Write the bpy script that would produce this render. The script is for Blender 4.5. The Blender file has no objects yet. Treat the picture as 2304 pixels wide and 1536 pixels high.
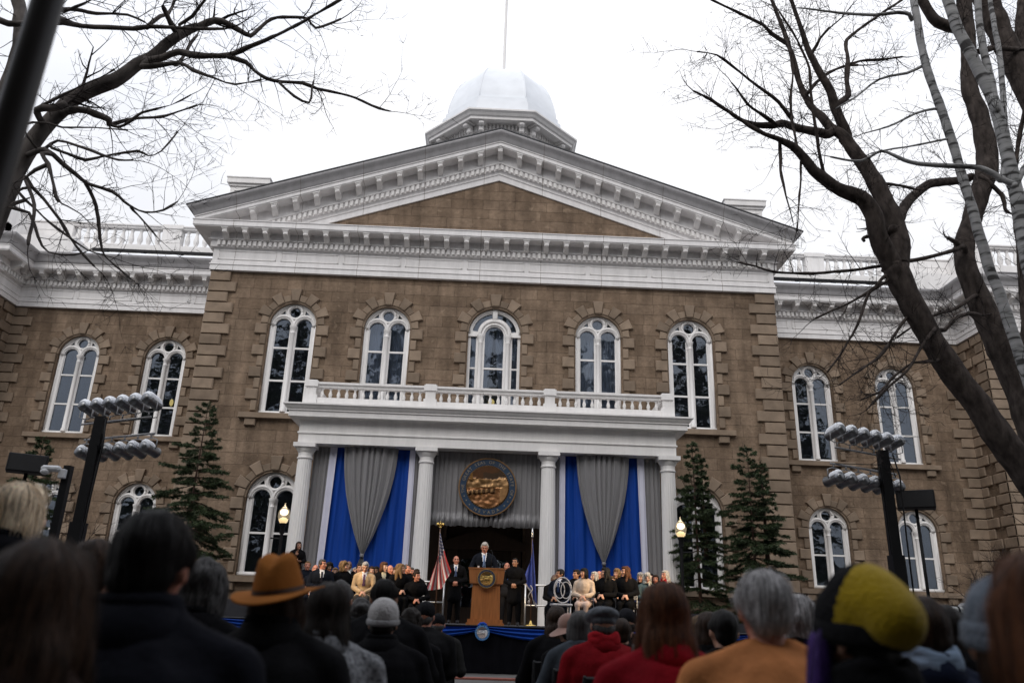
import bpy, math, random
import numpy as np
from math import sin, cos, pi, radians, atan2, sqrt, exp
from mathutils import Vector, Matrix, noise
from mathutils.bvhtree import BVHTree

random.seed(7)
SC = bpy.context.scene
COL = SC.collection

# ------------------------------------------------------------------ camera
CAM = np.array([0.02486, -28.43093, 0.95])
YAW, PITCH, ROLL = -0.0253, 0.3434, 0.0321
FPX, CX0, CY0 = 1765.0, 1152.0, 768.0
_cy, _sy, _cp, _sp = cos(YAW), sin(YAW), cos(PITCH), sin(PITCH)
_F = np.array([-_sy * _cp, _cy * _cp, _sp]); _R = np.array([_cy, _sy, 0.0]); _U = np.cross(_R, _F)
_c, _s = cos(ROLL), sin(ROLL)
CM = np.array([_c * _R + _s * _U, -_s * _R + _c * _U, _F])
cd = bpy.data.cameras.new('camera')
cam = bpy.data.objects.new('camera', cd)
COL.objects.link(cam)
cd.sensor_width = 23.5
cd.lens = FPX / 2304 * 23.5
cd.clip_start, cd.clip_end = 0.05, 2000
m4 = Matrix.Identity(4)
for i in range(3):
    m4[i][0], m4[i][1], m4[i][2], m4[i][3] = CM[0][i], CM[1][i], -CM[2][i], CAM[i]
cam.matrix_world = m4
cd.dof.use_dof = True
cd.dof.focus_distance = 24.0
cd.dof.aperture_fstop = 1.25
SC.camera = cam

# ------------------------------------------------------------------ world, sun, exposure
SUN_EL, SUN_AZ = radians(42), radians(200)
w = bpy.data.worlds.new('World'); SC.world = w; w.use_nodes = True
nt = w.node_tree; nt.nodes.clear()
out = nt.nodes.new('ShaderNodeOutputWorld'); bg = nt.nodes.new('ShaderNodeBackground')
sky = nt.nodes.new('ShaderNodeTexSky'); sky.sky_type = 'NISHITA'; sky.sun_disc = False
sky.sun_elevation = SUN_EL; sky.sun_rotation = SUN_AZ; sky.dust_density = 3.0
tc = nt.nodes.new('ShaderNodeTexCoord')
ns = nt.nodes.new('ShaderNodeTexNoise'); ns.inputs['Scale'].default_value = 1.6; ns.inputs['Detail'].default_value = 4
rp = nt.nodes.new('ShaderNodeValToRGB')
rp.color_ramp.elements[0].position = 0.40; rp.color_ramp.elements[0].color = (8.6, 9.0, 10.0, 1)
rp.color_ramp.elements[1].position = 0.58; rp.color_ramp.elements[1].color = (11.4, 11.4, 11.7, 1)
mx = nt.nodes.new('ShaderNodeMixRGB'); mx.inputs[0].default_value = 0.90
nt.links.new(tc.outputs['Generated'], ns.inputs['Vector'])
nt.links.new(ns.outputs['Fac'], rp.inputs[0])
nt.links.new(sky.outputs[0], mx.inputs[1]); nt.links.new(rp.outputs[0], mx.inputs[2])
sxyz = nt.nodes.new('ShaderNodeSeparateXYZ'); nt.links.new(tc.outputs['Generated'], sxyz.inputs[0])
grad = nt.nodes.new('ShaderNodeMapRange'); grad.inputs['From Min'].default_value = 0; grad.inputs['From Max'].default_value = 1   # overcast sky: the zenith is three times as bright as the horizon
grad.inputs['To Min'].default_value = .60; grad.inputs['To Max'].default_value = 1.45; nt.links.new(sxyz.outputs[2], grad.inputs[0])
mg = nt.nodes.new('ShaderNodeMixRGB'); mg.blend_type = 'MULTIPLY'; mg.inputs[0].default_value = 1
nt.links.new(mx.outputs[0], mg.inputs[1]); nt.links.new(grad.outputs[0], mg.inputs[2])
nt.links.new(mg.outputs[0], bg.inputs[0]); bg.inputs[1].default_value = 0.092
nt.links.new(bg.outputs[0], out.inputs[0])
sl = bpy.data.lights.new('sun', 'SUN'); sl.energy = 1.15; sl.angle = radians(40); sl.color = (1, .97, .93)
so = bpy.data.objects.new('sun', sl); COL.objects.link(so)
so.rotation_euler = (radians(48), 0, radians(-20))
SC.view_settings.view_transform = 'Standard'; SC.view_settings.look = 'None'
SC.view_settings.exposure = 0.12; SC.view_settings.gamma = 1.0
SC.cycles.max_bounces = 6; SC.cycles.transparent_max_bounces = 12
SC.cycles.use_denoising = True

# ------------------------------------------------------------------ helpers: pixel rays of the 2304x1536 photo -> points at a chosen depth
def at(x, y, Y):
    v = CM.T @ np.array([(x - CX0) / FPX, -(y - CY0) / FPX, 1.0])
    return CAM + (Y - CAM[1]) / v[1] * v

def pxm(Y):                       # metres per photo pixel at depth Y
    return (Y - CAM[1]) / FPX * 1.0

# ------------------------------------------------------------------ materials
MATS = {}
def _nodes(name):
    m = bpy.data.materials.new(name); m.use_nodes = True
    b = m.node_tree.nodes['Principled BSDF']
    return m, m.node_tree, b

def lin(c):
    return tuple(((v / 255) / 12.92 if v / 255 < .04045 else ((v / 255 + .055) / 1.055) ** 2.4) for v in c)

def mat(name, col, rough=.7, metal=0, var=.12, scale=6., bump=0., bscale=40., stretch=None, spec=.5, tint=False, sheen=0, emit=None, trans=0, detail=4):
    if name in MATS: return MATS[name]
    m, t, b = _nodes(name); N = t.nodes.new; L = t.links.new
    co = N('ShaderNodeTexCoord'); vec = co.outputs['Object']
    if stretch:
        mp = N('ShaderNodeMapping'); mp.inputs['Scale'].default_value = stretch; L(vec, mp.inputs['Vector']); vec = mp.outputs[0]
    n1 = N('ShaderNodeTexNoise'); n1.inputs['Scale'].default_value = scale; n1.inputs['Detail'].default_value = detail
    L(vec, n1.inputs['Vector'])
    hi = tuple(min(1, c * (1 + var)) for c in col) + (1,); lo = tuple(c * (1 - var) for c in col) + (1,)
    r = N('ShaderNodeValToRGB'); r.color_ramp.elements[0].position = .3; r.color_ramp.elements[1].position = .7
    r.color_ramp.elements[0].color = lo; r.color_ramp.elements[1].color = hi
    L(n1.outputs['Fac'], r.inputs[0]); c = r.outputs[0]
    if tint:
        at_ = N('ShaderNodeAttribute'); at_.attribute_name = 'tint'
        mu = N('ShaderNodeMixRGB'); mu.blend_type = 'MULTIPLY'; mu.inputs[0].default_value = 1
        L(c, mu.inputs[1]); L(at_.outputs['Color'], mu.inputs[2]); c = mu.outputs[0]
    L(c, b.inputs['Base Color'])
    b.inputs['Roughness'].default_value = rough; b.inputs['Metallic'].default_value = metal
    b.inputs['Specular IOR Level'].default_value = spec
    if sheen: b.inputs['Sheen Weight'].default_value = sheen
    if bump:
        n2 = N('ShaderNodeTexNoise'); n2.inputs['Scale'].default_value = bscale; n2.inputs['Detail'].default_value = 5
        L(vec, n2.inputs['Vector'])
        bp = N('ShaderNodeBump'); bp.inputs['Strength'].default_value = bump; bp.inputs['Distance'].default_value = .01
        L(n2.outputs['Fac'], bp.inputs['Height']); L(bp.outputs[0], b.inputs['Normal'])
    if emit:
        b.inputs['Emission Color'].default_value = tuple(emit[:3]) + (1,); b.inputs['Emission Strength'].default_value = emit[3]
    if trans:
        b.inputs['Transmission Weight'].default_value = trans
    MATS[name] = m
    return m

def stone_mat(name, base, bw=1.05, bh=.43, mortar=(.10, .075, .055)):
    m, t, b = _nodes(name); N = t.nodes.new; L = t.links.new
    g = N('ShaderNodeNewGeometry')
    sp = N('ShaderNodeSeparateXYZ'); L(g.outputs['Position'], sp.inputs[0])
    ad = N('ShaderNodeMath'); ad.operation = 'ADD'; L(sp.outputs[0], ad.inputs[0]); L(sp.outputs[1], ad.inputs[1])
    cb = N('ShaderNodeCombineXYZ'); L(ad.outputs[0], cb.inputs[0]); L(sp.outputs[2], cb.inputs[1])
    # slight waviness of the joints
    nw = N('ShaderNodeTexNoise'); nw.inputs['Scale'].default_value = 2.2; L(g.outputs['Position'], nw.inputs['Vector'])
    mad = N('ShaderNodeVectorMath'); mad.operation = 'MULTIPLY_ADD'; mad.inputs[1].default_value = (.05, .035, 0)
    L(nw.outputs['Color'], mad.inputs[0]); L(cb.outputs[0], mad.inputs[2])
    br = N('ShaderNodeTexBrick'); L(mad.outputs[0], br.inputs['Vector'])
    br.inputs['Scale'].default_value = 1; br.inputs['Brick Width'].default_value = bw; br.inputs['Row Height'].default_value = bh
    br.inputs['Mortar Size'].default_value = .007; br.inputs['Mortar Smooth'].default_value = .6; br.offset = .37; br.squash = .62; br.squash_frequency = 3
    br.inputs['Color1'].default_value = tuple(c * 1.12 for c in base) + (1,)
    br.inputs['Color2'].default_value = tuple(c * f for c, f in zip(base, (.86, .84, .82))) + (1,)
    br.inputs['Mortar'].default_value = tuple(c * .66 for c in base) + (1,); br.inputs['Bias'].default_value = -.1
    n1 = N('ShaderNodeTexNoise'); n1.inputs['Scale'].default_value = 1.1; n1.inputs['Detail'].default_value = 8; n1.inputs['Roughness'].default_value = .65
    L(g.outputs['Position'], n1.inputs['Vector'])
    r = N('ShaderNodeValToRGB'); r.color_ramp.elements[0].position = .3; r.color_ramp.elements[1].position = .72
    r.color_ramp.elements[0].color = (.60, .57, .55, 1); r.color_ramp.elements[1].color = (1.22, 1.18, 1.14, 1)
    L(n1.outputs['Fac'], r.inputs[0])
    mu = N('ShaderNodeMixRGB'); mu.blend_type = 'MULTIPLY'; mu.inputs[0].default_value = 1
    L(br.outputs['Color'], mu.inputs[1]); L(r.outputs[0], mu.inputs[2])
    n5 = N('ShaderNodeTexNoise'); n5.inputs['Scale'].default_value = 8; n5.inputs['Detail'].default_value = 6; n5.inputs['Roughness'].default_value = .75
    L(g.outputs['Position'], n5.inputs['Vector']); r5 = N('ShaderNodeMapRange'); r5.inputs['From Min'].default_value = .3; r5.inputs['From Max'].default_value = .7; r5.inputs['To Min'].default_value = .80; r5.inputs['To Max'].default_value = 1.16
    L(n5.outputs['Fac'], r5.inputs[0]); mu5 = N('ShaderNodeMixRGB'); mu5.blend_type = 'MULTIPLY'; mu5.inputs[0].default_value = 1; L(mu.outputs[0], mu5.inputs[1]); L(r5.outputs[0], mu5.inputs[2]); mu = mu5
    n6 = N('ShaderNodeTexNoise'); n6.inputs['Scale'].default_value = 1; n6.inputs['Detail'].default_value = 5; mp6 = N('ShaderNodeMapping'); mp6.inputs['Scale'].default_value = (2.6, 2.6, .28)
    L(g.outputs['Position'], mp6.inputs['Vector']); L(mp6.outputs[0], n6.inputs['Vector']); r6 = N('ShaderNodeMapRange'); r6.inputs['From Min'].default_value = .35; r6.inputs['From Max'].default_value = .62; r6.inputs['To Min'].default_value = .74; r6.inputs['To Max'].default_value = 1.06
    L(n6.outputs['Fac'], r6.inputs[0]); mu6 = N('ShaderNodeMixRGB'); mu6.blend_type = 'MULTIPLY'; mu6.inputs[0].default_value = 1; L(mu.outputs[0], mu6.inputs[1]); L(r6.outputs[0], mu6.inputs[2]); mu = mu6
    n3 = N('ShaderNodeTexNoise'); n3.inputs['Scale'].default_value = 3.7; n3.inputs['Detail'].default_value = 3
    L(g.outputs['Position'], n3.inputs['Vector'])
    r3 = N('ShaderNodeValToRGB'); r3.color_ramp.elements[0].position = .63; r3.color_ramp.elements[1].position = .73
    r3.color_ramp.elements[0].color = (0, 0, 0, 1); r3.color_ramp.elements[1].color = (.45, .45, .45, 1); L(n3.outputs['Fac'], r3.inputs[0])
    m2 = N('ShaderNodeMixRGB'); L(r3.outputs[0], m2.inputs[0]); L(mu.outputs[0], m2.inputs[1]); m2.inputs[2].default_value = (.36, .27, .19, 1)
    L(m2.outputs[0], b.inputs['Base Color'])
    b.inputs['Roughness'].default_value = .93; b.inputs['Specular IOR Level'].default_value = .2
    n2 = N('ShaderNodeTexNoise'); n2.inputs['Scale'].default_value = 9; n2.inputs['Detail'].default_value = 8; n2.inputs['Roughness'].default_value = .7
    L(g.outputs['Position'], n2.inputs['Vector'])
    sb = N('ShaderNodeMath'); sb.operation = 'SUBTRACT'; L(n2.outputs['Fac'], sb.inputs[0]); L(br.outputs['Fac'], sb.inputs[1])
    bp = N('ShaderNodeBump'); bp.inputs['Strength'].default_value = .8; bp.inputs['Distance'].default_value = .05
    L(sb.outputs[0], bp.inputs['Height']); L(bp.outputs[0], b.inputs['Normal'])
    MATS[name] = m
    return m

def paint_mat(name, col, rough=.55, joint=2.41, dirt=.16):
    m, t, b = _nodes(name); N = t.nodes.new; L = t.links.new
    g = N('ShaderNodeNewGeometry'); sp = N('ShaderNodeSeparateXYZ'); L(g.outputs['Position'], sp.inputs[0])
    n1 = N('ShaderNodeTexNoise'); n1.inputs['Scale'].default_value = 2.5; n1.inputs['Detail'].default_value = 9; n1.inputs['Roughness'].default_value = .7
    mp = N('ShaderNodeMapping'); mp.inputs['Scale'].default_value = (1.3, 1.3, .25); L(g.outputs['Position'], mp.inputs['Vector']); L(mp.outputs[0], n1.inputs['Vector'])
    r = N('ShaderNodeValToRGB'); r.color_ramp.elements[0].position = .32; r.color_ramp.elements[1].position = .62
    r.color_ramp.elements[0].color = tuple(c * (1 - dirt) for c in col) + (1,); r.color_ramp.elements[1].color = tuple(col) + (1,)
    L(n1.outputs['Fac'], r.inputs[0]); c = r.outputs[0]
    if joint:
        a = N('ShaderNodeMath'); a.operation = 'ADD'; a.inputs[1].default_value = 0.62; L(sp.outputs[0], a.inputs[0])
        md = N('ShaderNodeMath'); md.operation = 'PINGPONG'; md.inputs[1].default_value = joint / 2; L(a.outputs[0], md.inputs[0])
        lt = N('ShaderNodeMath'); lt.operation = 'LESS_THAN'; lt.inputs[1].default_value = .009; L(md.outputs[0], lt.inputs[0])
        f = N('ShaderNodeMath'); f.operation = 'MULTIPLY'; f.inputs[1].default_value = .75; L(lt.outputs[0], f.inputs[0])
        mxx = N('ShaderNodeMixRGB'); L(f.outputs[0], mxx.inputs[0]); L(c, mxx.inputs[1]); mxx.inputs[2].default_value = (.16, .12, .09, 1)
        c = mxx.outputs[0]
    L(c, b.inputs['Base Color']); b.inputs['Roughness'].default_value = rough; b.inputs['Specular IOR Level'].default_value = .35
    n2 = N('ShaderNodeTexNoise'); n2.inputs['Scale'].default_value = 14; L(g.outputs['Position'], n2.inputs['Vector'])
    bp = N('ShaderNodeBump'); bp.inputs['Strength'].default_value = .12; bp.inputs['Distance'].default_value = .01
    L(n2.outputs['Fac'], bp.inputs['Height']); L(bp.outputs[0], b.inputs['Normal'])
    MATS[name] = m
    return m

def glass_mat(name, tint=(.02, .022, .026), fac=.12):
    m, t, b = _nodes(name); N = t.nodes.new; L = t.links.new
    b.inputs['Base Color'].default_value = tuple(tint) + (1,); b.inputs['Roughness'].default_value = .5; b.inputs['Specular IOR Level'].default_value = 0
    tr = N('ShaderNodeBsdfTransparent'); tr.inputs[0].default_value = (.80, .84, .90, 1)
    gl = N('ShaderNodeBsdfGlossy'); gl.inputs['Roughness'].default_value = .015; gl.inputs[0].default_value = (.82, .9, 1, 1)
    m1 = N('ShaderNodeMixShader'); m1.inputs[0].default_value = .8; L(b.outputs[0], m1.inputs[1]); L(tr.outputs[0], m1.inputs[2])
    n = N('ShaderNodeTexNoise'); n.inputs['Scale'].default_value = 1.6; g = N('ShaderNodeNewGeometry'); L(g.outputs['Position'], n.inputs['Vector'])
    bp = N('ShaderNodeBump'); bp.inputs['Strength'].default_value = .08; bp.inputs['Distance'].default_value = .05; L(n.outputs['Fac'], bp.inputs['Height']); L(bp.outputs[0], gl.inputs['Normal'])
    fr = N('ShaderNodeFresnel'); fr.inputs['IOR'].default_value = 1.5
    ad = N('ShaderNodeMath'); ad.operation = 'ADD'; ad.inputs[1].default_value = fac - .04; L(fr.outputs[0], ad.inputs[0])
    m2 = N('ShaderNodeMixShader'); L(ad.outputs[0], m2.inputs[0]); L(m1.outputs[0], m2.inputs[1]); L(gl.outputs[0], m2.inputs[2])
    L(m2.outputs[0], t.nodes['Material Output'].inputs['Surface'])
    MATS[name] = m
    return m

STONE = stone_mat('sandstone', (.235, .176, .128))
BLOCK = mat('sandstone_block', (.248, .188, .138), rough=.93, var=.2, scale=2.2, bump=.7, bscale=11, tint=True, spec=.2, detail=8)
WHITE = paint_mat('white_paint', (.81, .79, .785), dirt=.17)
WHITE2 = paint_mat('white_paint_plain', (.83, .81, .795), joint=0, dirt=.13)
CYMA = paint_mat('galvanised_gutter_shaded', (.47, .46, .47), rough=.42, dirt=.22)  # galvanised grey, with the shade of the down-facing curve put into the colour
SILVER = mat('silver_dome_paint', (.80, .83, .87), rough=.5, var=.05, scale=1.5)
GLASS = glass_mat('window_glass', fac=.095)
DARK = mat('unlit_interior_dark', (.035, .036, .042), rough=.9)  # near-black colour stands for the lack of light indoors
SHEER = mat('sheer_curtain', (.78, .80, .84), rough=.9, var=.12, scale=3, stretch=(30, 1, .3))
ROOF = mat('roof_slate', (.06, .06, .065), rough=.8, bump=.3)
SNOW = mat('snow', (.86, .88, .92), rough=.6, var=.03, bump=.4, bscale=30)
BLACKM = mat('black_metal', (.006, .006, .007), rough=.5, spec=.2)
CHROME = mat('polished_aluminium', (.22, .225, .235), rough=.33, metal=1, var=.15, bump=.15, bscale=25)
GREYM = mat('grey_metal', (.28, .28, .29), rough=.5, metal=.6)
RAILM = mat('rail_aluminium', (.72, .72, .72), rough=.35, metal=.7)

# ------------------------------------------------------------------ mesh builder
class MB:
    def __init__(s): s.v = []; s.f = []; s.m = []; s.t = []
    def add(s, vs, fs, mi=0, t=1.0):
        o = len(s.v); s.v.extend([tuple(map(float, p)) for p in vs])
        for f in fs: s.f.append(tuple(i + o for i in f)); s.m.append(mi); s.t.append(t)
    def box(s, x0, x1, y0, y1, z0, z1, mi=0, t=1.0):
        v = [(x0, y0, z0), (x1, y0, z0), (x1, y1, z0), (x0, y1, z0), (x0, y0, z1), (x1, y0, z1), (x1, y1, z1), (x0, y1, z1)]
        s.add(v, [(0, 3, 2, 1), (4, 5, 6, 7), (0, 1, 5, 4), (1, 2, 6, 5), (2, 3, 7, 6), (3, 0, 4, 7)], mi, t)
    def cbox(s, c, size, R=None, mi=0, bev=0, t=1.0):
        hx, hy, hz = [a / 2 for a in size]
        if bev:
            b = bev; pts = []
            for sz in (-1, 1):
                for sy in (-1, 1):
                    for sx in (-1, 1):
                        pts += [(sx * (hx - b), sy * (hy - b), sz * hz), (sx * (hx - b), sy * hy, sz * (hz - b)), (sx * hx, sy * (hy - b), sz * (hz - b))]
            I = lambda sx, sy, sz, k: ((sz > 0) * 4 + (sy > 0) * 2 + (sx > 0)) * 3 + k
            fs = [tuple(I(a, b_, sz, 0) for a, b_ in ((-1, -1), (1, -1), (1, 1), (-1, 1))) for sz in (-1, 1)]
            fs += [tuple(I(a, sy, c_, 1) for a, c_ in ((-1, -1), (1, -1), (1, 1), (-1, 1))) for sy in (-1, 1)]
            fs += [tuple(I(sx, b_, c_, 2) for b_, c_ in ((-1, -1), (1, -1), (1, 1), (-1, 1))) for sx in (-1, 1)]
            for sx in (-1, 1):
                for sy in (-1, 1):
                    fs.append((I(sx, sy, -1, 1), I(sx, sy, -1, 2), I(sx, sy, 1, 2), I(sx, sy, 1, 1)))
                    for sz in (-1, 1): fs.append(tuple(I(sx, sy, sz, k) for k in range(3)))
            for sx in (-1, 1):
                for sz in (-1, 1): fs.append((I(sx, -1, sz, 0), I(sx, 1, sz, 0), I(sx, 1, sz, 2), I(sx, -1, sz, 2)))
            for sy in (-1, 1):
                for sz in (-1, 1): fs.append((I(-1, sy, sz, 0), I(1, sy, sz, 0), I(1, sy, sz, 1), I(-1, sy, sz, 1)))
        else:
            pts = [(x * hx, y * hy, z * hz) for z in (-1, 1) for x, y in ((-1, -1), (1, -1), (1, 1), (-1, 1))]
            fs = [(0, 3, 2, 1), (4, 5, 6, 7), (0, 1, 5, 4), (1, 2, 6, 5), (2, 3, 7, 6), (3, 0, 4, 7)]
        P = np.array(pts)
        if R is not None: P = P @ np.array(R).T
        s.add(P + np.array(c), fs, mi, t)
    def block(s, quad, yf, yb, b=.03, mi=0, t=1.0):   # quad: 4 (x,z); a dressed stone block facing -Y
        c = np.mean(quad, axis=0); vs = []
        q = [np.array(p) for p in quad]
        ins = []
        for p in q:
            d = c - p; ins.append(p + d / np.linalg.norm(d) * b * 1.4)
        vs = [(p[0], yb, p[1]) for p in q] + [(p[0], yf + b, p[1]) for p in q] + [(p[0], yf, p[1]) for p in ins]
        fs = [(8, 9, 10, 11)]
        for k in range(4):
            n = (k + 1) % 4
            fs += [(k, n, 4 + n, 4 + k), (4 + k, 4 + n, 8 + n, 8 + k)]
        s.add(vs, fs, mi, t)
    def lathe(s, prof, c=(0, 0, 0), seg=16, mi=0, flute=0, t=1.0, caps=True):
        o = []; n = len(prof)
        for r, z in prof:
            for k in range(seg):
                a = 2 * pi * k / seg; rr = r * (1 - flute * (k % 2))
                o.append((c[0] + rr * cos(a), c[1] + rr * sin(a), c[2] + z))
        fs = [(i * seg + k, i * seg + (k + 1) % seg, (i + 1) * seg + (k + 1) % seg, (i + 1) * seg + k) for i in range(n - 1) for k in range(seg)]
        if caps: fs += [tuple(range(seg - 1, -1, -1)), tuple((n - 1) * seg + k for k in range(seg))]
        s.add(o, fs, mi, t)
    def tube(s, pts, rad, seg=6, mi=0, cap=True, t=1.0):
        P = np.array(pts, float); n = len(P)
        if np.isscalar(rad): rad = [rad] * n
        T = np.gradient(P, axis=0); T /= np.linalg.norm(T, axis=1)[:, None] + 1e-9
        up = np.array([0, 0, 1.0]) if abs(T[0][2]) < .9 else np.array([1.0, 0, 0])
        u = np.cross(T[0], up); u /= np.linalg.norm(u); vs = []
        for i in range(n):
            u = u - T[i] * np.dot(u, T[i]); u /= np.linalg.norm(u) + 1e-9; v = np.cross(T[i], u)
            for k in range(seg):
                a = 2 * pi * k / seg; vs.append(P[i] + rad[i] * (cos(a) * u + sin(a) * v))
        fs = [(i * seg + k, i * seg + (k + 1) % seg, (i + 1) * seg + (k + 1) % seg, (i + 1) * seg + k) for i in range(n - 1) for k in range(seg)]
        if cap: fs += [tuple(range(seg - 1, -1, -1)), tuple((n - 1) * seg + k for k in range(seg))]
        s.add(vs, fs, mi, t)
    def thin(s, pts, rad):
        """three-sided tube, plain python, for the thousands of twigs"""
        n = len(pts); o = len(s.v); V = s.v
        for i in range(n):
            a, b = pts[max(0, i - 1)], pts[min(n - 1, i + 1)]; dx, dy, dz = b[0] - a[0], b[1] - a[1], b[2] - a[2]; L = sqrt(dx * dx + dy * dy + dz * dz) + 1e-9; dx /= L; dy /= L; dz /= L
            if abs(dz) < .9: ux, uy, uz = dy, -dx, 0.0
            else: ux, uy, uz = 0.0, dz, -dy
            l = sqrt(ux * ux + uy * uy + uz * uz) + 1e-9; ux /= l; uy /= l; uz /= l
            vx, vy, vz = dy * uz - dz * uy, dz * ux - dx * uz, dx * uy - dy * ux; p = pts[i]; r = rad[i]
            for ca, sa in ((1, 0), (-.5, .866), (-.5, -.866)): V.append((p[0] + r * (ca * ux + sa * vx), p[1] + r * (ca * uy + sa * vy), p[2] + r * (ca * uz + sa * vz)))
        for i in range(n - 1):
            q = o + i * 3
            for k in range(3):
                k2 = (k + 1) % 3; s.f.append((q + k, q + k2, q + 3 + k2, q + 3 + k)); s.m.append(0); s.t.append(1.0)
    def ell(s, c, r, R=None, mi=0, nu=12, nv=8, t=1.0):
        vs = [(0, 0, 1)]
        for i in range(1, nv):
            a = pi * i / nv
            for k in range(nu):
                b = 2 * pi * k / nu; vs.append((sin(a) * cos(b), sin(a) * sin(b), cos(a)))
        vs.append((0, 0, -1))
        P = np.array(vs) * np.array(r)
        if R is not None: P = P @ np.array(R).T
        fs = [(0, 1 + k, 1 + (k + 1) % nu) for k in range(nu)]
        for i in range(nv - 2):
            for k in range(nu):
                a, b = 1 + i * nu, 1 + (i + 1) * nu; k2 = (k + 1) % nu
                fs.append((a + k, b + k, b + k2, a + k2))
        e = len(vs) - 1; a = 1 + (nv - 2) * nu
        fs += [(a + k, e, a + (k + 1) % nu) for k in range(nu)]
        s.add(P + np.array(c), fs, mi, t)
    def cap(s, p0, r0, p1, r1, nu=10, mi=0):   # tapered capsule
        p0, p1 = np.array(p0, float), np.array(p1, float); d = p1 - p0; L = np.linalg.norm(d) + 1e-6; d = d / L
        up = np.array([0, 0, 1.0]) if abs(d[2]) < .9 else np.array([1.0, 0, 0])
        u = np.cross(d, up); u /= np.linalg.norm(u); v = np.cross(d, u)
        rings = [(-r0 * cos(a), r0 * sin(a), 0) for a in (.35, .8, 1.2)] + [(0, r0, 0), (0, r1, 1)] + [(r1 * cos(a), r1 * sin(a), 1) for a in (1.2, .8, .35)]
        vs = [p0 - d * r0]
        for off, r, e in rings:
            c = (p1 if e else p0) + d * off
            for k in range(nu):
                a = 2 * pi * k / nu; vs.append(c + r * (cos(a) * u + sin(a) * v))
        vs.append(p1 + d * r1); n = len(rings)
        fs = [(0, 1 + (k + 1) % nu, 1 + k) for k in range(nu)]
        for i in range(n - 1):
            for k in range(nu):
                a, b = 1 + i * nu, 1 + (i + 1) * nu; k2 = (k + 1) % nu; fs.append((a + k, a + k2, b + k2, b + k))
        e = len(vs) - 1; a = 1 + (n - 1) * nu; fs += [(a + k, a + (k + 1) % nu, e) for k in range(nu)]
        s.add(vs, fs, mi)
    def sweep(s, prof, path, mi=0, ends=True):
        """prof: (outward, z); path: xy corners walked so that outward is on the RIGHT hand"""
        n = len(path); P = [np.array(p, float) for p in path]; offs = []
        for i in range(n):
            ds = []
            if i > 0: d = P[i] - P[i - 1]; ds.append(d / np.linalg.norm(d))
            if i < n - 1: d = P[i + 1] - P[i]; ds.append(d / np.linalg.norm(d))
            ns_ = [np.array([d[1], -d[0]]) for d in ds]
            if len(ns_) == 1: offs.append(ns_[0])
            else:
                b = ns_[0] + ns_[1]; offs.append(b / (np.dot(b, ns_[0])))
        vs = []; m = len(prof)
        for i in range(n):
            for o, z in prof:
                q = P[i] + offs[i] * o; vs.append((q[0], q[1], z))
        fs = [(i * m + k, (i + 1) * m + k, (i + 1) * m + k + 1, i * m + k + 1) for i in range(n - 1) for k in range(m - 1)]
        if ends: fs += [tuple(range(m)), tuple((n - 1) * m + k for k in range(m - 1, -1, -1))]
        s.add(vs, fs, mi)
    def mesh(s, name, mats, smooth=False, tint=False):
        me = bpy.data.meshes.new(name); me.from_pydata(s.v, [], s.f)
        for m in (mats if isinstance(mats, (list, tuple)) else [mats]): me.materials.append(m)
        if len(me.polygons) == len(s.m):
            me.polygons.foreach_set('material_index', s.m)
            if tint:
                ca = me.color_attributes.new('tint', 'FLOAT_COLOR', 'CORNER')
                cnt = np.array([len(f) for f in s.f]); tv = [x if isinstance(x, tuple) else (x, x, x) for x in s.t]
                arr = np.repeat(np.array(tv), cnt, axis=0); arr = np.hstack([arr, np.ones((len(arr), 1))])
                ca.data.foreach_set('color', arr.astype(np.float32).ravel())
        if smooth: me.shade_smooth()
        me.update()
        return me

def obj(name, me, parent=None, loc=None, rotz=None):
    o = bpy.data.objects.new(name, me); COL.objects.link(o)
    if parent is not None: o.parent = parent
    if loc is not None: o.location = loc
    if rotz is not None: o.rotation_euler = (0, 0, rotz)
    return o

def part(name, mb, mats, parent=None, smooth=False, tint=False, loc=None, rotz=None):
    return obj(name, mb.mesh(name, mats, smooth, tint), parent, loc, rotz)

def tag(o, label, cat, group=None, kind=None):
    if label: o['label'] = label
    if cat: o['category'] = cat
    if group: o['group'] = group
    if kind: o['kind'] = kind
    return o

def thing(name, label, cat, loc=(0, 0, 0), rotz=0, group=None):
    o = bpy.data.objects.new(name, None); COL.objects.link(o); o.location = loc; o.rotation_euler = (0, 0, rotz); o.empty_display_size = .2
    return tag(o, label, cat, group)

def smooth_by_angle(me, deg=40):
    me.shade_smooth()
    try: me.set_sharp_from_angle(angle=radians(deg))
    except Exception: pass

TMP = bpy.data.scenes.new('workbench')
def evaluated(o):
    TMP.collection.objects.link(o)
    vl = TMP.view_layers[0]; vl.update(); dg = vl.depsgraph
    me = bpy.data.meshes.new_from_object(o.evaluated_get(dg))
    TMP.collection.objects.unlink(o)
    d = o.data; bpy.data.objects.remove(o)
    if isinstance(d, bpy.types.Mesh): bpy.data.meshes.remove(d)
    else: bpy.data.curves.remove(d)
    return me

def flat2d(name, outlines, depth, m, bevel=0.0):
    """outlines: closed (x, z) loops, first the outside, the rest holes -> slab in the XZ plane, front at y = 0, back at y = depth"""
    cu = bpy.data.curves.new(name, 'CURVE'); cu.dimensions = '2D'; cu.fill_mode = 'BOTH'
    cu.extrude = depth / 2 - bevel; cu.bevel_depth = bevel; cu.bevel_resolution = 0
    if bevel: cu.offset = -bevel
    for pts in outlines:
        sp = cu.splines.new('POLY'); sp.points.add(len(pts) - 1)
        for p, q in zip(sp.points, pts): p.co = (q[0], q[1], 0, 1)
        sp.use_cyclic_u = True
    me = evaluated(bpy.data.objects.new(name, cu))
    me.transform(Matrix(((1, 0, 0, 0), (0, 0, -1, depth / 2), (0, 1, 0, 0), (0, 0, 0, 1))))
    me.materials.clear(); me.materials.append(m)
    return me

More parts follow.
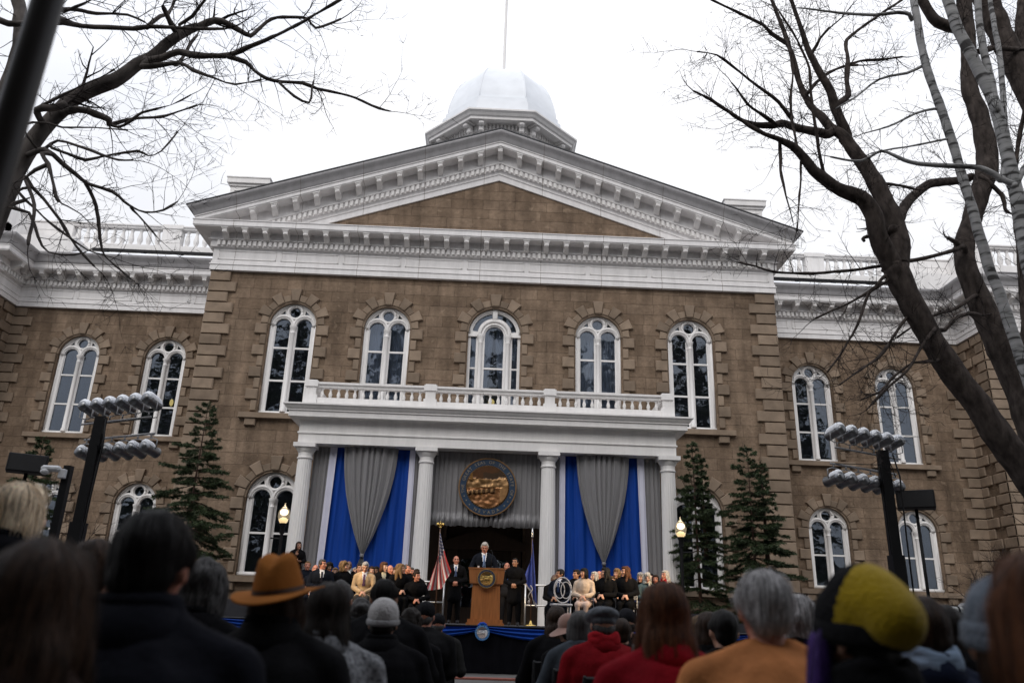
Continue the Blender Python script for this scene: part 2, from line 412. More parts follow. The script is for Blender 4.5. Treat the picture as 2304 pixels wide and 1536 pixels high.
def arch(cx, z0, w, zs, n=16, r=None):
    """closed loop: arch-headed opening, jambs from z0 to the spring line zs"""
    r = w / 2
    return [(cx - r, z0), (cx + r, z0)] + [(cx + r * cos(pi * k / n), zs + r * sin(pi * k / n)) for k in range(n + 1)]

def circ(cx, cz, r, n=24):
    return [(cx + r * cos(2 * pi * k / n), cz + r * sin(2 * pi * k / n)) for k in range(n)]
# ================================================================== GROUND
g = MB()
g.add([(-120, -80, -.26), (120, -80, -.26), (120, -24, -.22), (-120, -24, -.22), (120, -12, 0), (-120, -12, 0), (120, 160, 0), (-120, 160, 0)],
      [(0, 1, 2, 3), (3, 2, 4, 5), (5, 4, 6, 7)])
PAVE = mat('plaza_concrete', (.105, .10, .096), rough=.9, var=.25, scale=1.2, bump=.3, bscale=30, detail=8)
tag(part('plaza_pavement', g, PAVE), None, None, kind='structure')
g = MB(); g.box(-14, 14, -13.35, -13.05, -.02, .006)
tag(part('brick_band', g, mat('red_brick_paving', (.22, .07, .05), rough=.9, scale=9)), None, None, kind='structure')

# ================================================================== CAPITOL BUILDING
BLD = thing('capitol_building', 'brown sandstone capitol with white pediment, arched windows and silver dome', 'building')
W, YW, XE, YE = 11.0, 4.9, 21.4, 3.05
FB = 13.55     # underside of the entablature

def copies(name, me, places, parent):
    return [obj(name, me, parent, p, r) for p, r in places]

# ---------- windows
def make_window_meshes(R, H, bars):
    """local: x centred, z from the sill, wall face at y = 0"""
    zs = H - R; k = R / .89; lw = .59 * k; lx = .405 * k
    holes = [arch(-lx, .13, lw, zs), arch(lx, .13, lw, zs), circ(0, zs + .56 * k, .205 * k)]
    for sg in (-1, 1):
        holes.append([(sg * .36 * k, zs + .475 * k), (sg * .56 * k, zs + .475 * k), (sg * .40 * k, zs + .63 * k)])
    plate = flat2d('window', [arch(0, 0, 2 * R + .03, zs, 24)] + holes, .07, WHITE2, .008)
    b = MB()
    for sg in (-1, 1):
        for rr, tr, yy in ((.40, .055, -.02), (.335, .035, -.005)):
            p = [(sg * lx + rr * k * cos(pi * i / 14), yy, zs + rr * k * sin(pi * i / 14)) for i in range(15)]
            b.tube(p, tr * k, 6)
        b.tube([(sg * .85 * k, -.01, .05), (sg * .85 * k, -.01, zs)], .042, 6)
    b.tube([(.275 * k * cos(2 * pi * i / 22), -.015, zs + .56 * k + .275 * k * sin(2 * pi * i / 22)) for i in range(23)], .055 * k, 6)
    b.tube([(.86 * k * cos(pi * i / 22), -.01, zs + .86 * k * sin(pi * i / 22)) for i in range(23)], .045 * k, 6)
    b.box(-R + .01, R - .01, -.06, .0, .0, .10)
    mold = b.mesh('tracery_moulding', WHITE2, True)
    c = MB()
    c.lathe([(.115 * k, .1), (.115 * k, .22), (.082 * k, .26), (.078 * k, zs - .34), (.10 * k, zs - .30), (.075 * k, zs - .26), (.085 * k, zs - .17), (.125 * k, zs - .10), (.14 * k, zs - .04), (.14 * k, zs)], (0, -.03, 0), 14)
    colm = c.mesh('mullion_column', WHITE2); smooth_by_angle(colm)
    sb = MB()
    for z in bars:
        for sg in (-1, 1): sb.box(sg * lx - lw / 2 - .005, sg * lx + lw / 2 + .005, .035, .085, z - .035, z + .035)
    for sg in (-1, 1):
        sb.box(sg * lx - lw / 2 - .004, sg * lx - lw / 2 + .03, .04, .09, .13, zs); sb.box(sg * lx + lw / 2 - .03, sg * lx + lw / 2 + .004, .04, .09, .13, zs)
    sash = sb.mesh('sash_bar', WHITE2)
    pane = flat2d('pane', [arch(0, .05, 2 * R - .08, zs, 20)], .012, GLASS)
    return dict(plate=plate, mold=mold, col=colm, sash=sash, pane=pane, R=R, H=H)

def pleat(x0, x1, z0, z1, y, amp, wl, taper=0):
    m = MB(); n = max(8, int((x1 - x0) / wl * 8)); vs = []
    for j in range(2):
        for i in range(n + 1):
            x = x0 + (x1 - x0) * i / n; vs.append((x, y + amp * sin(2 * pi * (x - x0) / wl + .5 * sin(x * 5)), z0 if j == 0 else z1))
    m.add(vs, [(i, i + 1, n + 2 + i, n + 1 + i) for i in range(n)]); return m

def make_surround(R, H, seed, sill=True, z0=0.0):
    """stone dressings round an arched opening, local like the window"""
    rnd = random.Random(seed); b = MB(); zs = H - R; T = lambda: rnd.uniform(.76, 1.12)
    nv = 11
    for i in range(nv):
        a0 = pi * i / nv + .006; a1 = pi * (i + 1) / nv - .006; long_ = i % 2 == 1
        ro = R + (.58 if i == 5 else (.52 if long_ else .33)); ri = R + .055; pr = .105 if long_ else .075
        if i == 5: pr = .13
        sp = .02 if long_ else 0
        q = [(ri * cos(a1), zs + ri * sin(a1)), (ri * cos(a0), zs + ri * sin(a0)), (ro * cos(a0 - sp * .5), zs + ro * sin(a0 - sp * .5)), (ro * cos(a1 + sp * .5), zs + ro * sin(a1 + sp * .5))]
        b.block(q, -pr, .02, .025, 0, T())
    z = zs - .02; k = 0
    while z > z0 + .2:
        h = min(.415, z - z0); long_ = k % 2 == 0; wd = .50 if long_ else .27; pr = .10 if long_ else .07
        for sg in (-1, 1):
            x0, x1 = sorted((sg * (R + .05), sg * (R + wd)))
            b.block([(x0, z - h + .015), (x1, z - h + .015), (x1, z), (x0, z)], -pr, .02, .025, 0, T())
        z -= .432; k += 1
    n = 22; ring = [(R + .055, 0), (R + .055, .0)]
    for i in range(n):
        a0, a1 = pi * i / n, pi * (i + 1) / n
        r0, r1 = R - .005, R + .055
        vs = [(r * cos(a), y, zs + r * sin(a)) for a in (a0, a1) for r in (r0, r1) for y in (-.03, .10)]
        b.add(vs, [(0, 2, 6, 4), (0, 4, 5, 1)], 0, .9)
    if sill:
        b.block([(-R - .62, -.22), (R + .62, -.22), (R + .62, -.02), (-R - .62, -.02)], -.20, .02, .025, 0, .95)
        for sg in (-1, 1):
            b.block([(sg * (R + .18) - .2, -.50), (sg * (R + .18) + .2, -.50), (sg * (R + .18) + .2, -.225), (sg * (R + .18) - .2, -.225)], -.14, .02, .03, 0, .9)
    return b.mesh('stone_surround', BLOCK, tint=True)

UP = make_window_meshes(.89, 4.40, (2.62, 1.32))
LO = make_window_meshes(.93, 3.58, (1.45,))
LW = make_window_meshes(.86, 3.30, (1.35,))
SUR_UP = make_surround(.89, 4.40, 1); SUR_UPN = make_surround(.89, 4.40, 2, False, -.9); SUR_LO = make_surround(.93, 3.58, 3); SUR_LW = make_surround(.86, 3.30, 4)
BACKP = flat2d('dark_room_sheet', [arch(0, -.1, 2.2, 3.6)], .01, DARK)  # sheet painted dark in place of the unlit room behind a pane
c_up = pleat(-.80, .80, .1, 4.3, .42, .03, .13).mesh('sheer_curtain', SHEER, True)

def window(kit, sur, x, y, z, drape=False):
    f = obj('window', kit['plate'], BLD, (x, y + .17, z))
    for nm, key in (('tracery_moulding', 'mold'), ('mullion_column', 'col'), ('sash_bar', 'sash')):
        obj(nm, kit[key], f)
    p = obj('pane', kit['pane'], f, (0, .085, 0))
    if drape: obj('curtain', c_up, f)
    else: obj('dark_room_sheet', BACKP, f, (0, .75, 0))
    obj('stone_surround', sur, BLD, (x, y, z))

SILL_U, SILL_L = 7.93, 2.20
for x in (-7.69, 7.67): window(UP, SUR_UP, x, 0, SILL_U)
for x in (-4.08, 4.08): window(UP, SUR_UPN, x, 0, SILL_U, True)
for x in (-7.60, 7.60): window(LO, SUR_LO, x, 0, SILL_L)
for x in (-18.15, -14.38, 14.38, 18.15):
    window(UP, SUR_UP, x, YW, SILL_U); window(LW, SUR_LW, x * 1.008, YW, 2.65)

# ---------- middle palladian window
R3, H3 = 1.01, 4.55; zs3 = H3 - R3
def ringseg(r0, r1, a0, a1, cz, n=10):
    return [(r1 * cos(a0 + (a1 - a0) * i / n), cz + r1 * sin(a0 + (a1 - a0) * i / n)) for i in range(n + 1)] + [(r0 * cos(a1 + (a0 - a1) * i / n), cz + r0 * sin(a1 + (a0 - a1) * i / n)) for i in range(n + 1)]
holes = [arch(0, .13, .72, zs3 - .05), [(-.90, .13), (-.70, .13), (-.70, zs3 - .12), (-.90, zs3 - .12)], [(.70, .13), (.90, .13), (.90, zs3 - .12), (.70, zs3 - .12)],
         ringseg(.66, .86, radians(8), radians(83), zs3), ringseg(.66, .86, radians(97), radians(172), zs3)]
f = obj('window', flat2d('window', [arch(0, 0, 2 * R3 + .03, zs3, 24)] + holes, .07, WHITE2, .008), BLD, (.06, .17, 7.9))
f['label'] = 'round headed central window in three lights with a curtain behind'
b = MB()
for rr, tr, yy in ((.58, .065, -.03), (.45, .05, -.015), (.96, .05, -.015)):
    cz = zs3 - .05 if rr < .9 else zs3
    b.tube([(rr * cos(pi * i / 20), yy, cz + rr * sin(pi * i / 20)) for i in range(21)], tr, 6)
b.block([(-.09, zs3 + .58), (.09, zs3 + .58), (.11, zs3 + 1.0), (-.11, zs3 + 1.0)], -.09, .01, .02)
part('tracery_moulding', b, WHITE2, f, True)
for sg in (-1, 1): b = MB(); b.box(sg * .80 - .21, sg * .80 + .21, -.08, .01, zs3 - .13, zs3 - .03); part('impost', b, WHITE2, f)
for sg in (-1, 1):
    c = MB(); c.lathe([(.12, .1), (.12, .25), (.085, .3), (.08, zs3 - .42), (.1, zs3 - .38), (.08, zs3 - .33), (.13, zs3 - .18), (.145, zs3 - .13), (.145, zs3 - .05)], (sg * .53, -.04, 0), 14)
    smooth_by_angle(part('mullion_column', c, WHITE2, f).data)
b = MB()
for z in (2.15, .62):
    b.box(-.365, .365, .03, .08, z - .035, z + .035)
    for sg in (-1, 1): b.box(sg * .80 - .105, sg * .80 + .105, .03, .08, z - .03, z + .03)
part('sash_bar', b, WHITE2, f)
obj('pane', flat2d('pane', [arch(0, .05, 2 * R3 - .08, zs3, 20)], .012, GLASS), f, (0, .085, 0))
m = MB(); n = 40
for sg in (-1, 1):
    vs = []
    for j in range(13):
        z = .1 + 4.2 * j / 12; edge = .05 + .52 * max(0, 1 - (z - .1) / 3.3) ** 1.3 * .7
        for i in range(n + 1):
            x = edge + (1.0 - edge) * i / n; vs.append((sg * x, .40 + .022 * sin(x * 48), z))
    m.add(vs, [(j * (n + 1) + i, j * (n + 1) + i + 1, (j + 1) * (n + 1) + i + 1, (j + 1) * (n + 1) + i) for j in range(12) for i in range(n)])
part('curtain', m, SHEER, f, True)
obj('room_wall', flat2d('room_wall', [arch(0, -.1, 2.2, 3.6)], .01, mat('room_wall_grey', (.16, .16, .165), rough=.9)), f, (0, .8, 0))
LAMPG = mat('warm_globe_glow', (.9, .75, .4), emit=(1, .72, .22, 1.1))
m = MB(); m.ell((-.02, .47, .95), (.125, .125, .125)); m.lathe([(.09, .12), (.05, .15), (.02, .3), (.02, .8), (.05, .84)], (-.02, .47, 0), 10, 1)
part('globe_lamp', m, [LAMPG, BLACKM], f, True)
obj('stone_surround', make_surround(R3, H3, 9, False, -.7), BLD, (.06, 0, 7.9))
# small yellow lamps glowing behind two of the wing windows
for x, z in ((-13.95, 9.55), (17.75, 3.9)):
    m = MB(); m.ell((0, 0, 0), (.08, .08, .16)); part('wall_lamp', m, LAMPG, BLD, True, loc=(x, YW + .45, z))

# ---------- walls
def A(x, z, w_, H_): return arch(x, z, w_, z + H_ - w_ / 2, 20)
holes = [A(x, SILL_U, 1.78, 4.40) for x in (-7.69, -4.08, 4.08, 7.67)] + [A(.06, 7.9, 2.02, 4.55)] + [A(x, SILL_L, 1.86, 3.58) for x in (-7.6, 7.6)] + [[(-1.35, .05), (1.35, .05), (1.35, 4.3), (-1.35, 4.3)]]
obj('wall', flat2d('wall', [[(-W, -.05), (W, -.05), (W, 14.4), (-W, 14.4)]] + holes, .32, STONE), BLD)
for sg in (-1, 1):
    xs = sorted((sg * W, sg * XE))
    holes = [A(sg * x, SILL_U, 1.78, 4.40) for x in (14.38, 18.15)] + [A(sg * x * 1.008, 2.65, 1.72, 3.30) for x in (14.38, 18.15)]
    obj('wall', flat2d('wall', [[(xs[0], -.05), (xs[1], -.05), (xs[1], 14.4), (xs[0], 14.4)]] + holes, .32, STONE), BLD, (0, YW, 0))
    b = MB(); b.box(*sorted((sg * (W - .02), sg * (W - .34))), .33, YW + .3, -.05, 14.4); part('wall', b, STONE, BLD)
    b = MB(); b.box(*sorted((sg * XE, sg * (XE + .3))), YE + .33, YW - .005, -.05, 14.4)
    part('wall', b, STONE, BLD)
    obj('wall', flat2d('wall', [[(sg * XE, -.05), (sg * (XE + 12), -.05), (sg * (XE + 12), 14.4), (sg * XE, 14.4)][::sg]], .32, STONE), BLD, (0, YE, 0))
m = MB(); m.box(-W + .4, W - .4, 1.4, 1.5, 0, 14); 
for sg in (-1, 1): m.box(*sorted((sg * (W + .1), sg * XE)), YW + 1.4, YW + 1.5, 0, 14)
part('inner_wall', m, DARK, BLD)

# quoins: alternate long and short dressed blocks at the corners
rnd = random.Random(5)
def quoin(xc, sg_in, y, sides=True, top=FB, zmin=0.0):
    """corner at x = xc; blocks run from the corner in direction sg_in along the facade"""
    b = MB(); z = top - .03; k = 0
    while z > zmin + .2:
        ln = .95 if k % 2 else .68; pr = .10
        x0, x1 = sorted((xc - sg_in * pr, xc + sg_in * ln))
        t = rnd.uniform(.8, 1.12)
        b.block([(x0, z - .40), (x1, z - .40), (x1, z), (x0, z)], y - pr, y + .01, .03, 0, t)
        z -= .436; k += 1
    return part('quoin', b, BLOCK, BLD, tint=True)
for sg in (-1, 1):
    quoin(sg * W, -sg, 0)
    quoin(sg * XE, sg, YE)
    b = MB(); b2_ = MB(); z = FB - .03; k = 0     # side faces of the two corners and the inner angle
    while z > .2:
        ln = .68 if k % 2 else .95; t = rnd.uniform(.8, 1.1)
        b.cbox((sg * (W + .05), ln / 2 - .09, z - .2), (.10, ln, .40), None, 0, .03, t)
        b2_.cbox((sg * (XE - .05), YE + ln / 2 - .09, z - .2), (.10, ln, .40), None, 0, .03, t)
        x0, x1 = sorted((sg * (XE - .004), sg * (XE - .9 if k % 2 else XE - .6)))
        b2_.block([(x0, z - .40), (x1, z - .40), (x1, z), (x0, z)], YW - .09, YW + .01, .03, 0, t * .97)
        b2_.cbox((sg * (XE - .045), YW - (.25 if k % 2 else .42), z - .2), (.09, .50 if k % 2 else .84, .40), None, 0, .03, t)
        z -= .436; k += 1
    part('quoin', b, BLOCK, BLD, tint=True); part('quoin', b2_, BLOCK, BLD, tint=True)

# ---------- entablature profiles (outward, z)
FR = [(0, FB), (.16, FB), (.16, FB + .21), (.19, FB + .22), (.19, FB + .26), (.15, FB + .28), (.15, FB + .37), (.12, FB + .39), (.12, FB + .92), (.16, FB + .95), (.22, FB + 1.0), (0, FB + 1.0)]
DN = [(0, FB + .96), (.24, FB + .96), (.24, FB + 1.20), (.33, FB + 1.23), (.33, FB + 1.27), (.28, FB + 1.29), (.28, FB + 1.55), (0, FB + 1.55)]
def CO(top, cy):
    p = [(0, FB + 1.55), (.80, FB + 1.55), (.80, FB + 1.59), (.83, FB + 1.59), (.83, FB + 1.77), (.86, FB + 1.80), (.86, FB + 1.83)]
    return p + [(0, FB + 1.86)]
def CY(): return [(0, FB + 1.86), (.84, FB + 1.84), (.89, FB + 1.88), (.92, FB + 1.97), (.98, FB + 2.08), (1.07, FB + 2.15), (1.12, FB + 2.24), (1.12, FB + 2.29), (0, FB + 2.31)]
def cornice_run(path, gutter):
    b = MB(); b.sweep(FR, path); part('frieze', b, WHITE, BLD)
    b = MB(); b.sweep(DN, path); part('bed_moulding', b, WHITE, BLD)
    b = MB(); b.sweep(CO(0, 0), path); part('cornice', b, WHITE, BLD)
    if gutter: b = MB(); b.sweep(CY(), path); o = part('gutter', b, CYMA, BLD); smooth_by_angle(o.data, 50)

def along(path, step, off0=None):
    """yield (point, outward, tangent) spaced evenly on each straight run"""
    for i in range(len(path) - 1):
        p, q = np.array(path[i], float), np.array(path[i + 1], float); L = np.linalg.norm(q - p); t = (q - p) / L; o = np.array([t[1], -t[0]])
        n = max(1, int(round(L / step)))
        for k in range(n): yield p + t * (L * (k + .5) / n), o, t

def dentils(path, name='dentil_band'):
    if len(path) > 2:
        for a_, b_ in zip(path[:-1], path[1:]): dentils([a_, b_], name)
        return
    b = MB(); w_ = .115
    for p, o, t in along(path, .2):
        a = atan2(t[1], t[0]); c = p + o * .285
        Rm = np.array([[cos(a), -sin(a), 0], [sin(a), cos(a), 0], [0, 0, 1]])
        b.cbox((c[0], c[1], FB + 1.095), (w_, .10, .195), Rm)
    return part(name, b, WHITE2, BLD)

def panels(path, n_of):
    b = MB()
    for i in range(len(path) - 1):
        p, q = np.array(path[i], float), np.array(path[i + 1], float); L = np.linalg.norm(q - p); t = (q - p) / L; o = np.array([t[1], -t[0]]); a = atan2(t[1], t[0])
        Rm = np.array([[cos(a), -sin(a), 0], [sin(a), cos(a), 0], [0, 0, 1]]); n = n_of[i]
        for k in range(n):
            s0 = L * (k + .04) / n + .0; s1 = L * (k + .96) / n; z0, z1 = FB + .46, FB + .84
            for u0, u1, v0, v1 in ((s0, s1, z0, z0 + .03), (s0, s1, z1 - .03, z1), (s0, s0 + .03, z0, z1), (s1 - .03, s1, z0, z1)):
                c = p + t * (u0 + u1) / 2 + o * .13
                b.cbox((c[0], c[1], (v0 + v1) / 2), (u1 - u0, .03, v1 - v0), Rm)
    return part('frieze_panel', b, WHITE2, BLD)

# bracket (modillion), local: hangs under z = 0, projects to -Y
bm_ = MB()
bm_.box(-.13, .13, -.52, 0, -.035, .0); bm_.box(-.105, .105, -.49, 0, -.09, -.035); bm_.box(-.085, .085, -.47, 0, -.19, -.09)
bm_.add([(-.105, -.36, -.19), (.105, -.36, -.19), (.105, 0, -.19), (-.105, 0, -.19), (-.09, -.16, -.33), (.09, -.16, -.33), (.09, 0, -.36), (-.09, 0, -.36)], [(0, 1, 5, 4), (4, 5, 6, 7), (0, 4, 7, 3), (1, 2, 6, 5)])
bm_.box(-.05, .05, -.485, -.46, -.17, -.11)
BRK = bm_.mesh('bracket', WHITE2)
def brackets(path, step):
    for p, o, t in along(path, step):
        c = p + o * .27
        obj('bracket', BRK, BLD, (c[0], c[1], FB + 1.549), atan2(t[1], t[0]))

PAV = [(-W, YW), (-W, 0), (W, 0), (W, YW)]
cornice_run(PAV, False)
dentils(PAV); panels(PAV, [2, 9, 2]); brackets(PAV[1:3], .80)
for sg in (-1, 1):
    path = [(sg * W, YW), (sg * XE, YW), (sg * XE, YE), (sg * (XE + 12), YE)]
    if sg < 0: path = path[::-1]
    cornice_run(path, True); dentils(path); panels(path, [4, 1, 5] if sg > 0 else [5, 1, 4]); 
    for a, b2 in (zip(path[:-1], path[1:])): brackets([a, b2], .80) if abs(a[0] - b2[0]) > 1 else brackets([a, b2], .95)

# ---------- raking pediment
SL = .342; ZA = 19.95                     # apex height of the gutter lip
def rake(prof, name, m, x_of=lambda o: W - .02 + o * .98, smooth=False):
    b = MB(); vs = []; k = len(prof)
    for sx in (-1, 0, 1):
        for o, z in prof:
            x = sx * x_of(o); vs.append((x, -o, z - SL * abs(x)))
    fs = [(i * k + j, (i + 1) * k + j, (i + 1) * k + j + 1, i * k + j + 1) for i in range(2) for j in range(k - 1)]
    fs += [tuple(range(k)), tuple(2 * k + j for j in range(k - 1, -1, -1))]
    b.add(vs, fs); o = part(name, b, m, BLD)
    if smooth: smooth_by_angle(o.data, 50)
    return o
rake([(-.2, ZA - .03), (1.10, ZA - .02), (1.10, ZA - .07), (1.06, ZA - .13), (.98, ZA - .19), (.91, ZA - .29), (.88, ZA - .38), (.83, ZA - .43), (-.2, ZA - .43)], 'gutter', CYMA, smooth=True)
rake([(-.2, ZA - .43), (.86, ZA - .43), (.86, ZA - .46), (.82, ZA - .48), (.82, ZA - .62), (.79, ZA - .64), (.79, ZA - .66), (-.2, ZA - .66)], 'raking_cornice', WHITE)
rake([(-.2, ZA - .66), (.28, ZA - .66), (.28, ZA - 1.08), (.31, ZA - 1.10), (.31, ZA - 1.15), (.23, ZA - 1.17), (.23, ZA - 1.42), (-.2, ZA - 1.42)], 'raking_bed_moulding', WHITE, lambda o: W - .4)
rake([(-.2, ZA - 1.42), (.19, ZA - 1.42), (.16, ZA - 1.50), (.16, ZA - 1.58), (.12, ZA - 1.60), (.12, ZA - 1.84), (-.2, ZA - 1.84)], 'raking_architrave', WHITE, lambda o: W - .6)
b = MB(); x = -10.3
while x <= 10.31:
    z = ZA - 1.295 - SL * abs(x); a = -SL * (1 if x > 0 else -1) if abs(x) > .05 else 0
    v = [(x - .057, z - a * .057 - .10), (x + .057, z + a * .057 - .10), (x + .057, z + a * .057 + .10), (x - .057, z - a * .057 + .10)]
    b.add([(p[0], -.33, p[1]) for p in v] + [(p[0], -.22, p[1]) for p in v], [(0, 1, 2, 3), (0, 4, 5, 1), (1, 5, 6, 2), (2, 6, 7, 3), (3, 7, 4, 0)])
    x += .2
part('raking_dentil_band', b, WHITE2, BLD)
for k in range(-12, 13):
    x = k * .805; bb = MB(); z0 = ZA - .659 - SL * abs(x); a = -SL * np.sign(x)
    bb.v = [(p[0] + x, p[1] - .27, z0 + p[2] + a * p[0]) for p in bm_.v]; bb.f = bm_.f; bb.m = bm_.m; bb.t = bm_.t
    part('raking_bracket', bb, WHITE2, BLD)
b = MB(); b.add([(-9.5, -.06, 15.0), (9.5, -.06, 15.0), (0, -.06, 18.25), (-9.5, .2, 15.0), (9.5, .2, 15.0), (0, .2, 18.25)], [(0, 1, 2), (3, 5, 4), (0, 2, 5, 3), (1, 4, 5, 2)])
part('tympanum', b, STONE, BLD)
b = MB(); ov = 1.12
for sg in (-1, 1):
    xe = W + 1.1; z0 = ZA - SL * xe
    v = [(0, -1.12, ZA + .0), (sg * xe, -1.12, z0), (sg * xe, 18, z0), (0, 18, ZA), (0, -1.12, ZA + .05), (sg * xe, -1.12, z0 + .05), (sg * xe, 18, z0 + .05), (0, 18, ZA + .05)]
    b.add(v, [(0, 1, 2, 3), (4, 7, 6, 5), (0, 4, 5, 1), (1, 5, 6, 2), (2, 6, 7, 3)])
part('roof', b, ROOF, BLD)
b = MB(); rr = random.Random(3)
for sg in (-1, 1):                          # slate edge ticks standing above the gutter lip
    x = .1
    while x < W + .9:
        l = rr.uniform(.25, 1.1); x1 = min(x + l, W + 1.0)
        b.add([(sg * x, -1.09, ZA - SL * x + .05), (sg * x1, -1.09, ZA - SL * x1 + .05), (sg * x1, -1.0, ZA - SL * x1 + .10), (sg * x, -1.0, ZA - SL * x + .10), (sg * x, -.6, ZA - SL * x + .10), (sg * x1, -.6, ZA - SL * x1 + .10)], [(0, 1, 2, 3), (3, 2, 5, 4)])
        x = x1 + rr.uniform(.03, .06)
part('roof_slate_edge', b, ROOF, BLD)
# side eaves (gutter running back along the pavilion)
for sg in (-1, 1):
    b = MB(); path = [(sg * W, 0.05), (sg * W, 16)]
    if sg < 0: path = path[::-1]
    dz = (ZA - .43 - SL * (W + .84)) - (FB + 1.86)
    b.sweep([(o, z + (dz if z > FB + 1.87 else 0)) for o, z in CY()], path); smooth_by_angle(part('gutter', b, CYMA, BLD).data, 50)

# chimneys
for sg in (-1, 1):
    b = MB(); xc = sg * 11.0
    b.box(xc - .78, xc + .78, 2.2, 4.2, 15.5, 18.62); b.box(xc - .84, xc + .84, 2.14, 4.26, 18.62, 18.74); b.box(xc - .93, xc + .93, 2.05, 4.35, 18.74, 18.98); b.box(xc - .96, xc + .96, 2.02, 4.38, 18.98, 19.03)
    b.box(xc - .60, xc + .60, 2.17, 2.2, 18.40, 18.43); b.box(xc - .60, xc + .60, 2.17, 2.2, 17.98, 18.01)
    part('chimney', b, WHITE2, BLD)

# ---------- cupola and dome
DY = 9.0
def octa(prof, name, m, smooth=False, seg=8):
    b = MB(); k = 1 / cos(pi / 8)
    vs = []
    for r, z in prof:
        for i in range(8):
            a = pi / 8 + i * pi / 4; vs.append((r * k * cos(a), DY + r * k * sin(a), z))
    n = len(prof)
    fs = [(i * 8 + j, i * 8 + (j + 1) % 8, (i + 1) * 8 + (j + 1) % 8, (i + 1) * 8 + j) for i in range(n - 1) for j in range(8)] + [tuple(range(7, -1, -1)), tuple((n - 1) * 8 + j for j in range(8))]
    b.add(vs, fs); o = part(name, b, m, BLD)
    if smooth: smooth_by_angle(o.data, 30)
    return o
octa([(2.95, 14), (2.95, 24.4), (3.05, 24.42), (3.05, 24.55), (3.14, 24.57), (3.14, 24.98)], 'cupola_drum', WHITE2)
octa([(3.0, 24.94), (3.26, 24.95), (3.26, 24.985), (3.72, 24.985), (3.72, 24.87), (3.80, 24.87), (3.80, 25.02), (3.88, 25.05), (3.96, 25.16), (4.06, 25.24), (4.06, 25.33), (2.2, 25.7)], 'cupola_cornice', WHITE2)
octa([(3.2, 25.5), (3.2, 26.45), (3.05, 26.5), (3.05, 26.8)], 'dome_base', SILVER)
dome_prof = [(3.10, 26.6), (3.07, 27.3), (3.0, 27.7), (2.88, 28.2), (2.73, 28.75), (2.53, 29.22), (2.24, 29.66), (1.90, 29.97), (1.55, 30.18), (1.25, 30.30), (1.02, 30.38), (.92, 30.46), (.82, 30.56), (.66, 30.62), (.45, 30.62), (.1, 30.6)]
dome_prof = [(r * .94, 26.6 + (z - 26.6) * .885) for r, z in dome_prof]
b = MB(); k8 = 1 / cos(pi / 8); vs = []
for r, z in dome_prof:
    for i in range(8):
        a0, a1 = pi / 8 + i * pi / 4, pi / 8 + (i + 1) * pi / 4
        for t in (0, .06, .94):
            p = (1 - t) * np.array([cos(a0), sin(a0)]) + t * np.array([cos(a1), sin(a1)])
            rr_ = r * k8 * (1 if t else 1.015); vs.append((p[0] * rr_, DY + p[1] * rr_, z))
n = len(dome_prof)
b.add(vs, [(i * 24 + j, i * 24 + (j + 1) % 24, (i + 1) * 24 + (j + 1) % 24, (i + 1) * 24 + j) for i in range(n - 1) for j in range(24)] + [tuple((n - 1) * 24 + j for j in range(24))])
o = part('dome', b, SILVER, BLD); smooth_by_angle(o.data, 18)
rib = MB()
for i in range(8):
    a = pi / 8 + i * pi / 4; rib.tube([(r * k8 * 1.01 * cos(a), DY + r * k8 * 1.01 * sin(a), z) for r, z in dome_prof[:13]], .035, 5)
part('dome_rib', rib, SILVER, BLD, True)
b = MB(); b.lathe([(.26, 30.0), (.26, 30.26), (.12, 30.3), (.10, 30.42), (.085, 30.5), (.06, 41)], (0, DY, 0), 10)
smooth_by_angle(part('flagpole', b, WHITE2, BLD).data)
for i in range(8):
    a = i * pi / 4 - pi / 2; R2 = np.array([[cos(a + pi / 2), -sin(a + pi / 2), 0], [sin(a + pi / 2), cos(a + pi / 2), 0], [0, 0, 1]])
    def put(b_, lc, size, bev=0): 
        c = R2 @ np.array(lc); b_.cbox((c[0], c[1] + DY, lc[2]), size, R2, 0, bev)
    dn = MB()
    for k in range(-5, 6): put(dn, (k * .19, -3.20, 24.80), (.105, .12, .26))
    part('cupola_dentil_band', dn, WHITE2, BLD)
    for sg in (-1, 1):
        cons = MB()
        put(cons, (sg * 1.03, -3.46, 24.925), (.50, .56, .10)); put(cons, (sg * 1.03, -3.45, 24.78), (.28, .52, .2), .05); put(cons, (sg * 1.03, -3.32, 24.56), (.26, .30, .3), .05); put(cons, (sg * 1.03, -3.24, 24.30), (.23, .16, .26), .04)
        part('cupola_bracket', cons, WHITE2, BLD)

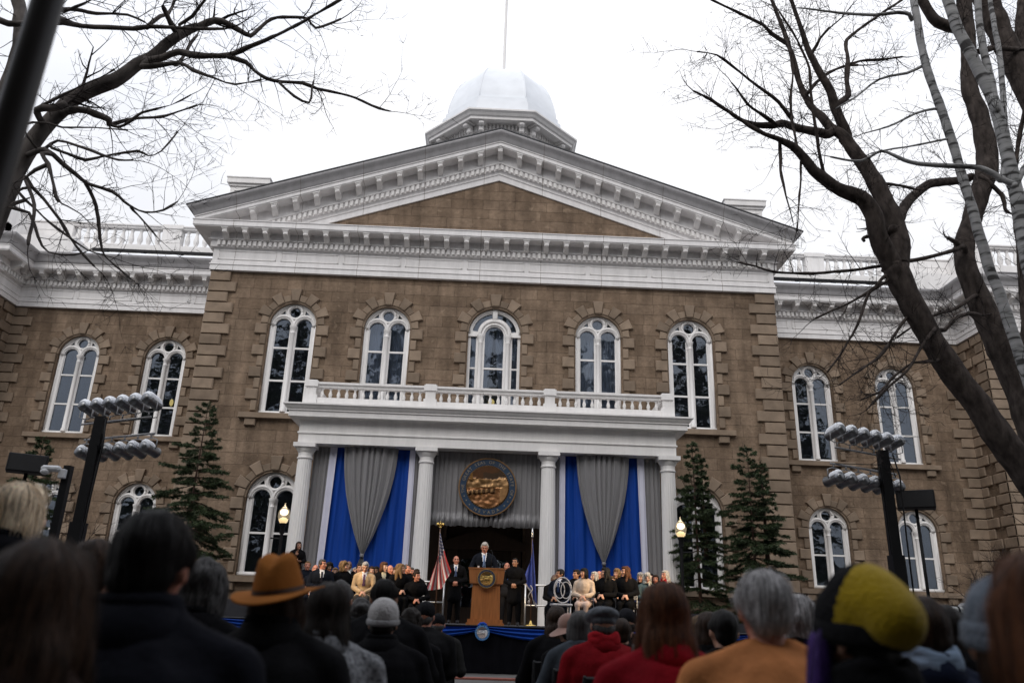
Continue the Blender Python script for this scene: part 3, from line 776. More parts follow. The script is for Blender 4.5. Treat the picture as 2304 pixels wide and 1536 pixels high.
# ---------- roof balustrades on the wings
BAL = MB(); BAL.lathe([(.11, 0), (.11, .07), (.07, .10), (.12, .25), (.125, .34), (.07, .56), (.055, .66), (.085, .70), (.085, .76), (.07, .78)], (0, 0, 0), 10)
BALM = BAL.mesh('baluster', WHITE2); smooth_by_angle(BALM)
def balustrade(x0, x1, y, zb, zr, piers, bal, pier_w=.75, spacing=.42, scale=1.0, depth=.36, solid=()):
    """base course, rail, piers at the given x, balusters between"""
    b = MB(); b.box(x0, x1, y - depth / 2, y + depth / 2, zb - .32, zb); b.box(x0, x1, y - depth / 2 + .03, y + depth / 2 - .03, zr - .16, zr - .06); b.box(x0, x1, y - depth / 2 - .04, y + depth / 2 + .04, zr - .06, zr)
    root = part('balustrade', b, WHITE2, BLD)
    edges = []
    for p in piers:
        pw = pier_w / 2; b = MB()
        b.box(p - pw, p + pw, y - depth / 2 - .05, y + depth / 2 + .05, zb - .33, zb + .08); b.box(p - pw + .05, p + pw - .05, y - depth / 2 - .01, y + depth / 2 + .01, zb + .08, zr - .15)
        b.box(p - pw, p + pw, y - depth / 2 - .06, y + depth / 2 + .06, zr - .15, zr + .035); b.box(p - pw + .04, p + pw - .04, y - depth / 2 - .02, y + depth / 2 + .02, zr + .035, zr + .07)
        h = (zr - zb) * .33; w2 = pw * .42
        for q in ((-w2, w2, h, h + .02), (-w2, w2, -h - .02, -h), (-w2, -w2 + .02, -h, h), (w2 - .02, w2, -h, h)):
            b.box(p + q[0], p + q[1], y - depth / 2 - .025, y - depth / 2 - .005, (zb + zr) / 2 - .03 + q[2], (zb + zr) / 2 - .03 + q[3])
        part('balustrade_pier', b, WHITE2, root); edges.append((p - pw, p + pw))
    edges = sorted(edges + list(solid)); 
    spans = [(edges[i][1], edges[i + 1][0]) for i in range(len(edges) - 1)]
    for a, c in spans:
        n = max(1, int(round((c - a) / spacing)))
        for k in range(n):
            o = obj('baluster', bal, root, (a + (c - a) * (k + .5) / n, y, zb)); o.scale = (scale, scale, (zr - .16 - zb) / .78)
    return root
YB = 6.1
for sg in (-1, 1):
    xs = sorted((sg * 10.8, sg * 22.3)); bands = sorted([(sg * 20.3, sg * 22.3)] if sg > 0 else [(-22.3, -20.3)])
    bands = [tuple(sorted(q)) for q in bands]
    root = balustrade(xs[0], xs[1], YB, 17.36, 18.42, [sg * 15.6], BALM, 1.0, .41, 1.05, .4, bands + [tuple(sorted((sg * 10.8, sg * 10.9)))])
    b = MB(); b.box(*sorted((sg * 20.3, sg * 22.3)), YB - .2, YB + .2, 17.03, 18.3); b.box(*sorted((sg * 20.45, sg * 22.1)), YB - .22, YB - .19, 17.5, 17.53); b.box(*sorted((sg * 20.45, sg * 22.1)), YB - .22, YB - .19, 17.95, 17.98)
    part('parapet_panel', b, WHITE2, root)
    b = MB(); b.box(*sorted((sg * 22.3, sg * 22.8)), YE + 1.15, YB + .2, 17.03, 18.42); b.box(*sorted((sg * 22.25, sg * 22.85)), YE + 1.1, YB + .25, 18.36, 18.44)
    part('parapet_panel', b, WHITE2, root)
    xs = sorted((sg * 22.3, sg * 33)); balustrade(xs[0], xs[1], YE + 1.3, 17.36, 18.42, [sg * 22.75, sg * 26], BALM, .9, .41, 1.05, .4)
    # roof slope, snow mound raised in place of the bright sky gap, dark snow rail
    b = MB(); b.add([(sg * 10.8, YW - 1.05, FB + 2.30), (sg * 33, YW - 1.05, FB + 2.30), (sg * 33, YB + 3, 17.15), (sg * 10.8, YB + 3, 17.15)], [(0, 1, 2, 3) if sg > 0 else (3, 2, 1, 0)]); part('roof', b, ROOF, BLD)
    b = MB(); x0, x1 = sorted((sg * 12.05, sg * 19.0)); n = 60; vs = []
    for i in range(n + 1):
        x = x0 + (x1 - x0) * i / n; j = .03 * noise.noise((x * 2, 0, 0))
        vs += [(x, YW - .95, FB + 2.30), (x, YW - .9, FB + 2.40 + j), (x, YW - .2, FB + 2.78 + j), (x, YW + .75, FB + 3.18 + j * .5)]
    b.add(vs, [(i * 4 + k, (i + 1) * 4 + k, (i + 1) * 4 + k + 1, i * 4 + k + 1) for i in range(n) for k in range(3)]); part('sky_gap_snow', b, SNOW, BLD, True)
    b = MB(); b.box(x0, x1, YB - .55, YB - .45, 16.80, 16.94); 
    for k in range(4): xx = x0 + (x1 - x0) * (k + .4) / 4; b.box(xx - .07, xx + .07, YB - .66, YB - .44, 16.2, 16.80)
    part('snow_rail', b, BLACKM, BLD)
    b = MB(); b.box(*sorted((sg * 10.8, sg * 22.3)), YB - .15, YB + .15, 15.8, 17.04); b.box(*sorted((sg * 19.3, sg * 22.35)), YW - .35, YB - .155, 15.85, 17.0); b.box(*sorted((sg * 22.36, sg * 22.9)), YE + .4, YB + .2, 15.85, 17.02); part('parapet_base', b, WHITE2, BLD)

# ================================================================== PORTICO
YP = -3.6; ZP = 5.95
b = MB(); pth = [(-5.78, .0), (-5.78, YP), (5.78, YP), (5.78, 0)]
b.sweep([(-.3, ZP + .13), (.23, ZP + .13), (.23, ZP + .42), (.27, ZP + .44), (.27, ZP + .48), (.235, ZP + .50), (.235, ZP + .86), (.29, ZP + .92), (-.3, ZP + .92)], pth)
ENT = part('portico_entablature', b, WHITE2, BLD)
b = MB(); b.sweep([(-.3, ZP + .92), (.55, ZP + .92), (.55, ZP + 1.09), (.59, ZP + 1.10), (.59, ZP + 1.14), (.62, ZP + 1.16), (.68, ZP + 1.24), (.72, ZP + 1.27), (.72, ZP + 1.32), (-.3, ZP + 1.35)], pth); part('portico_cornice', b, WHITE2, BLD)
b = MB(); b.box(-5.6, 5.6, YP + .2, .1, ZP + .95, ZP + 1.3); part('portico_ceiling', b, mat('ceiling_boards', (.30, .28, .26), rough=.8), BLD)
shaft = [(.27, .45), (.27, .55), (.285, .60), (.265, .66), (.262, .70)] + [(.262 - .04 * (t / 10) ** 1.6, .70 + (ZP - 1.05) * t / 10) for t in range(1, 11)]
for x in (-5.77, -1.94, 1.94, 5.77):
    b = MB(); b.lathe(shaft, (x, YP, 0), 40, 0, .045); c = part('column', b, WHITE2, BLD)
    k = MB(); k.lathe([(.222, ZP - .36), (.25, ZP - .34), (.25, ZP - .30), (.225, ZP - .28), (.225, ZP - .16), (.26, ZP - .12), (.31, ZP - .02), (.31, ZP + .0)], (x, YP, 0), 24); k.box(x - .345, x + .345, YP - .345, YP + .345, ZP + .0, ZP + .13)
    smooth_by_angle(part('capital', k, WHITE2, c).data)
BAL2 = MB(); BAL2.lathe([(.075, 0), (.075, .05), (.045, .07), (.05, .11), (.065, .13), (.05, .16), (.068, .24), (.07, .30), (.055, .40), (.035, .55), (.032, .62), (.05, .65), (.05, .68), (.065, .72), (.065, .78)], (0, 0, 0), 12)
BAL2M = BAL2.mesh('baluster', WHITE2); smooth_by_angle(BAL2M)
balustrade(-5.95, 5.95, YP - .12, ZP + 1.62, ZP + 2.13, [-5.78, -1.94, 1.94, 5.78], BAL2M, .42, .257, .9, .26)
for sg in (-1, 1):
    b = MB(); b.box(*sorted((sg * 5.68, sg * 5.9)), YP, -.2, ZP + 1.30, ZP + 1.62); b.box(*sorted((sg * 5.66, sg * 5.92)), YP, -.2, ZP + 1.98, ZP + 2.13)
    r_ = part('balustrade', b, WHITE2, BLD)
    for k in range(11): o = obj('baluster', BAL2M, r_, (sg * 5.79, YP + .35 + k * .29, ZP + 1.62)); o.scale = (.9, .9, .36 / .78)
b = MB(); b.box(-7.5, 7.5, -4.3, -.01, -.02, .46); part('portico_floor', b, mat('porch_stone', (.2, .18, .16), rough=.9), BLD)
# doorway at the back of the porch
WOOD_D = mat('dark_door_wood', (.045, .024, .013), rough=.5, var=.3, scale=3, stretch=(8, 8, .6))
b = MB(); b.box(-1.3, -.95, -.06, .30, .46, 3.3); b.box(.95, 1.3, -.06, .30, .46, 3.3); b.box(-1.45, 1.45, -.12, .30, 3.3, 3.55); b.box(-1.3, 1.3, .24, .32, .46, 4.28)
b.add([(-1.5, -.14, 3.55), (1.5, -.14, 3.55), (0, -.14, 4.05), (-1.5, .2, 3.55), (1.5, .2, 3.55), (0, .2, 4.05)], [(0, 1, 2), (0, 2, 5, 3), (1, 4, 5, 2)])
dr = part('doorway', b, WOOD_D, BLD)
b = MB(); b.box(-.8, -.1, .19, .21, 1.4, 3.0); b.box(.1, .8, .19, .21, 1.4, 3.0); part('door_glass', b, GLASS, dr)
for sg in (-1, 1): b = MB(); b.box(*sorted((sg * 2.2, sg * 1.45)), -.05, .02, .46, 5.2); part('porch_panelling', b, mat('porch_brown_panel', (.06, .035, .02), rough=.6, stretch=(9, 9, .5)), BLD)
b = MB()
for k in range(6):
    a = k * pi / 3; b.tube([(0, -1.9, 4.28), (.16 * cos(a), -1.9 + .16 * sin(a), 4.2), (.2 * cos(a), -1.9 + .2 * sin(a), 4.32)], .012, 5); b.ell((.2 * cos(a), -1.9 + .2 * sin(a), 4.36), (.03, .03, .05))
b.tube([(0, -1.9, 4.2), (0, -1.9, 6.9)], .012, 5)
tag(part('porch_chandelier', b, mat('old_brass', (.12, .07, .03), rough=.4, metal=.7)), 'small dark chandelier hanging in the porch above the doorway', 'chandelier')
# ================================================================== STAGE
HS = .88; YS = -11.93
CARPET = mat('stage_carpet', (.035, .035, .04), rough=.95, bump=.3, bscale=90)
CLOTHB = mat('black_skirt_cloth', (.006, .006, .008), rough=.95, spec=.03)
BLUE = mat('royal_blue_satin', (.006, .050, .30), rough=.55, var=.12, scale=2, stretch=(6, 6, .5), spec=.15)
GREYS = mat('silver_grey_satin', (.185, .18, .185), rough=.45, var=.10, scale=2, stretch=(7, 7, .4), sheen=.3)
LAV = mat('white_satin', (.62, .62, .74), rough=.5, var=.05, scale=2)
st = thing('stage_platform', 'black skirted stage platform in front of the white portico', 'stage', (0, -8, 0))
def unparent_loc(p): return (-p[0], -p[1], -p[2])
def child(name, mb, mats, root, smooth=False, tint=False):
    me = mb.mesh(name, mats, smooth, tint); me.transform(Matrix.Translation([-c for c in root.location])); return obj(name, me, root)
b = MB(); b.box(-6.6, 6.6, YS, -4.35, HS - .12, HS); child('deck', b, CARPET, st)
b = MB(); n = 420; vs = []
for j in range(2):
    for i in range(n + 1):
        x = -6.6 + 13.2 * i / n
        vs.append((x, YS - .03 - .022 * (1 + sin(x * 21 + 1.3 * sin(x * 2.3))) * (1.0 if j == 0 else .35), .01 if j == 0 else HS - .01))
b.add(vs, [(i, i + 1, n + 2 + i, n + 1 + i) for i in range(n)])
for sx in (-6.6, 6.6): b.add([(sx, YS, .01), (sx, -4.35, .01), (sx, -4.35, HS - .13), (sx, YS, HS - .13)], [(0, 1, 2, 3)])
child('skirt', b, CLOTHB, st, True)
for sg in (-1, 1):
    b = MB(); b.box(*sorted((sg * 2.0, sg * 6.2)), -9.65, -8.6, HS, HS + .2); b.box(*sorted((sg * 2.0, sg * 6.2)), -8.59, -7.3, HS, HS + .4); child('riser', b, CARPET, st)
# blue bunting swags along the stage edge
for k, (xa, xb) in enumerate(((-5.2, -2.55), (-2.55, .04), (.04, 2.65), (2.65, 5.3))):
    b = MB(); nu, nv = 40, 14; vs = []
    for i in range(nu + 1):
        u = i / nu; x = xa + (xb - xa) * u; sag = 4 * u * (1 - u)
        for j in range(nv + 1):
            v = j / nv; z = HS + .01 - .03 - v * (.07 + .15 * sag) - sag * .03
            y = YS - .07 - .028 * sin(v * 16 + u * 2) - .02 * sag * sin(v * pi)
            vs.append((x, y, z))
    b.add(vs, [(i * (nv + 1) + j, (i + 1) * (nv + 1) + j, (i + 1) * (nv + 1) + j + 1, i * (nv + 1) + j + 1) for i in range(nu) for j in range(nv)])
    o = part('bunting_swag', b, BLUE, None, True)
    tag(o, ['blue satin bunting swag far left on the stage edge', 'blue satin bunting swag on the stage edge just left of the round emblem', 'blue satin bunting swag on the stage edge just right of the round emblem', 'blue satin bunting swag far right on the stage edge'][k], 'bunting', 'bunting swags along the stage edge')
b = MB()
for k in range(9):
    a = k * 2 * pi / 9; b.ell((.04 + .055 * cos(a), YS - .12, HS - .015 + .05 * sin(a)), (.045, .03, .03), None, 0, 8, 6)
tag(part('bunting_rosette', b, BLUE, None, True), 'gathered blue satin rosette above the round emblem on the stage edge', 'rosette')

# ------------------------------------------------------------------ curtains
def cloth_grid(fx, nu, nv):
    m = MB(); m.add([fx(i / nu, j / nv) for i in range(nu + 1) for j in range(nv + 1)], [(i * (nv + 1) + j, (i + 1) * (nv + 1) + j, (i + 1) * (nv + 1) + j + 1, i * (nv + 1) + j + 1) for i in range(nu) for j in range(nv)])
    return m
ZT, ZB_ = 6.07, .9
def drop(xt0, xt1, xb0, xb1, y, amp, wl, ph=0.0, zt=ZT, zb=ZB_):
    n = max(10, int(abs(xt1 - xt0) / wl * 10))
    def f(u, v):
        x = (xt0 + (xt1 - xt0) * u) * v + (xb0 + (xb1 - xb0) * u) * (1 - v); s = (xt0 + (xt1 - xt0) * u)
        q = 2 * pi * s / wl + ph + 1.8 * noise.noise((s * 2.1, ph, v * .6)) + .9 * sin(s * 3.1 + ph) + .25 * sin(v * 4 + s * 2)
        return (x, y + amp * (.65 + .7 * noise.noise((s * 2.7, 3, ph))) * (sin(q) + .35 * sin(2.3 * q + 1)) * (.75 + .25 * (1 - v)), zb + (zt - zb) * v)
    return cloth_grid(f, n, 14)
HWT = [(6.07, .86), (5.5, .82), (5.1, .77), (4.6, .68), (4.15, .56), (3.7, .42), (3.35, .30), (3.05, .17), (2.85, .08), (2.74, .045), (2.66, .05), (2.5, .10), (2.35, .13)]
zz = [a for a, _ in HWT][::-1]; hh = [h for _, h in HWT][::-1]
def gather(xc, side):
    def f(u, v):
        z = 2.35 + (6.07 - 2.35) * v; h = float(np.interp(z, zz, hh)); t = 2 * u - 1
        ph = t * 26 + 1.7 * sin(t * 5) + 1.6 * noise.noise((t * 4, side, v * .8))
        y = -3.50 - .10 * (1 - t * t) * min(1, h * 3) - (.018 + .022 * min(1, h)) * (sin(ph) + .4 * sin(ph * 1.9 + 2))
        return (xc + t * h + (.16 * max(0, (2.74 - z)) if side > 0 else -.05 * max(0, 2.74 - z)), y, z)
    return cloth_grid(f, 150, 46)
side_word = {-1: 'left of the doorway', 1: 'right of the doorway'}
for sg in (-1, 1):
    wd = side_word[sg]; G = 'drapes hung between the portico columns'
    def mir(m): 
        if sg > 0: m.v = [(-p[0], p[1], p[2]) for p in m.v]; m.f = [f[::-1] for f in m.f]
        return m
    o = part('blue_drape', mir(drop(-4.97, -2.40, -5.05, -2.42, -3.30, .065, .36, sg)), BLUE, None, True); tag(o, f'royal blue satin drape behind the gathered grey one {wd}', 'drape', G)
    for (a, c_, d, e, which) in ((-5.05, -4.82, -5.12, -4.93, 'outer'), (-2.50, -2.32, -2.50, -2.30, 'inner')):
        o = part('white_drape', mir(drop(a, c_, d, e, -3.40, .02, .17)), LAV, None, True)
        tag(o, f'narrow white drape on the {"doorway side" if which == "inner" else "outer side"} of the blue drape {wd}', 'drape', G)
    for (a, c_, d, e, which) in ((-5.56, -5.02, -5.56, -5.09, 'outer'), (-2.36, -2.02, -2.34, -2.02, 'inner')):
        o = part('grey_drape', mir(drop(a, c_, d, e, -3.36, .035, .15)), GREYS, None, True)
        tag(o, f'grey satin side drape beside the {"outermost" if which == "outer" else "inner"} column {wd}', 'drape', G)
    o = part('gathered_drape', gather(-3.72 if sg < 0 else 3.70, sg), GREYS, None, True)
    tag(o, f'grey satin drape tied to a point over the blue {wd}', 'drape', G)
    b = MB(); b.lathe([(.05, -.05), (.062, -.02), (.062, .03), (.05, .05)], (-3.72 if sg < 0 else 3.70, -3.54, 2.73), 10); part('tie_band', b, GREYS, o, True)
def val(u, v):
    x = -1.78 + 3.56 * u; q = x * 38 + 2.2 * sin(x * 3.7); low = 3.74 + .05 * noise.noise((x * 3, 1, 0)) + .05 * noise.noise((x * 9, 2, 0))
    puff = 1.0 if v > .14 else 1.0 + 2.4 * sin((.14 - v) / .14 * pi) * (.5 + noise.noise((x * 5, 7, 0)))
    y = -3.30 - .022 * (sin(q) + .4 * sin(2.1 * q)) * (.6 + .4 * (1 - v)) * puff - (.10 * sin((.16 - v) / .16 * pi) if v < .16 else 0)
    return (x, y, low + (6.07 - low) * v)
tag(part('valance', cloth_grid(val, 230, 40), GREYS, None, True), 'wide grey satin valance with a ruffled hem above the doorway, behind the big round seal', 'drape')

# ------------------------------------------------------------------ seals
GOLD = mat('seal_gold', (.26, .145, .060), rough=.42, metal=.55, var=.2, scale=12, tint=True)
SRING = mat('seal_blue_enamel', (.012, .035, .075), rough=.4)
GOLDL = mat('seal_gold_letter', (.30, .25, .19), rough=.4, metal=.3)
SILV = mat('seal_silver', (.50, .52, .55), rough=.5, metal=.2, tint=True)
CYAN = mat('seal_light_blue', (.03, .17, .42), rough=.5)
def letters(txt, size):
    out_ = []
    for ch in txt:
        if ch == ' ': out_.append(None); continue
        cu = bpy.data.curves.new('letter', 'FONT'); cu.body = ch; cu.size = size; cu.align_x = 'CENTER'; cu.extrude = .006 * size / .12; cu.resolution_u = 2
        out_.append(evaluated(bpy.data.objects.new('letter', cu)))
    return out_
def arc_text(mb, txt, size, rad, a0, a1, inward):
    ls = letters(txt, size); n = len(ls)
    for i, me in enumerate(ls):
        if me is None: continue
        a = a0 + (a1 - a0) * (i / (n - 1)); rot = a - pi / 2 if not inward else a + pi / 2
        vs = []
        for v in me.vertices:
            x, y = v.co.x, v.co.y - size * .35
            X = x * cos(rot) - y * sin(rot) + rad * cos(a); Z = x * sin(rot) + y * cos(rot) + rad * sin(a); vs.append((X, -v.co.z, Z))
        mb.add(vs, [tuple(p.vertices) for p in me.polygons]); bpy.data.meshes.remove(me)
def relief(R, seed=0):
    """landscape in low relief: sky, mountains, a train on its trestle, a mill, fields"""
    m = MB(); nr, na = 26, 96; rnd = random.Random(seed)
    ridge = lambda x: .26 + .10 * noise.noise((x * 3.2, seed, 0)) + .12 * max(0, abs(x) - .35) + .05 * noise.noise((x * 9, 3, seed))
    P = []; T = []
    def hgt(x, z):
        r = sqrt(x * x + z * z)
        if z > ridge(x):
            return .0, (.20, .20, .24) if (x > -.15 and z < ridge(x) + .22) else (.34, .25, .20)
        if z > -.02:
            d = noise.noise((x * 6, z * 7, 1.5)); return .05 + .05 * d, (1.15 + .4 * d,) * 3
        if -.28 < z <= -.02 and x < .25 and abs(z + .14 - .10 * x) < .07:
            k = sin((x * 40)); return .07 + .03 * (k > 0), (.35, .30, .28) if k > -.2 else (1.2, 1.2, 1.2)
        if x > .40 and z > -.55: return .06, (1.3, 1.25, 1.2)
        d = noise.noise((x * 8, z * 8, 7)); return .03 + .04 * d, (.95 + .6 * d, .75 + .5 * d, .65 + .5 * d)
    vs = [(0, -.05 * R, 0)]; cols = []
    for i in range(1, nr + 1):
        r = .70 * i / nr
        for k in range(na):
            a = 2 * pi * k / na; x, z = r * cos(a), r * sin(a); h, c_ = hgt(x, z); vs.append((x * R, -(.01 + h) * R, z * R)); cols.append(c_)
    for k in range(na): m.f.append((0, 1 + k, 1 + (k + 1) % na)); m.m.append(0); m.t.append(cols[k])
    for i in range(nr - 1):
        for k in range(na):
            a, b_ = 1 + i * na, 1 + (i + 1) * na; k2 = (k + 1) % na
            m.f.append((a + k, b_ + k, b_ + k2, a + k2)); m.m.append(0); m.t.append(cols[i * na + k])
    m.v = [tuple(v) for v in vs]
    # mill tower and telegraph-pole like upright
    m.box(-.60 * R, -.52 * R, -.10 * R, 0, .20 * R, .44 * R, 0, (.8, .7, .4)); m.box(.17 * R, .19 * R, -.12 * R, 0, -.16 * R, .06 * R, 0, (1.3, 1.2, 1.0))
    return m
def seal(name, R, loc, label, golds, ring, lettering, small=False):
    root = thing(name, label, 'emblem', loc)
    b = MB(); b.lathe([(0.0, 0), (.99 * R, 0), (R, .05 * R), (.985 * R, .09 * R), (.955 * R, .09 * R), (.945 * R, .05 * R), (.0, .05 * R)], (0, 0, 0), 72); rim = b.mesh('rim', golds if not small or ring is not CYAN else ring, True, tint=True); rim.transform(Matrix.Rotation(radians(90), 4, 'X')); smooth_by_angle(rim); obj('rim', rim, root)
    b = MB(); b.lathe([(.74 * R, .051 * R), (.95 * R, .051 * R), (.95 * R, .065 * R), (.74 * R, .065 * R)], (0, 0, 0), 72, caps=False); r2 = b.mesh('ring', ring); r2.transform(Matrix.Rotation(radians(90), 4, 'X')); obj('ring', r2, root)
    b = MB()
    for k in range(64):
        a = 2 * pi * k / 64; b.ell((.725 * R * cos(a), -.07 * R, .725 * R * sin(a)), (.022 * R, .03 * R, .022 * R), None, 0, 6, 4, .8)
    part('bead_border', b, golds, root, True, True)
    b = relief(R, 2); 
    o = part('relief', b, golds, root, False, True, loc=(0, -.052 * R, 0)); smooth_by_angle(o.data, 60)
    if lettering:
        b = MB(); arc_text(b, 'THE GREAT SEAL OF THE STATE OF', .15 * R, .85 * R, radians(193), radians(-16), False)
        arc_text(b, 'NEVADA', .15 * R, .85 * R, radians(243), radians(296), True)
        part('lettering', b, lettering, root, loc=(0, -.075 * R, 0))
        b = MB()
        for a in (203, 214, 226, 314, 326, 337):
            pts = []
            for k in range(10):
                q = k * pi / 5 + pi / 2; r_ = (.035 if k % 2 == 0 else .015) * R; pts.append((.85 * R * cos(radians(a)) + r_ * cos(q), -.08 * R, .85 * R * sin(radians(a)) + r_ * sin(q)))
            b.add(pts, [tuple(range(9, -1, -1))])
        part('star', b, lettering, root)
    return root
seal('state_seal', .925, (.03, -3.45, 4.955), 'big round gold state seal with blue lettered rim hanging on the grey valance', GOLD, SRING, GOLDL)
seal('podium_seal', .19, (.085, -11.46, 1.79), 'round gold and navy seal on the front of the wooden lectern', mat('seal_gold_bright', (.50, .34, .10), rough=.4, metal=.4, var=.2, scale=30, tint=True), mat('seal_navy', (.025, .04, .09), rough=.5), GOLDL, True)
seal('stage_emblem', .145, (.04, YS - .16, .745), 'round silver and light blue emblem hanging on the stage front', SILV, CYAN, mat('emblem_white', (.6, .65, .7)), True)

# ------------------------------------------------------------------ lectern
OAK = mat('lectern_oak', (.36, .132, .040), rough=.38, var=.22, scale=3, stretch=(14, 14, .9), bump=.05)
OAKL = mat('lectern_oak_side', (.40, .155, .052), rough=.38, var=.2, scale=3, stretch=(14, 14, .9))
pod = thing('lectern', 'wooden lectern with a wide top box and tapered pedestal at the stage front', 'lectern', (.085, -11.2, HS))
def frust(x0, x1, z0, z1, d0, d1, yc=0): 
    return [(-x0, yc - d0, z0), (x0, yc - d0, z0), (x0, yc + d0, z0), (-x0, yc + d0, z0), (-x1, yc - d1, z1), (x1, yc - d1, z1), (x1, yc + d1, z1), (-x1, yc + d1, z1)]
HEX = [(0, 3, 2, 1), (4, 5, 6, 7), (0, 1, 5, 4), (1, 2, 6, 5), (2, 3, 7, 6), (3, 0, 4, 7)]
b = MB(); b.box(-.39, .39, -.28, .28, 0, .045); b.box(-.36, .36, -.255, .255, .045, .115); part('plinth', b, OAK, pod)
b = MB(); b.add(frust(.30, .285, .115, .84, .19, .18), HEX); b.box(-.004, .004, -.193, -.18, .13, .82, 0); part('pedestal', b, OAK, pod)
b = MB(); b.add(frust(.345, .375, .81, 1.10, .22, .25), HEX); b.box(-.385, .385, -.26, .26, 1.10, 1.125); part('top_box', b, OAKL, pod)
for x in (-.06, .09):
    m = MB(); m.tube([(x, -.05, 1.12), (x, -.04, 1.3), (x + .02, .02, 1.45), (x - .01, .10, 1.50)], [.006, .006, .006, .006], 5); m.tube([(x - .01, .10, 1.50), (x - .015, .14, 1.51)], .014, 6)
    o = part('microphone', m, BLACKM, None, True, loc=tuple(pod.location)); tag(o, f'thin black gooseneck microphone on the lectern, {"left" if x < 0 else "right"} one of the two', 'microphone', 'lectern microphones')
m = MB(); m.box(-.12, .14, -.02, .2, 1.126, 1.14); m.box(-.2, -.16, -.1, -.06, 1.126, 1.17)
tag(part('speech_papers', m, mat('paper_white', (.75, .74, .72)), None, loc=tuple(pod.location)), 'white speech papers lying on the lectern top', 'papers')

# ------------------------------------------------------------------ guard rails
def rail(x0, x1, y, label, nposts=2, z0=HS):
    root = thing('guard_rail', label, 'railing', ((x0 + x1) / 2, y, z0), 0, 'silver guard rails on the stage')
    w2 = (x1 - x0) / 2
    m = MB(); m.tube([(-w2, 0, 1.0), (w2, 0, 1.0)], .024, 8); part('top_rail', m, RAILM, root, True)
    m = MB(); m.tube([(-w2, 0, .5), (w2, 0, .5)], .02, 8); part('middle_rail', m, RAILM, root, True)
    for k in range(nposts):
        m = MB(); x = -w2 + 2 * w2 * k / (nposts - 1); m.tube([(x, 0, 0), (x, 0, 1.0)], .022, 8); part('post', m, RAILM, root, True)
rail(-1.95, -.99, -7.1, 'silver guard rail beside the striped flag'); rail(-.90, -.86, -5.6, 'short silver rail post just right of the striped flag', 2)
rail(1.12, 2.0, -7.1, 'silver guard rail beside the blue flag'); rail(.98, 1.02, -5.6, 'short silver rail post just left of the blue flag', 2)
rail(4.35, 5.05, -7.0, 'silver guard rail at the outer end of the seats right of the lectern', 2)

# ------------------------------------------------------------------ flags
BRASS = mat('brass', (.72, .50, .16), rough=.25, metal=1)
POLE = mat('flag_pole_wood', (.10, .05, .03), rough=.4)
RED, FW, NAVY = mat('flag_red', (.42, .018, .03), rough=.6, sheen=.2), mat('flag_white', (.66, .62, .62), rough=.6, sheen=.2), mat('flag_navy', (.014, .022, .10), rough=.6, sheen=.2)
fl = thing('national_flag', 'stars and stripes flag with brass eagle standing left of the lectern', 'flag', (-1.13, -8.0, HS))
b = MB(); b.tube([(0, 0, .03), (0, 0, 2.26)], .016, 8); part('pole', b, POLE, fl, True)
b = MB(); b.lathe([(.17, 0), (.17, .015), (.06, .04), (.03, .09), (.02, .13)], (0, 0, 0), 16); part('base', b, BRASS, fl, True)
b = MB(); b.ell((0, 0, 2.29), (.03, .03, .03)); b.ell((0, 0, 2.36), (.026, .03, .055))
for sg in (-1, 1): b.add([(sg * .015, -.01, 2.34), (sg * .05, -.012, 2.41), (sg * .10, -.012, 2.39), (sg * .09, -.012, 2.33), (sg * .05, -.01, 2.31), (sg * .015, .012, 2.34), (sg * .05, .012, 2.41), (sg * .10, .012, 2.39), (sg * .09, .012, 2.33), (sg * .05, .012, 2.31)], [(0, 1, 2, 3, 4), (9, 8, 7, 6, 5)] + [(k, 5 + k, 5 + (k + 1) % 5, (k + 1) % 5) for k in range(5)])
b.ell((0, -.02, 2.42), (.018, .025, .02)); part('eagle_finial', b, BRASS, fl, True)
def drape(u, v, top=2.18, wid=1.0):
    e0 = np.array([0, 0, top - .62 * v])
    ex = np.interp(v, [0, .5, 1], [.34, .12, -.26]) * wid; ez = np.interp(v, [0, .5, 1], [1.22, .80, .74])
    q = u ** .85; x = ex * (q * .65 + .35 * q * q); z = e0[2] + (ez - e0[2]) * u - .05 * sin(pi * u) * (1 - v)
    y = -.03 - .09 * sin(v * 21 + u * 2.2) * min(1, .3 + u) - .03 * sin(v * 9 - 1)
    return (x, y, z)
b = MB(); nu, nv = 60, 78; vs = [drape(i / nu, j / nv) for i in range(nu + 1) for j in range(nv + 1)]
b.v = [tuple(p) for p in vs]
for i in range(nu):
    for j in range(nv):
        u, v = (i + .5) / nu, (j + .5) / nv; s = int(v * 13)
        if u < .42 and v < 7 / 13:
            cu_, cv_ = u / .42 * 11, v / (7 / 13) * 9; mi = 2
            if (int(cu_) + int(cv_)) % 2 == 0 and abs(cu_ % 1 - .5) < .34 and abs(cv_ % 1 - .5) < .34: mi = 1
        else: mi = 0 if s % 2 == 0 else 1
        b.f.append((i * (nv + 1) + j, (i + 1) * (nv + 1) + j, (i + 1) * (nv + 1) + j + 1, i * (nv + 1) + j + 1)); b.m.append(mi); b.t.append(1.0)
part('flag_cloth', b, [RED, FW, NAVY], fl, True)
fl2 = thing('state_flag', 'furled blue flag with silver fringe on a pole right of the lectern', 'flag', (1.22, -8.0, HS))
b = MB(); b.tube([(0, 0, .03), (0, 0, 2.12)], .016, 8); part('pole', b, POLE, fl2, True)
b = MB(); b.lathe([(.17, 0), (.17, .015), (.06, .04), (.03, .09), (.02, .13)], (0, 0, 0), 16); part('base', b, BRASS, fl2, True)
b = MB(); b.lathe([(.02, 2.1), (.028, 2.14), (.018, 2.17), (.03, 2.22), (.003, 2.36)], (0, 0, 0), 10); part('spear_finial', b, mat('finial_silver', (.75, .74, .7), rough=.2, metal=1), fl2, True)
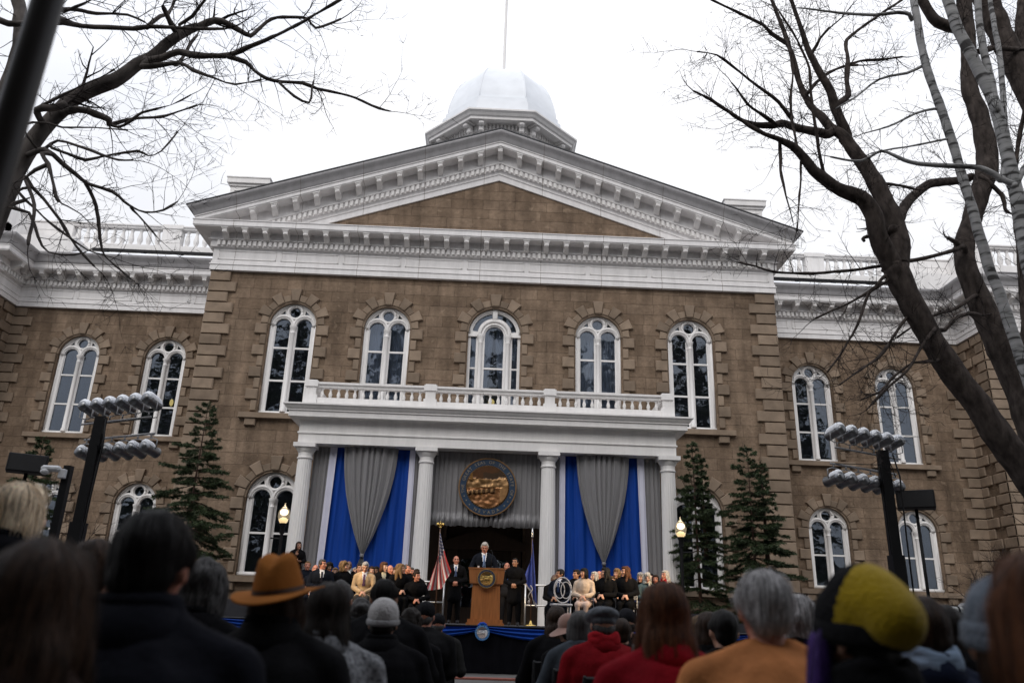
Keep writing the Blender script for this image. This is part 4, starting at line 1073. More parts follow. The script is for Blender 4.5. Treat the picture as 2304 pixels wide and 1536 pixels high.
FB2 = mat('state_flag_blue', (.022, .05, .30), rough=.55, sheen=.2); FRG = mat('silver_fringe', (.42, .40, .40), rough=.7)
def drape2(u, v):
    ex = np.interp(v, [0, .55, 1], [.14, -.02, -.24]); ez = np.interp(v, [0, .3, .55, .8, 1], [.42, .55, .80, .95, .98])
    z0 = 2.08 - .5 * v; x = ex * u ** .8; z = z0 + (ez - z0) * u; y = -.03 - .06 * sin(v * 15 + u) * min(1, .3 + u)
    return (x, y, z)
b = MB(); nu, nv = 50, 40; b.v = [tuple(drape2(i / nu, j / nv)) for i in range(nu + 1) for j in range(nv + 1)]
for i in range(nu):
    for j in range(nv):
        b.f.append((i * (nv + 1) + j, (i + 1) * (nv + 1) + j, (i + 1) * (nv + 1) + j + 1, i * (nv + 1) + j + 1)); b.m.append(1 if i >= nu - 3 else 0); b.t.append(1.0)
part('flag_cloth', b, [FB2, FRG], fl2, True)
b = MB(); b.tube([(-.03 + .05 * sin(k * .9), -.10, .95 - k * .05) for k in range(8)], .014, 6); b.ell((-.06, -.1, .56), (.03, .03, .05)); part('tassel_cord', b, FRG, fl2, True)

# ------------------------------------------------------------------ silver chair with linked rings + plain stage chairs
CHM = mat('silver_chair_paint', (.50, .50, .53), rough=.4, metal=.2)
ch = thing('ring_back_chair', 'empty silver chair with linked rings in its back on the stage right of the lectern', 'chair', (1.68, -11.05, HS), radians(4))
b = MB(); b.cbox((0, .02, .45), (.42, .42, .045), None, 0, .012); part('seat', b, CHM, ch)
for sx in (-1, 1):
    for y in (-.15, .19): b = MB(); b.tube([(sx * .17, y, 0), (sx * .17, y, .44)], .014, 8); part('leg', b, CHM, ch, True)
b = MB()
def ringt(cx, cz, rx, rz, t): b.tube([(cx + rx * cos(2 * pi * k / 30), -.17, cz + rz * sin(2 * pi * k / 30)) for k in range(31)], t, 6)
ringt(0, .74, .185, .255, .015); ringt(-.065, .74, .105, .165, .011); ringt(.065, .74, .105, .165, .011)
part('ring_back', b, CHM, ch, True)

# ------------------------------------------------------------------ lamp posts
GLOBE = mat('lamp_globe_glass', (.52, .50, .44), rough=.25, trans=.75, var=.05)
BULB = mat('lamp_bulb', (1, .9, .7), emit=(1, .72, .38, 1.5))
for sg, lx, lz in ((-1, -5.73, 3.40), (1, 5.64, 3.40)):
    lp = thing('lamp_post', f'black lamp post with a lit acorn globe at the {"left" if sg < 0 else "right"} end of the portico', 'street lamp', (lx, -5.5, 0), 0, 'acorn lamp posts beside the portico')
    b = MB(); b.lathe([(.17, 0), (.17, .25), (.12, .3), (.12, .6), (.07, .7), (.05, 1.0), (.043, lz - .3), (.07, lz - .28), (.07, lz - .1), (.10, lz - .05), (.10, lz)], (0, 0, 0), 14); b.tube([(0, 0, lz - .42), (sg * -.28 * -1, 0, lz - .42)], .018, 6); b.ell((sg * .28, 0, lz - .42), (.025, .025, .025)); smooth_by_angle(part('post', b, BLACKM, lp).data)
    b = MB(); b.lathe([(.09, lz), (.135, lz + .07), (.165, lz + .18), (.165, lz + .26), (.13, lz + .36), (.075, lz + .43), (.06, lz + .46), (.03, lz + .47), (.025, lz + .52), (.008, lz + .56)], (0, 0, 0), 18); part('globe', b, GLOBE, lp, True)
    b = MB(); b.ell((0, 0, lz + .10), (.085, .085, .07)); part('bulb', b, BULB, lp, True)
    L_ = bpy.data.lights.new('lamp_light', 'POINT'); L_.energy = 2; L_.color = (1, .8, .5); L_.shadow_soft_size = .1
    lo = obj('lamp_light', L_, lp, (0, -.02, lz + .30)); 

# ------------------------------------------------------------------ stage light towers with spotlights
GEL = mat('amber_gel', (.8, .3, .05), emit=(1, .32, .04, .7))
canm = MB(); canm.lathe([(.02, -.22), (.07, -.215), (.10, -.19), (.115, -.14), (.118, -.10), (.112, -.08), (.106, -.075), (.106, .20), (.116, .205), (.116, .23), (.10, .23), (.095, .05)], (0, 0, 0), 20)
CANM = canm.mesh('can_body', CHROME); CANM.transform(Matrix.Rotation(radians(-90), 4, 'X')); smooth_by_angle(CANM, 45)     # axis along +Y, back end at -Y
ym = MB(); ym.tube([(-.13, 0, 0), (-.13, 0, .17), (-.05, 0, .20), (.05, 0, .20), (.13, 0, .17), (.13, 0, 0)], .011, 6); ym.tube([(0, 0, .20), (0, 0, .27)], .015, 6); YOKE = ym.mesh('yoke', GREYM, True)
gm = MB(); gm.lathe([(.0, .221), (.098, .222), (.098, .226), (0, .227)], (0, 0, 0), 20); GELM = gm.mesh('gel', GEL); GELM.transform(Matrix.Rotation(radians(-90), 4, 'X'))
sm_ = MB(); nu, nv = 10, 10; vs = []
for i in range(nu + 1):
    for j in range(nv + 1):
        yy = -.20 + .41 * i / nu; a = -1.35 + 2.7 * j / nv; rr_ = (.118 if -.16 < yy < -.07 else (.108 if yy > -.07 else .118 - (abs(yy + .16) * 1.5)))
        th = .058 * (1 - (abs(a) / 1.35) ** 2) * (1 - (abs(yy) / .215) ** 4) + .002 + .006 * noise.noise((yy * 20, a * 4, 0))
        vs.append(((rr_ + th) * sin(a), yy, (rr_ + th) * cos(a)))
sm_.add(vs, [(i * (nv + 1) + j, (i + 1) * (nv + 1) + j, (i + 1) * (nv + 1) + j + 1, i * (nv + 1) + j + 1) for i in range(nu) for j in range(nv)]); SNOWC = sm_.mesh('snow_cap', SNOW, True)
ORD = ['first', 'second', 'third', 'fourth', 'fifth', 'sixth']
def tower(sg, px, py, Y):
    p = at(px, py, Y); zt = p[2]
    wl = 'left' if sg < 0 else 'right'
    root = thing('lighting_tower', f'black lighting tower with two bars of silver spotlights, {wl} of the stage', 'light tower', (p[0], p[1], 0), 0, 'lighting towers flanking the stage')
    b = MB(); b.box(-.085, .085, -.075, .075, 0, zt + .02); b.box(-.095, .095, -.03, .03, .0, zt - .3); b.box(-.11, .11, -.11, .11, 0, zt - 1.9); b.box(-.45, .45, -.05, .05, 0, .08); b.box(-.05, .05, -.45, .45, 0, .08)
    part('mast', b, BLACKM, root)
    a = radians(27) * sg      # the bars swing towards the camera on the outer side of the stage... inner end nearer the camera
    d = np.array([cos(a), sin(a) , 0]) 
    rot = atan2(d[1], d[0])
    aim_target = np.array([sg * 4.6, -5.5, 1.6])
    for row, (dz, off, nm) in enumerate(((-.02, .0, 'upper'), (-.32, .0, 'lower'))):
        b = MB(); sh = np.array([.22 * -sg * (-1), 0, 0]) if row == 0 else np.array([.30 * -sg * (1 if sg < 0 else 1), 0, 0]) * (1)
        sh = np.array([(.22 if row == 0 else .34) * (1 if sg < 0 else -1), 0, 0])
        c0 = sh + np.array([0, .10, dz]) ; L = .92
        q0, q1 = c0 - d * L, c0 + d * L
        b.tube([q0 + [0, 0, zt], q1 + [0, 0, zt]], .022, 8); part('cross_bar', b, GREYM, root, True)
        for k in range(6):
            if sg > 0 and row == 1 and k == 9: continue
            t = -L + .07 + (2 * L - .14) * k / 5; pos = c0 + d * t; hz = .30 if row == 0 else -.28
            wp = np.array([p[0], p[1], zt]) + pos + np.array([0, 0, hz])
            v = aim_target + np.array([(k - 2.5) * .5, 0, 0]) - wp; az = atan2(-v[0], v[1]); el = atan2(v[2], sqrt(v[0] ** 2 + v[1] ** 2)) * .62
            r_ = thing('spotlight', f'silver can spotlight {"standing on" if row == 0 else "hung under"} the {nm} bar of the {wl} tower, {ORD[k]} from left', 'spotlight', tuple(wp), 0, 'can spotlights on the lighting towers')
            body = obj('can_body', CANM, r_); body.scale = (.86, .92, .86); body.rotation_euler = (el, 0, az)
            g_ = obj('gel', GELM, body)
            s_ = obj('snow_cap', SNOWC, body)
            if row == 1: s_.scale = (.8, .72, .985); s_.location = (0, -.05, 0)
            yk = obj('yoke', YOKE, r_); yk.rotation_euler = (0 if row else pi, 0, az * .6)
            if k % 3 == 1:
                S = bpy.data.lights.new('beam', 'SPOT'); S.energy = 540; S.color = (1, .74, .45); S.spot_size = radians(30); S.spot_blend = .8; S.shadow_soft_size = .1
                so_ = obj('beam', S, r_); dv = Vector(np.array([sg * (2.9 if k == 1 else .6), -9.6, 1.75]) - wp).normalized(); so_.location = dv * .28; so_.rotation_euler = dv.to_track_quat('-Z', 'Y').to_euler()
    b = MB(); b.tube([(.14, -.1, zt - .05), (.2, -.14, zt - .5), (.17, -.14, zt - 1.6), (.15, -.14, .1)], .016, 5); b.tube([c0 + d * .9 + [0, 0, zt + .3], (.1, 0, zt - .1), (.14, -.1, zt - .5)], .009, 4); b.tube([c0 - d * .9 + [0, 0, zt], (-.05, 0, zt - .25), (.1, -.1, zt - .6)], .008, 4)
    part('cable', b, BLACKM, root, True)
tower(-1, 228, 940, -14.0); tower(1, 1985, 1016, -14.0)

# ------------------------------------------------------------------ loudspeakers on stands, camera pole
def speaker(px, py, Y, sg, label, slabel):
    p = at(px, py, Y); root = thing('loudspeaker', label, 'loudspeaker', tuple(p), radians(-28 * sg), 'loudspeakers on stands')
    b = MB(); b.cbox((0, 0, 0), (.66, .36, .34), None, 0, .015); part('cabinet', b, mat('speaker_black', (.010, .010, .012), rough=.8, bump=.2, bscale=80), root)
    b = MB(); b.box(-.30, .30, -.19, -.181, -.145, .145); part('grille', b, mat('speaker_grille', (.016, .016, .018), rough=.7, bump=.5, bscale=150), root)
    b = MB(); b.box(-.05, .05, .181, .20, -.04, .04); part('handle', b, BLACKM, root)
    s = thing('speaker_stand', slabel, 'stand', (p[0], p[1] + .02, 0), 0, 'speaker stands'); z = p[2] - .17
    b = MB(); b.tube([(0, 0, .2), (0, 0, z)], .03, 8); part('pole', b, BLACKM, s, True)
    for k in range(3):
        a = k * 2 * pi / 3 + .5; b = MB(); b.tube([(0, 0, 1.0), (.55 * cos(a), .55 * sin(a), .02)], .016, 6); part('leg', b, BLACKM, s, True)
speaker(62, 1044, -13.3, -1, 'black loudspeaker on a pole above the blond woman at far left', 'black speaker stand below the loudspeaker at far left')
speaker(2060, 1125, -13.6, 1, 'black loudspeaker on a pole beside the right lighting tower', 'black speaker stand beside the right lighting tower')
p = at(152, 1065, -16.0)
cp_ = thing('camera_pole', 'slim black pole with a white security camera, left of the left lighting tower', 'camera', (p[0], p[1], 0))
b = MB(); b.box(-.055, .055, -.055, .055, 0, p[2] + .12); part('pole', b, BLACKM, cp_)
b = MB(); b.cbox((-.03, -.08, p[2] - .02), (.10, .10, .14), None, 0, .01); b.cbox((-.20, -.12, p[2] + .05), (.28, .13, .09), None, 0, .03); b.ell((-.27, -.14, p[2] + .0), (.07, .07, .05)); part('camera_head', b, mat('camera_white', (.55, .56, .58), rough=.4), cp_)
# near dark pole at the upper left
pa, pb = at(108, 0, -26.4), at(40, 225, -26.4)
dv = pa - pb; base = pb - dv * ((pb[2] + .22) / dv[2]); top = pa + dv * 1.2
b = MB(); nseg = 14
b.tube([tuple(base + (top - base) * k / 8) for k in range(9)], .045, 28)
smooth_by_angle(tag(part('dark_metal_pole', b, mat('bronze_pole_paint', (.012, .009, .008), rough=.45, var=.15, spec=.25)), 'dark bronze metal pole rising close to the camera at the left edge', 'pole').data, 80)
# ================================================================== TREES
BARK = mat('dark_bark', (.050, .041, .037), rough=.97, spec=.1, var=.55, scale=9, bump=1.0, bscale=22, stretch=(1, 1, .45), detail=8)
BARKG = mat('grey_bark', (.085, .075, .070), rough=.97, spec=.1, var=.5, scale=5, bump=.7, bscale=24, stretch=(1, 1, .5), detail=8)
BARKT = mat('twig_bark', (.032, .026, .025), rough=.95, spec=.1)
def birch_mat():
    m, t, b = _nodes('birch_bark'); N = t.nodes.new; L = t.links.new
    g = N('ShaderNodeNewGeometry'); mp = N('ShaderNodeMapping'); mp.inputs['Scale'].default_value = (2.2, 2.2, 11); L(g.outputs['Position'], mp.inputs['Vector'])
    n = N('ShaderNodeTexNoise'); n.inputs['Scale'].default_value = 1; n.inputs['Detail'].default_value = 4; L(mp.outputs[0], n.inputs['Vector'])
    r = N('ShaderNodeValToRGB'); e = r.color_ramp.elements; e[0].position = .40; e[0].color = (.03, .028, .027, 1); e[1].position = .47; e[1].color = (.22, .22, .22, 1)
    e2 = r.color_ramp.elements.new(.7); e2.color = (.33, .325, .325, 1)
    L(n.outputs['Fac'], r.inputs[0]); L(r.outputs[0], b.inputs['Base Color']); b.inputs['Roughness'].default_value = .8
    return m
BIRCH = birch_mat()

def smooth_path(P, Rr, step=.25, seed=0, wob=.012):
    """Catmull-Rom through the limb's points with slight irregularity"""
    P = np.array(P, float); Rr = np.array(Rr, float); out_p, out_r = [], []
    n = len(P); E = np.vstack([2 * P[0] - P[1], P, 2 * P[-1] - P[-2]])
    for i in range(n - 1):
        p0, p1, p2, p3 = E[i], E[i + 1], E[i + 2], E[i + 3]; k = max(2, int(np.linalg.norm(p2 - p1) / step))
        for j in range(k):
            t = j / k
            q = .5 * ((2 * p1) + (p2 - p0) * t + (2 * p0 - 5 * p1 + 4 * p2 - p3) * t * t + (3 * p1 - p0 - 3 * p2 + p3) * t ** 3)
            r = Rr[i] * (1 - t) + Rr[i + 1] * t
            o = noise.noise_vector((q[0] * 2.1 + seed, q[1] * 2.1, q[2] * 2.1))
            out_p.append(q + np.array(o) * wob); out_r.append(r * (1 + .10 * noise.noise((q[0] * 3 + seed, q[2] * 3, 5))))
    out_p.append(P[-1]); out_r.append(Rr[-1])
    return np.array(out_p), np.array(out_r)

def twig(mb, p, d, L, r, depth, rnd, up=.0, seg=3, spread=.75):
    """a twig that bends as it grows and forks into thinner ones"""
    G = rnd.gauss; n = max(3, int(L / .14)); x, y, z = map(float, p); dx, dy, dz = map(float, d); l = sqrt(dx * dx + dy * dy + dz * dz) + 1e-9; dx /= l; dy /= l; dz /= l
    pts = [(x, y, z)]; dirs = [(dx, dy, dz)]; bx, by, bz = G(0, .3) / n, G(0, .3) / n, G(0, .3) / n; st_ = L / n
    for i in range(n):
        dx += bx + G(0, .10); dy += by + G(0, .10); dz += bz + G(0, .10) + up / n; l = sqrt(dx * dx + dy * dy + dz * dz); dx /= l; dy /= l; dz /= l
        x += dx * st_; y += dy * st_; z += dz * st_; pts.append((x, y, z)); dirs.append((dx, dy, dz))
    rad = [r * (1 - .75 * i / n) for i in range(n + 1)]; mb.thin(pts, rad)
    if depth > 0:
        for _ in range(max(2, int(L * (5.5 if depth > 1 else 7)))):
            i = rnd.randint(1, n); t = dirs[i]; sx, sy, sz = G(0, 1), G(0, 1), G(0, 1); q = sx * t[0] + sy * t[1] + sz * t[2]; sx -= q * t[0]; sy -= q * t[1]; sz -= q * t[2]
            l = sqrt(sx * sx + sy * sy + sz * sz) + 1e-9; f = 1 - spread * .5
            twig(mb, pts[i], (t[0] * f + sx / l * spread, t[1] * f + sy / l * spread, t[2] * f + sz / l * spread), L * rnd.uniform(.28, .55), max(.0042, rad[i] * .68), depth - 1, rnd, up, 3, spread)

def furrow(me, amp):
    """bark ridges and knots"""
    n = len(me.vertices); co = np.empty(n * 3); me.vertices.foreach_get('co', co); co = co.reshape(-1, 3); no = np.empty(n * 3); me.vertices.foreach_get('normal', no); no = no.reshape(-1, 3)
    d = np.array([1.2 * abs(noise.noise((p[0] * 11, p[1] * 11, p[2] * 3.2))) + .8 * noise.noise((p[0] * 3, p[1] * 3, p[2] * 3)) for p in co]) * amp
    me.vertices.foreach_set('co', (co + no * d[:, None]).ravel()); me.update()

def build_tree(name, label, limbs, bark, seed, twig_density=1.0, up=.3, group=None, cat='tree', twig_r=.0085, depth=2, tl=(.5, 1.3)):
    """limbs: list of (points, radii, twiggy factor)"""
    rnd = random.Random(seed); base = np.array(limbs[0][0][0]); root = thing(name, label, cat, (base[0], base[1], base[2]), 0, group)
    tm, cm_ = MB(), MB(); seen = []
    for P, Rr, tw in limbs:
        if seen:                                   # root each limb in the wood it grows from
            allp = np.vstack(seen); dd = np.linalg.norm(allp - P[0], axis=1); k = int(np.argmin(dd))
            if dd[k] < 1.3: P = [allp[k]] + list(P); Rr = [Rr[0] * 1.15] + list(Rr)
        q, r = smooth_path(P, Rr, .10 if max(Rr) > .06 else .2, seed=seed); seen.append(q); tm.tube(q, r, 20 if max(r) > .06 else 7)
        if tw <= 0: continue
        seglen = np.linalg.norm(np.diff(q, axis=0), axis=1); Ltot = seglen.sum(); cum = np.concatenate([[0], np.cumsum(seglen)])
        cnt = int(Ltot * 5.0 * tw * twig_density)
        for _ in range(cnt):
            s = Ltot * (rnd.random() ** .8); i = min(len(q) - 2, int(np.searchsorted(cum, s)) - 1 if s > 0 else 0); i = max(i, 0)
            t = q[i + 1] - q[i]; t /= np.linalg.norm(t) + 1e-9
            v = np.array([rnd.gauss(0, 1) for _ in range(3)]); v -= t * np.dot(v, t); v /= np.linalg.norm(v) + 1e-9
            f = .55 + .45 * (s / Ltot); rr_ = min(r[i] * .5, twig_r * rnd.uniform(.7, 1.5))
            twig(cm_, q[i], t * .55 + v * .8, rnd.uniform(*tl) * f, rr_, depth, rnd, up)
        twig(cm_, q[-1], q[-1] - q[-2], rnd.uniform(*tl), max(.003, r[-1] * .8), depth, rnd, up)
    off = Matrix.Translation([-c for c in base])
    me = tm.mesh('trunk', bark, True); furrow(me, .014 if 'birch' not in name else .004); me.transform(off); obj('trunk', me, root)
    if cm_.v: me = cm_.mesh('crown', BARKT); me.transform(off); obj('crown', me, root)
    return root

def trace(px, wpx, Y0, Y1=None, tw=1.0, jit=0, seed=0):
    """a limb traced in the photograph and placed at its own distance (metres)"""
    n = len(px); Y1 = Y0 if Y1 is None else Y1; rnd = random.Random(seed); P, Rr = [], []
    for i, (x, y) in enumerate(px):
        t = i / max(1, n - 1); Y = Y0 + (Y1 - Y0) * t + rnd.gauss(0, jit); p = at(x, y, Y); P.append(p)
        wv = wpx[0] + (wpx[1] - wpx[0]) * t if len(wpx) == 2 else float(np.interp(t, np.linspace(0, 1, len(wpx)), wpx))
        dist = np.dot(CM[2], p - CAM); Rr.append(wv / FPX * dist / 2)
    return P, Rr, tw

Z3 = lambda L: [(x / 3, y / 3) for x, y in L]
Z3R = lambda L: [(1536 + x / 3, y / 3) for x, y in L]
Z6 = lambda L: [(1536 + x / 3, 512 + y / 3) for x, y in L]
YL = -17.6
LTREE = [
    trace([(-330, 1560), (-300, 1200), (-230, 950), (-120, 720), (-40, 560), (0, 470), (30, 400), (75, 320), (120, 265), (165, 222), (220, 195), (270, 175), (310, 145), (342, 128), (380, 95), (415, 72), (445, 60)], (90, 76, 62, 47, 39, 36, 34, 32, 30, 27, 23, 20, 17), YL, YL + 1, .35),
    trace(Z3([(1330, 190), (1450, 140), (1540, 165), (1620, 210), (1690, 245), (1740, 200), (1830, 130), (1950, 115), (2080, 130), (2130, 190), (2300, 130)]), (16, 12, 8, 6, 4), YL + 1, YL + 1.6, 1.0),
    trace(Z3([(1010, 410), (1100, 390), (1200, 350), (1300, 372), (1400, 380), (1550, 368), (1700, 310), (1800, 268), (2000, 170), (2200, 60), (2330, -20)]), (17, 14, 10, 7, 4), YL + .6, YL - .2, 1.0),
    trace(Z3([(1540, 380), (1660, 420), (1720, 480), (1800, 530), (1900, 550), (2040, 560), (2140, 600), (2304, 632), (2400, 660), (2505, 712), (2600, 745), (2640, 752)]), (10, 8, 6, 4, 2.5), YL + .2, YL + .8, .8),
    trace(Z3([(1890, 560), (1990, 650), (2085, 690), (2105, 600), (2120, 540)]), (5, 2.5), YL + .4, YL + .5, .6),
    trace(Z3([(960, 450), (1100, 440), (1210, 425), (1300, 470), (1450, 530), (1590, 570), (1760, 540)]), (13, 9, 5, 3), YL + .5, YL - .3, 1.0),
    trace(Z3([(1190, 440), (1230, 390), (1290, 290), (1330, 240)]), (7, 5), YL + .5, YL + .9, .7),
    trace(Z3([(540, 740), (640, 770), (740, 812), (735, 842), (790, 830), (900, 800), (1080, 790), (1200, 755), (1330, 710)]), (15, 12, 8, 5, 3), YL + .2, YL + .9, 1.0),
    trace(Z3([(740, 840), (800, 860), (880, 820), (960, 760), (1150, 710), (1290, 640)]), (6, 2.5), YL + .5, YL + .2, 1.0),
    trace(Z3([(-60, 110), (60, 165), (200, 160), (430, 155), (560, 180), (720, 185), (900, 195), (1000, 182), (1170, 187), (1300, 195), (1515, 197)]), (14, 12, 10, 8, 5), YL + .3, YL + .7, .7),
    trace(Z3([(990, 185), (1080, 110), (1140, 90), (1180, 0), (1230, -90)]), (9, 7, 5), YL + .6, YL + 1.2, .8),
    trace(Z3([(1210, 230), (1165, 180), (1140, 130), (1110, 60), (1100, 45)]), (16, 12, 9, 6), YL + .9, YL + .5, .4),
    trace(Z3([(1210, 170), (1300, 110), (1380, 0), (1430, -60)]), (6, 3), YL + .9, YL + .5, .8),
    trace(Z3([(330, 90), (470, 62), (560, 70), (650, 90), (860, 100), (980, 152)]), (10, 7, 4), YL - .2, YL + .4, .9),
    trace(Z3([(470, 65), (560, 30), (620, 0), (700, -60)]), (6, 4), YL - .2, YL - .4, .9),
    trace(Z3([(300, 1010), (420, 1100), (520, 1180), (600, 1242), (760, 1292), (840, 1362), (900, 1402), (980, 1432), (1100, 1418), (1200, 1360)]), (11, 8, 5, 2.5), YL, YL + 1, .9),
    trace(Z3([(585, 1240), (640, 1350), (660, 1430), (672, 1530), (690, 1690), (740, 1760), (810, 1820), (880, 1880)]), (8, 6, 4, 2), YL + .4, YL + .9, .6),
    trace(Z3([(880, 1400), (930, 1450), (1000, 1530), (1060, 1600)]), (5, 2), YL + .7, YL + .8, .6),
    trace(Z3([(390, 950), (520, 982), (700, 1050), (800, 1080), (895, 1082)]), (6, 3), YL, YL - .4, .9),
    trace(Z3([(350, 1000), (470, 1040), (580, 1080), (720, 1050), (930, 1020), (1000, 1052), (1090, 1020), (1200, 890)]), (6, 4, 2), YL, YL + .6, .8),
    trace(Z3([(285, 1040), (330, 1110), (350, 1200), (380, 1330), (395, 1355)]), (8, 6), YL - .1, YL - .3, .5),
    trace(Z3([(180, 1190), (290, 1340), (400, 1480), (470, 1600), (560, 1720), (640, 1800)]), (7, 5, 3), YL - .1, YL + .5, .6),
    trace(Z3([(120, 1290), (250, 1420), (330, 1500), (450, 1590), (590, 1690), (700, 1720)]), (5, 3), YL - .1, YL + .3, .6),
    trace(Z3([(165, 1200), (220, 1330), (232, 1440), (200, 1580), (190, 1650)]), (6, 4), YL - .1, YL - .3, .5),
    trace(Z3([(60, 1400), (200, 1440), (260, 1600), (330, 1700), (500, 1720), (580, 1700)]), (6, 4, 2.5), YL - .2, YL + .1, .5),
    trace(Z3([(250, 740), (390, 722), (440, 700)]), (13, 17), YL, YL + .1, .2),
    trace(Z3([(250, 725), (430, 640), (600, 560), (680, 525), (770, 470)]), (5, 3), YL, YL - .4, .9),
    trace(Z3([(150, 850), (320, 830), (420, 860), (640, 862), (860, 878)]), (4, 2), YL - .2, YL + .2, .6),
    trace(Z3([(90, -60), (130, 30), (140, 150), (130, 330), (60, 560), (-60, 800), (-200, 1100)]), (26, 30, 36), YL + 1.0, YL + .3, .5),
]
build_tree('bare_tree', 'bare grey limbed tree reaching in from the left over the gutter', LTREE, BARKG, 11, 1.1, .12, 'bare winter trees', twig_r=.009)
YR = -14.8
RT1 = [
    trace([(2560, 1560), (2480, 1380), (2390, 1190), (2320, 1080), (2250, 985), (2200, 910), (2150, 845), (2100, 770), (2060, 700), (2035, 650), (2015, 600)], (92, 84, 73, 66, 59, 54, 51, 50, 50, 54), YR, YR, .25),
    trace([(2015, 605), (1995, 570), (1975, 530), (1966, 485), (1945, 452), (1925, 440), (1895, 428), (1870, 415), (1848, 398), (1830, 383), (1812, 358), (1795, 340), (1778, 326), (1748, 312), (1720, 302), (1665, 268), (1640, 250)], (48, 42, 38, 36, 33, 30, 27, 25, 23, 20, 17, 13, 9, 7, 4), YR, YR - .9, .8),
    trace([(2018, 600), (2022, 545), (2010, 495), (1990, 450), (1970, 412), (1950, 380), (1915, 330), (1895, 305), (1869, 300 - 12), (1848, 262), (1823, 237), (1799, 187), (1783, 127), (1766, 77), (1743, 17), (1720, -40)], (50, 44, 40, 37, 34, 30, 26, 22, 18, 15, 13, 11, 9, 7, 5), YR, YR + 1, .9),
    trace([(1905, 315), (1899, 290), (1883, 250), (1869, 207), (1856, 183), (1836, 147), (1819, 113), (1803, 67), (1789, 27), (1770, -30)], (24, 22, 20, 17, 14, 11, 9, 7), YR + .6, YR + .2, 1.0),
    trace([(1887, 232), (1908, 213), (1905, 180), (1908, 133), (1903, 100), (1916, 80), (1970, 40), (2030, 0)], (14, 11, 8, 6, 4), YR + .5, YR + 1.2, 1.0),
    trace([(1912, 145), (1935, 138), (1985, 134), (2030, 128)], (6, 4), YR + .9, YR + 1.4, .9),
    trace([(1865, 303), (1840, 297), (1789, 287), (1760, 278), (1736, 283), (1696, 280), (1663, 267), (1640, 252), (1600, 225), (1560, 205)], (20, 18, 15, 12, 9, 6, 4), YR + .5, YR - .4, .9),
    trace([(2010, 520), (2024, 490), (2040, 458), (2060, 436), (2096, 413), (2149, 407), (2185, 398)], (24, 22, 20, 18, 17), YR, YR + 1.8, .4),
    trace(Z3R([(955, 1190), (930, 1080), (905, 920), (885, 780), (862, 600), (855, 460), (800, 330), (740, 210), (640, 60)]), (7, 6, 5, 3), YR - .4, YR - 1.2, .7),
    trace(Z3R([(780, 1020), (760, 920), (735, 790), (728, 620), (745, 500), (720, 350), (690, 220)]), (6, 5, 3), YR - .6, YR + .2, .7),
    trace(Z3R([(730, 790), (650, 690), (560, 620), (450, 540), (330, 440), (230, 370), (100, 350)]), (9, 6, 4, 2.5), YR - .3, YR - 1.0, .9),
    trace(Z3R([(640, 850), (560, 790), (470, 730), (420, 680), (370, 610), (330, 560)]), (8, 5, 3), YR, YR - .7, .9),
    trace(Z3R([(700, 290), (600, 230), (540, 170), (420, 110), (300, 50), (200, 0), (120, -50)]), (10, 7, 5, 3), YR + .8, YR + .1, 1.0),
    trace(Z3R([(860, 610), (900, 560), (990, 490), (1090, 450), (1180, 440)]), (8, 5), YR + .5, YR + 1, .8),
    trace(Z3R([(880, 350), (930, 260), (990, 190)]), (6, 5), YR + .4, YR + .1, .8),
    trace(Z3R([(655, 960), (658, 1080), (660, 1150), (680, 1250), (720, 1400), (745, 1500)]), (7, 6, 4, 2), YR - .6, YR - .7, .5),
    trace(Z3R([(800, 1090), (798, 1200), (790, 1320), (780, 1440), (770, 1560)]), (5, 4, 3), YR - .5, YR - .7, .4),
    trace(Z3R([(1250, 1120), (1320, 1170), (1380, 1260), (1410, 1340)]), (7, 5), YR + .3, YR + .2, .7),
    trace(Z3R([(1370, 1240), (1450, 1250), (1560, 1275)]), (6, 4), YR + .2, YR + .6, .6),
    trace(Z6([(1360, 330), (1300, 400), (1250, 450), (1180, 650), (1080, 830), (980, 970)]), (8, 6, 5, 3), YR, YR - .8, .9),
    trace(Z6([(1390, 350), (1260, 430), (1120, 510), (1010, 560), (900, 610)]), (7, 5, 3), YR, YR - .6, .9),
    trace(Z6([(1510, 610), (1420, 740), (1330, 870), (1200, 960), (1060, 1060)]), (7, 5, 3), YR, YR - .9, .9),
    trace(Z6([(1700, 680), (1600, 820), (1520, 960), (1380, 1080), (1240, 1230)]), (7, 5, 3), YR - .2, YR - .9, .9),
    trace(Z6([(1770, 690), (1830, 620), (1930, 580), (2010, 590)]), (10, 7), YR, YR + .7, .6),
    trace(Z6([(1700, 905), (1560, 910), (1420, 1010), (1330, 1110), (1200, 1160)]), (6, 4, 2), YR - .2, YR - .8, .8),
    trace(Z6([(1250, 60), (1215, 75), (1225, 90)]), (9, 7), YR, YR - .1, .0),
]
build_tree('bare_tree', 'dark forked bare tree leaning across the right wing of the building', RT1, BARK, 23, 1.7, .35, 'bare winter trees', twig_r=.0085, tl=(.45, 1.2))
YR2 = -13.9
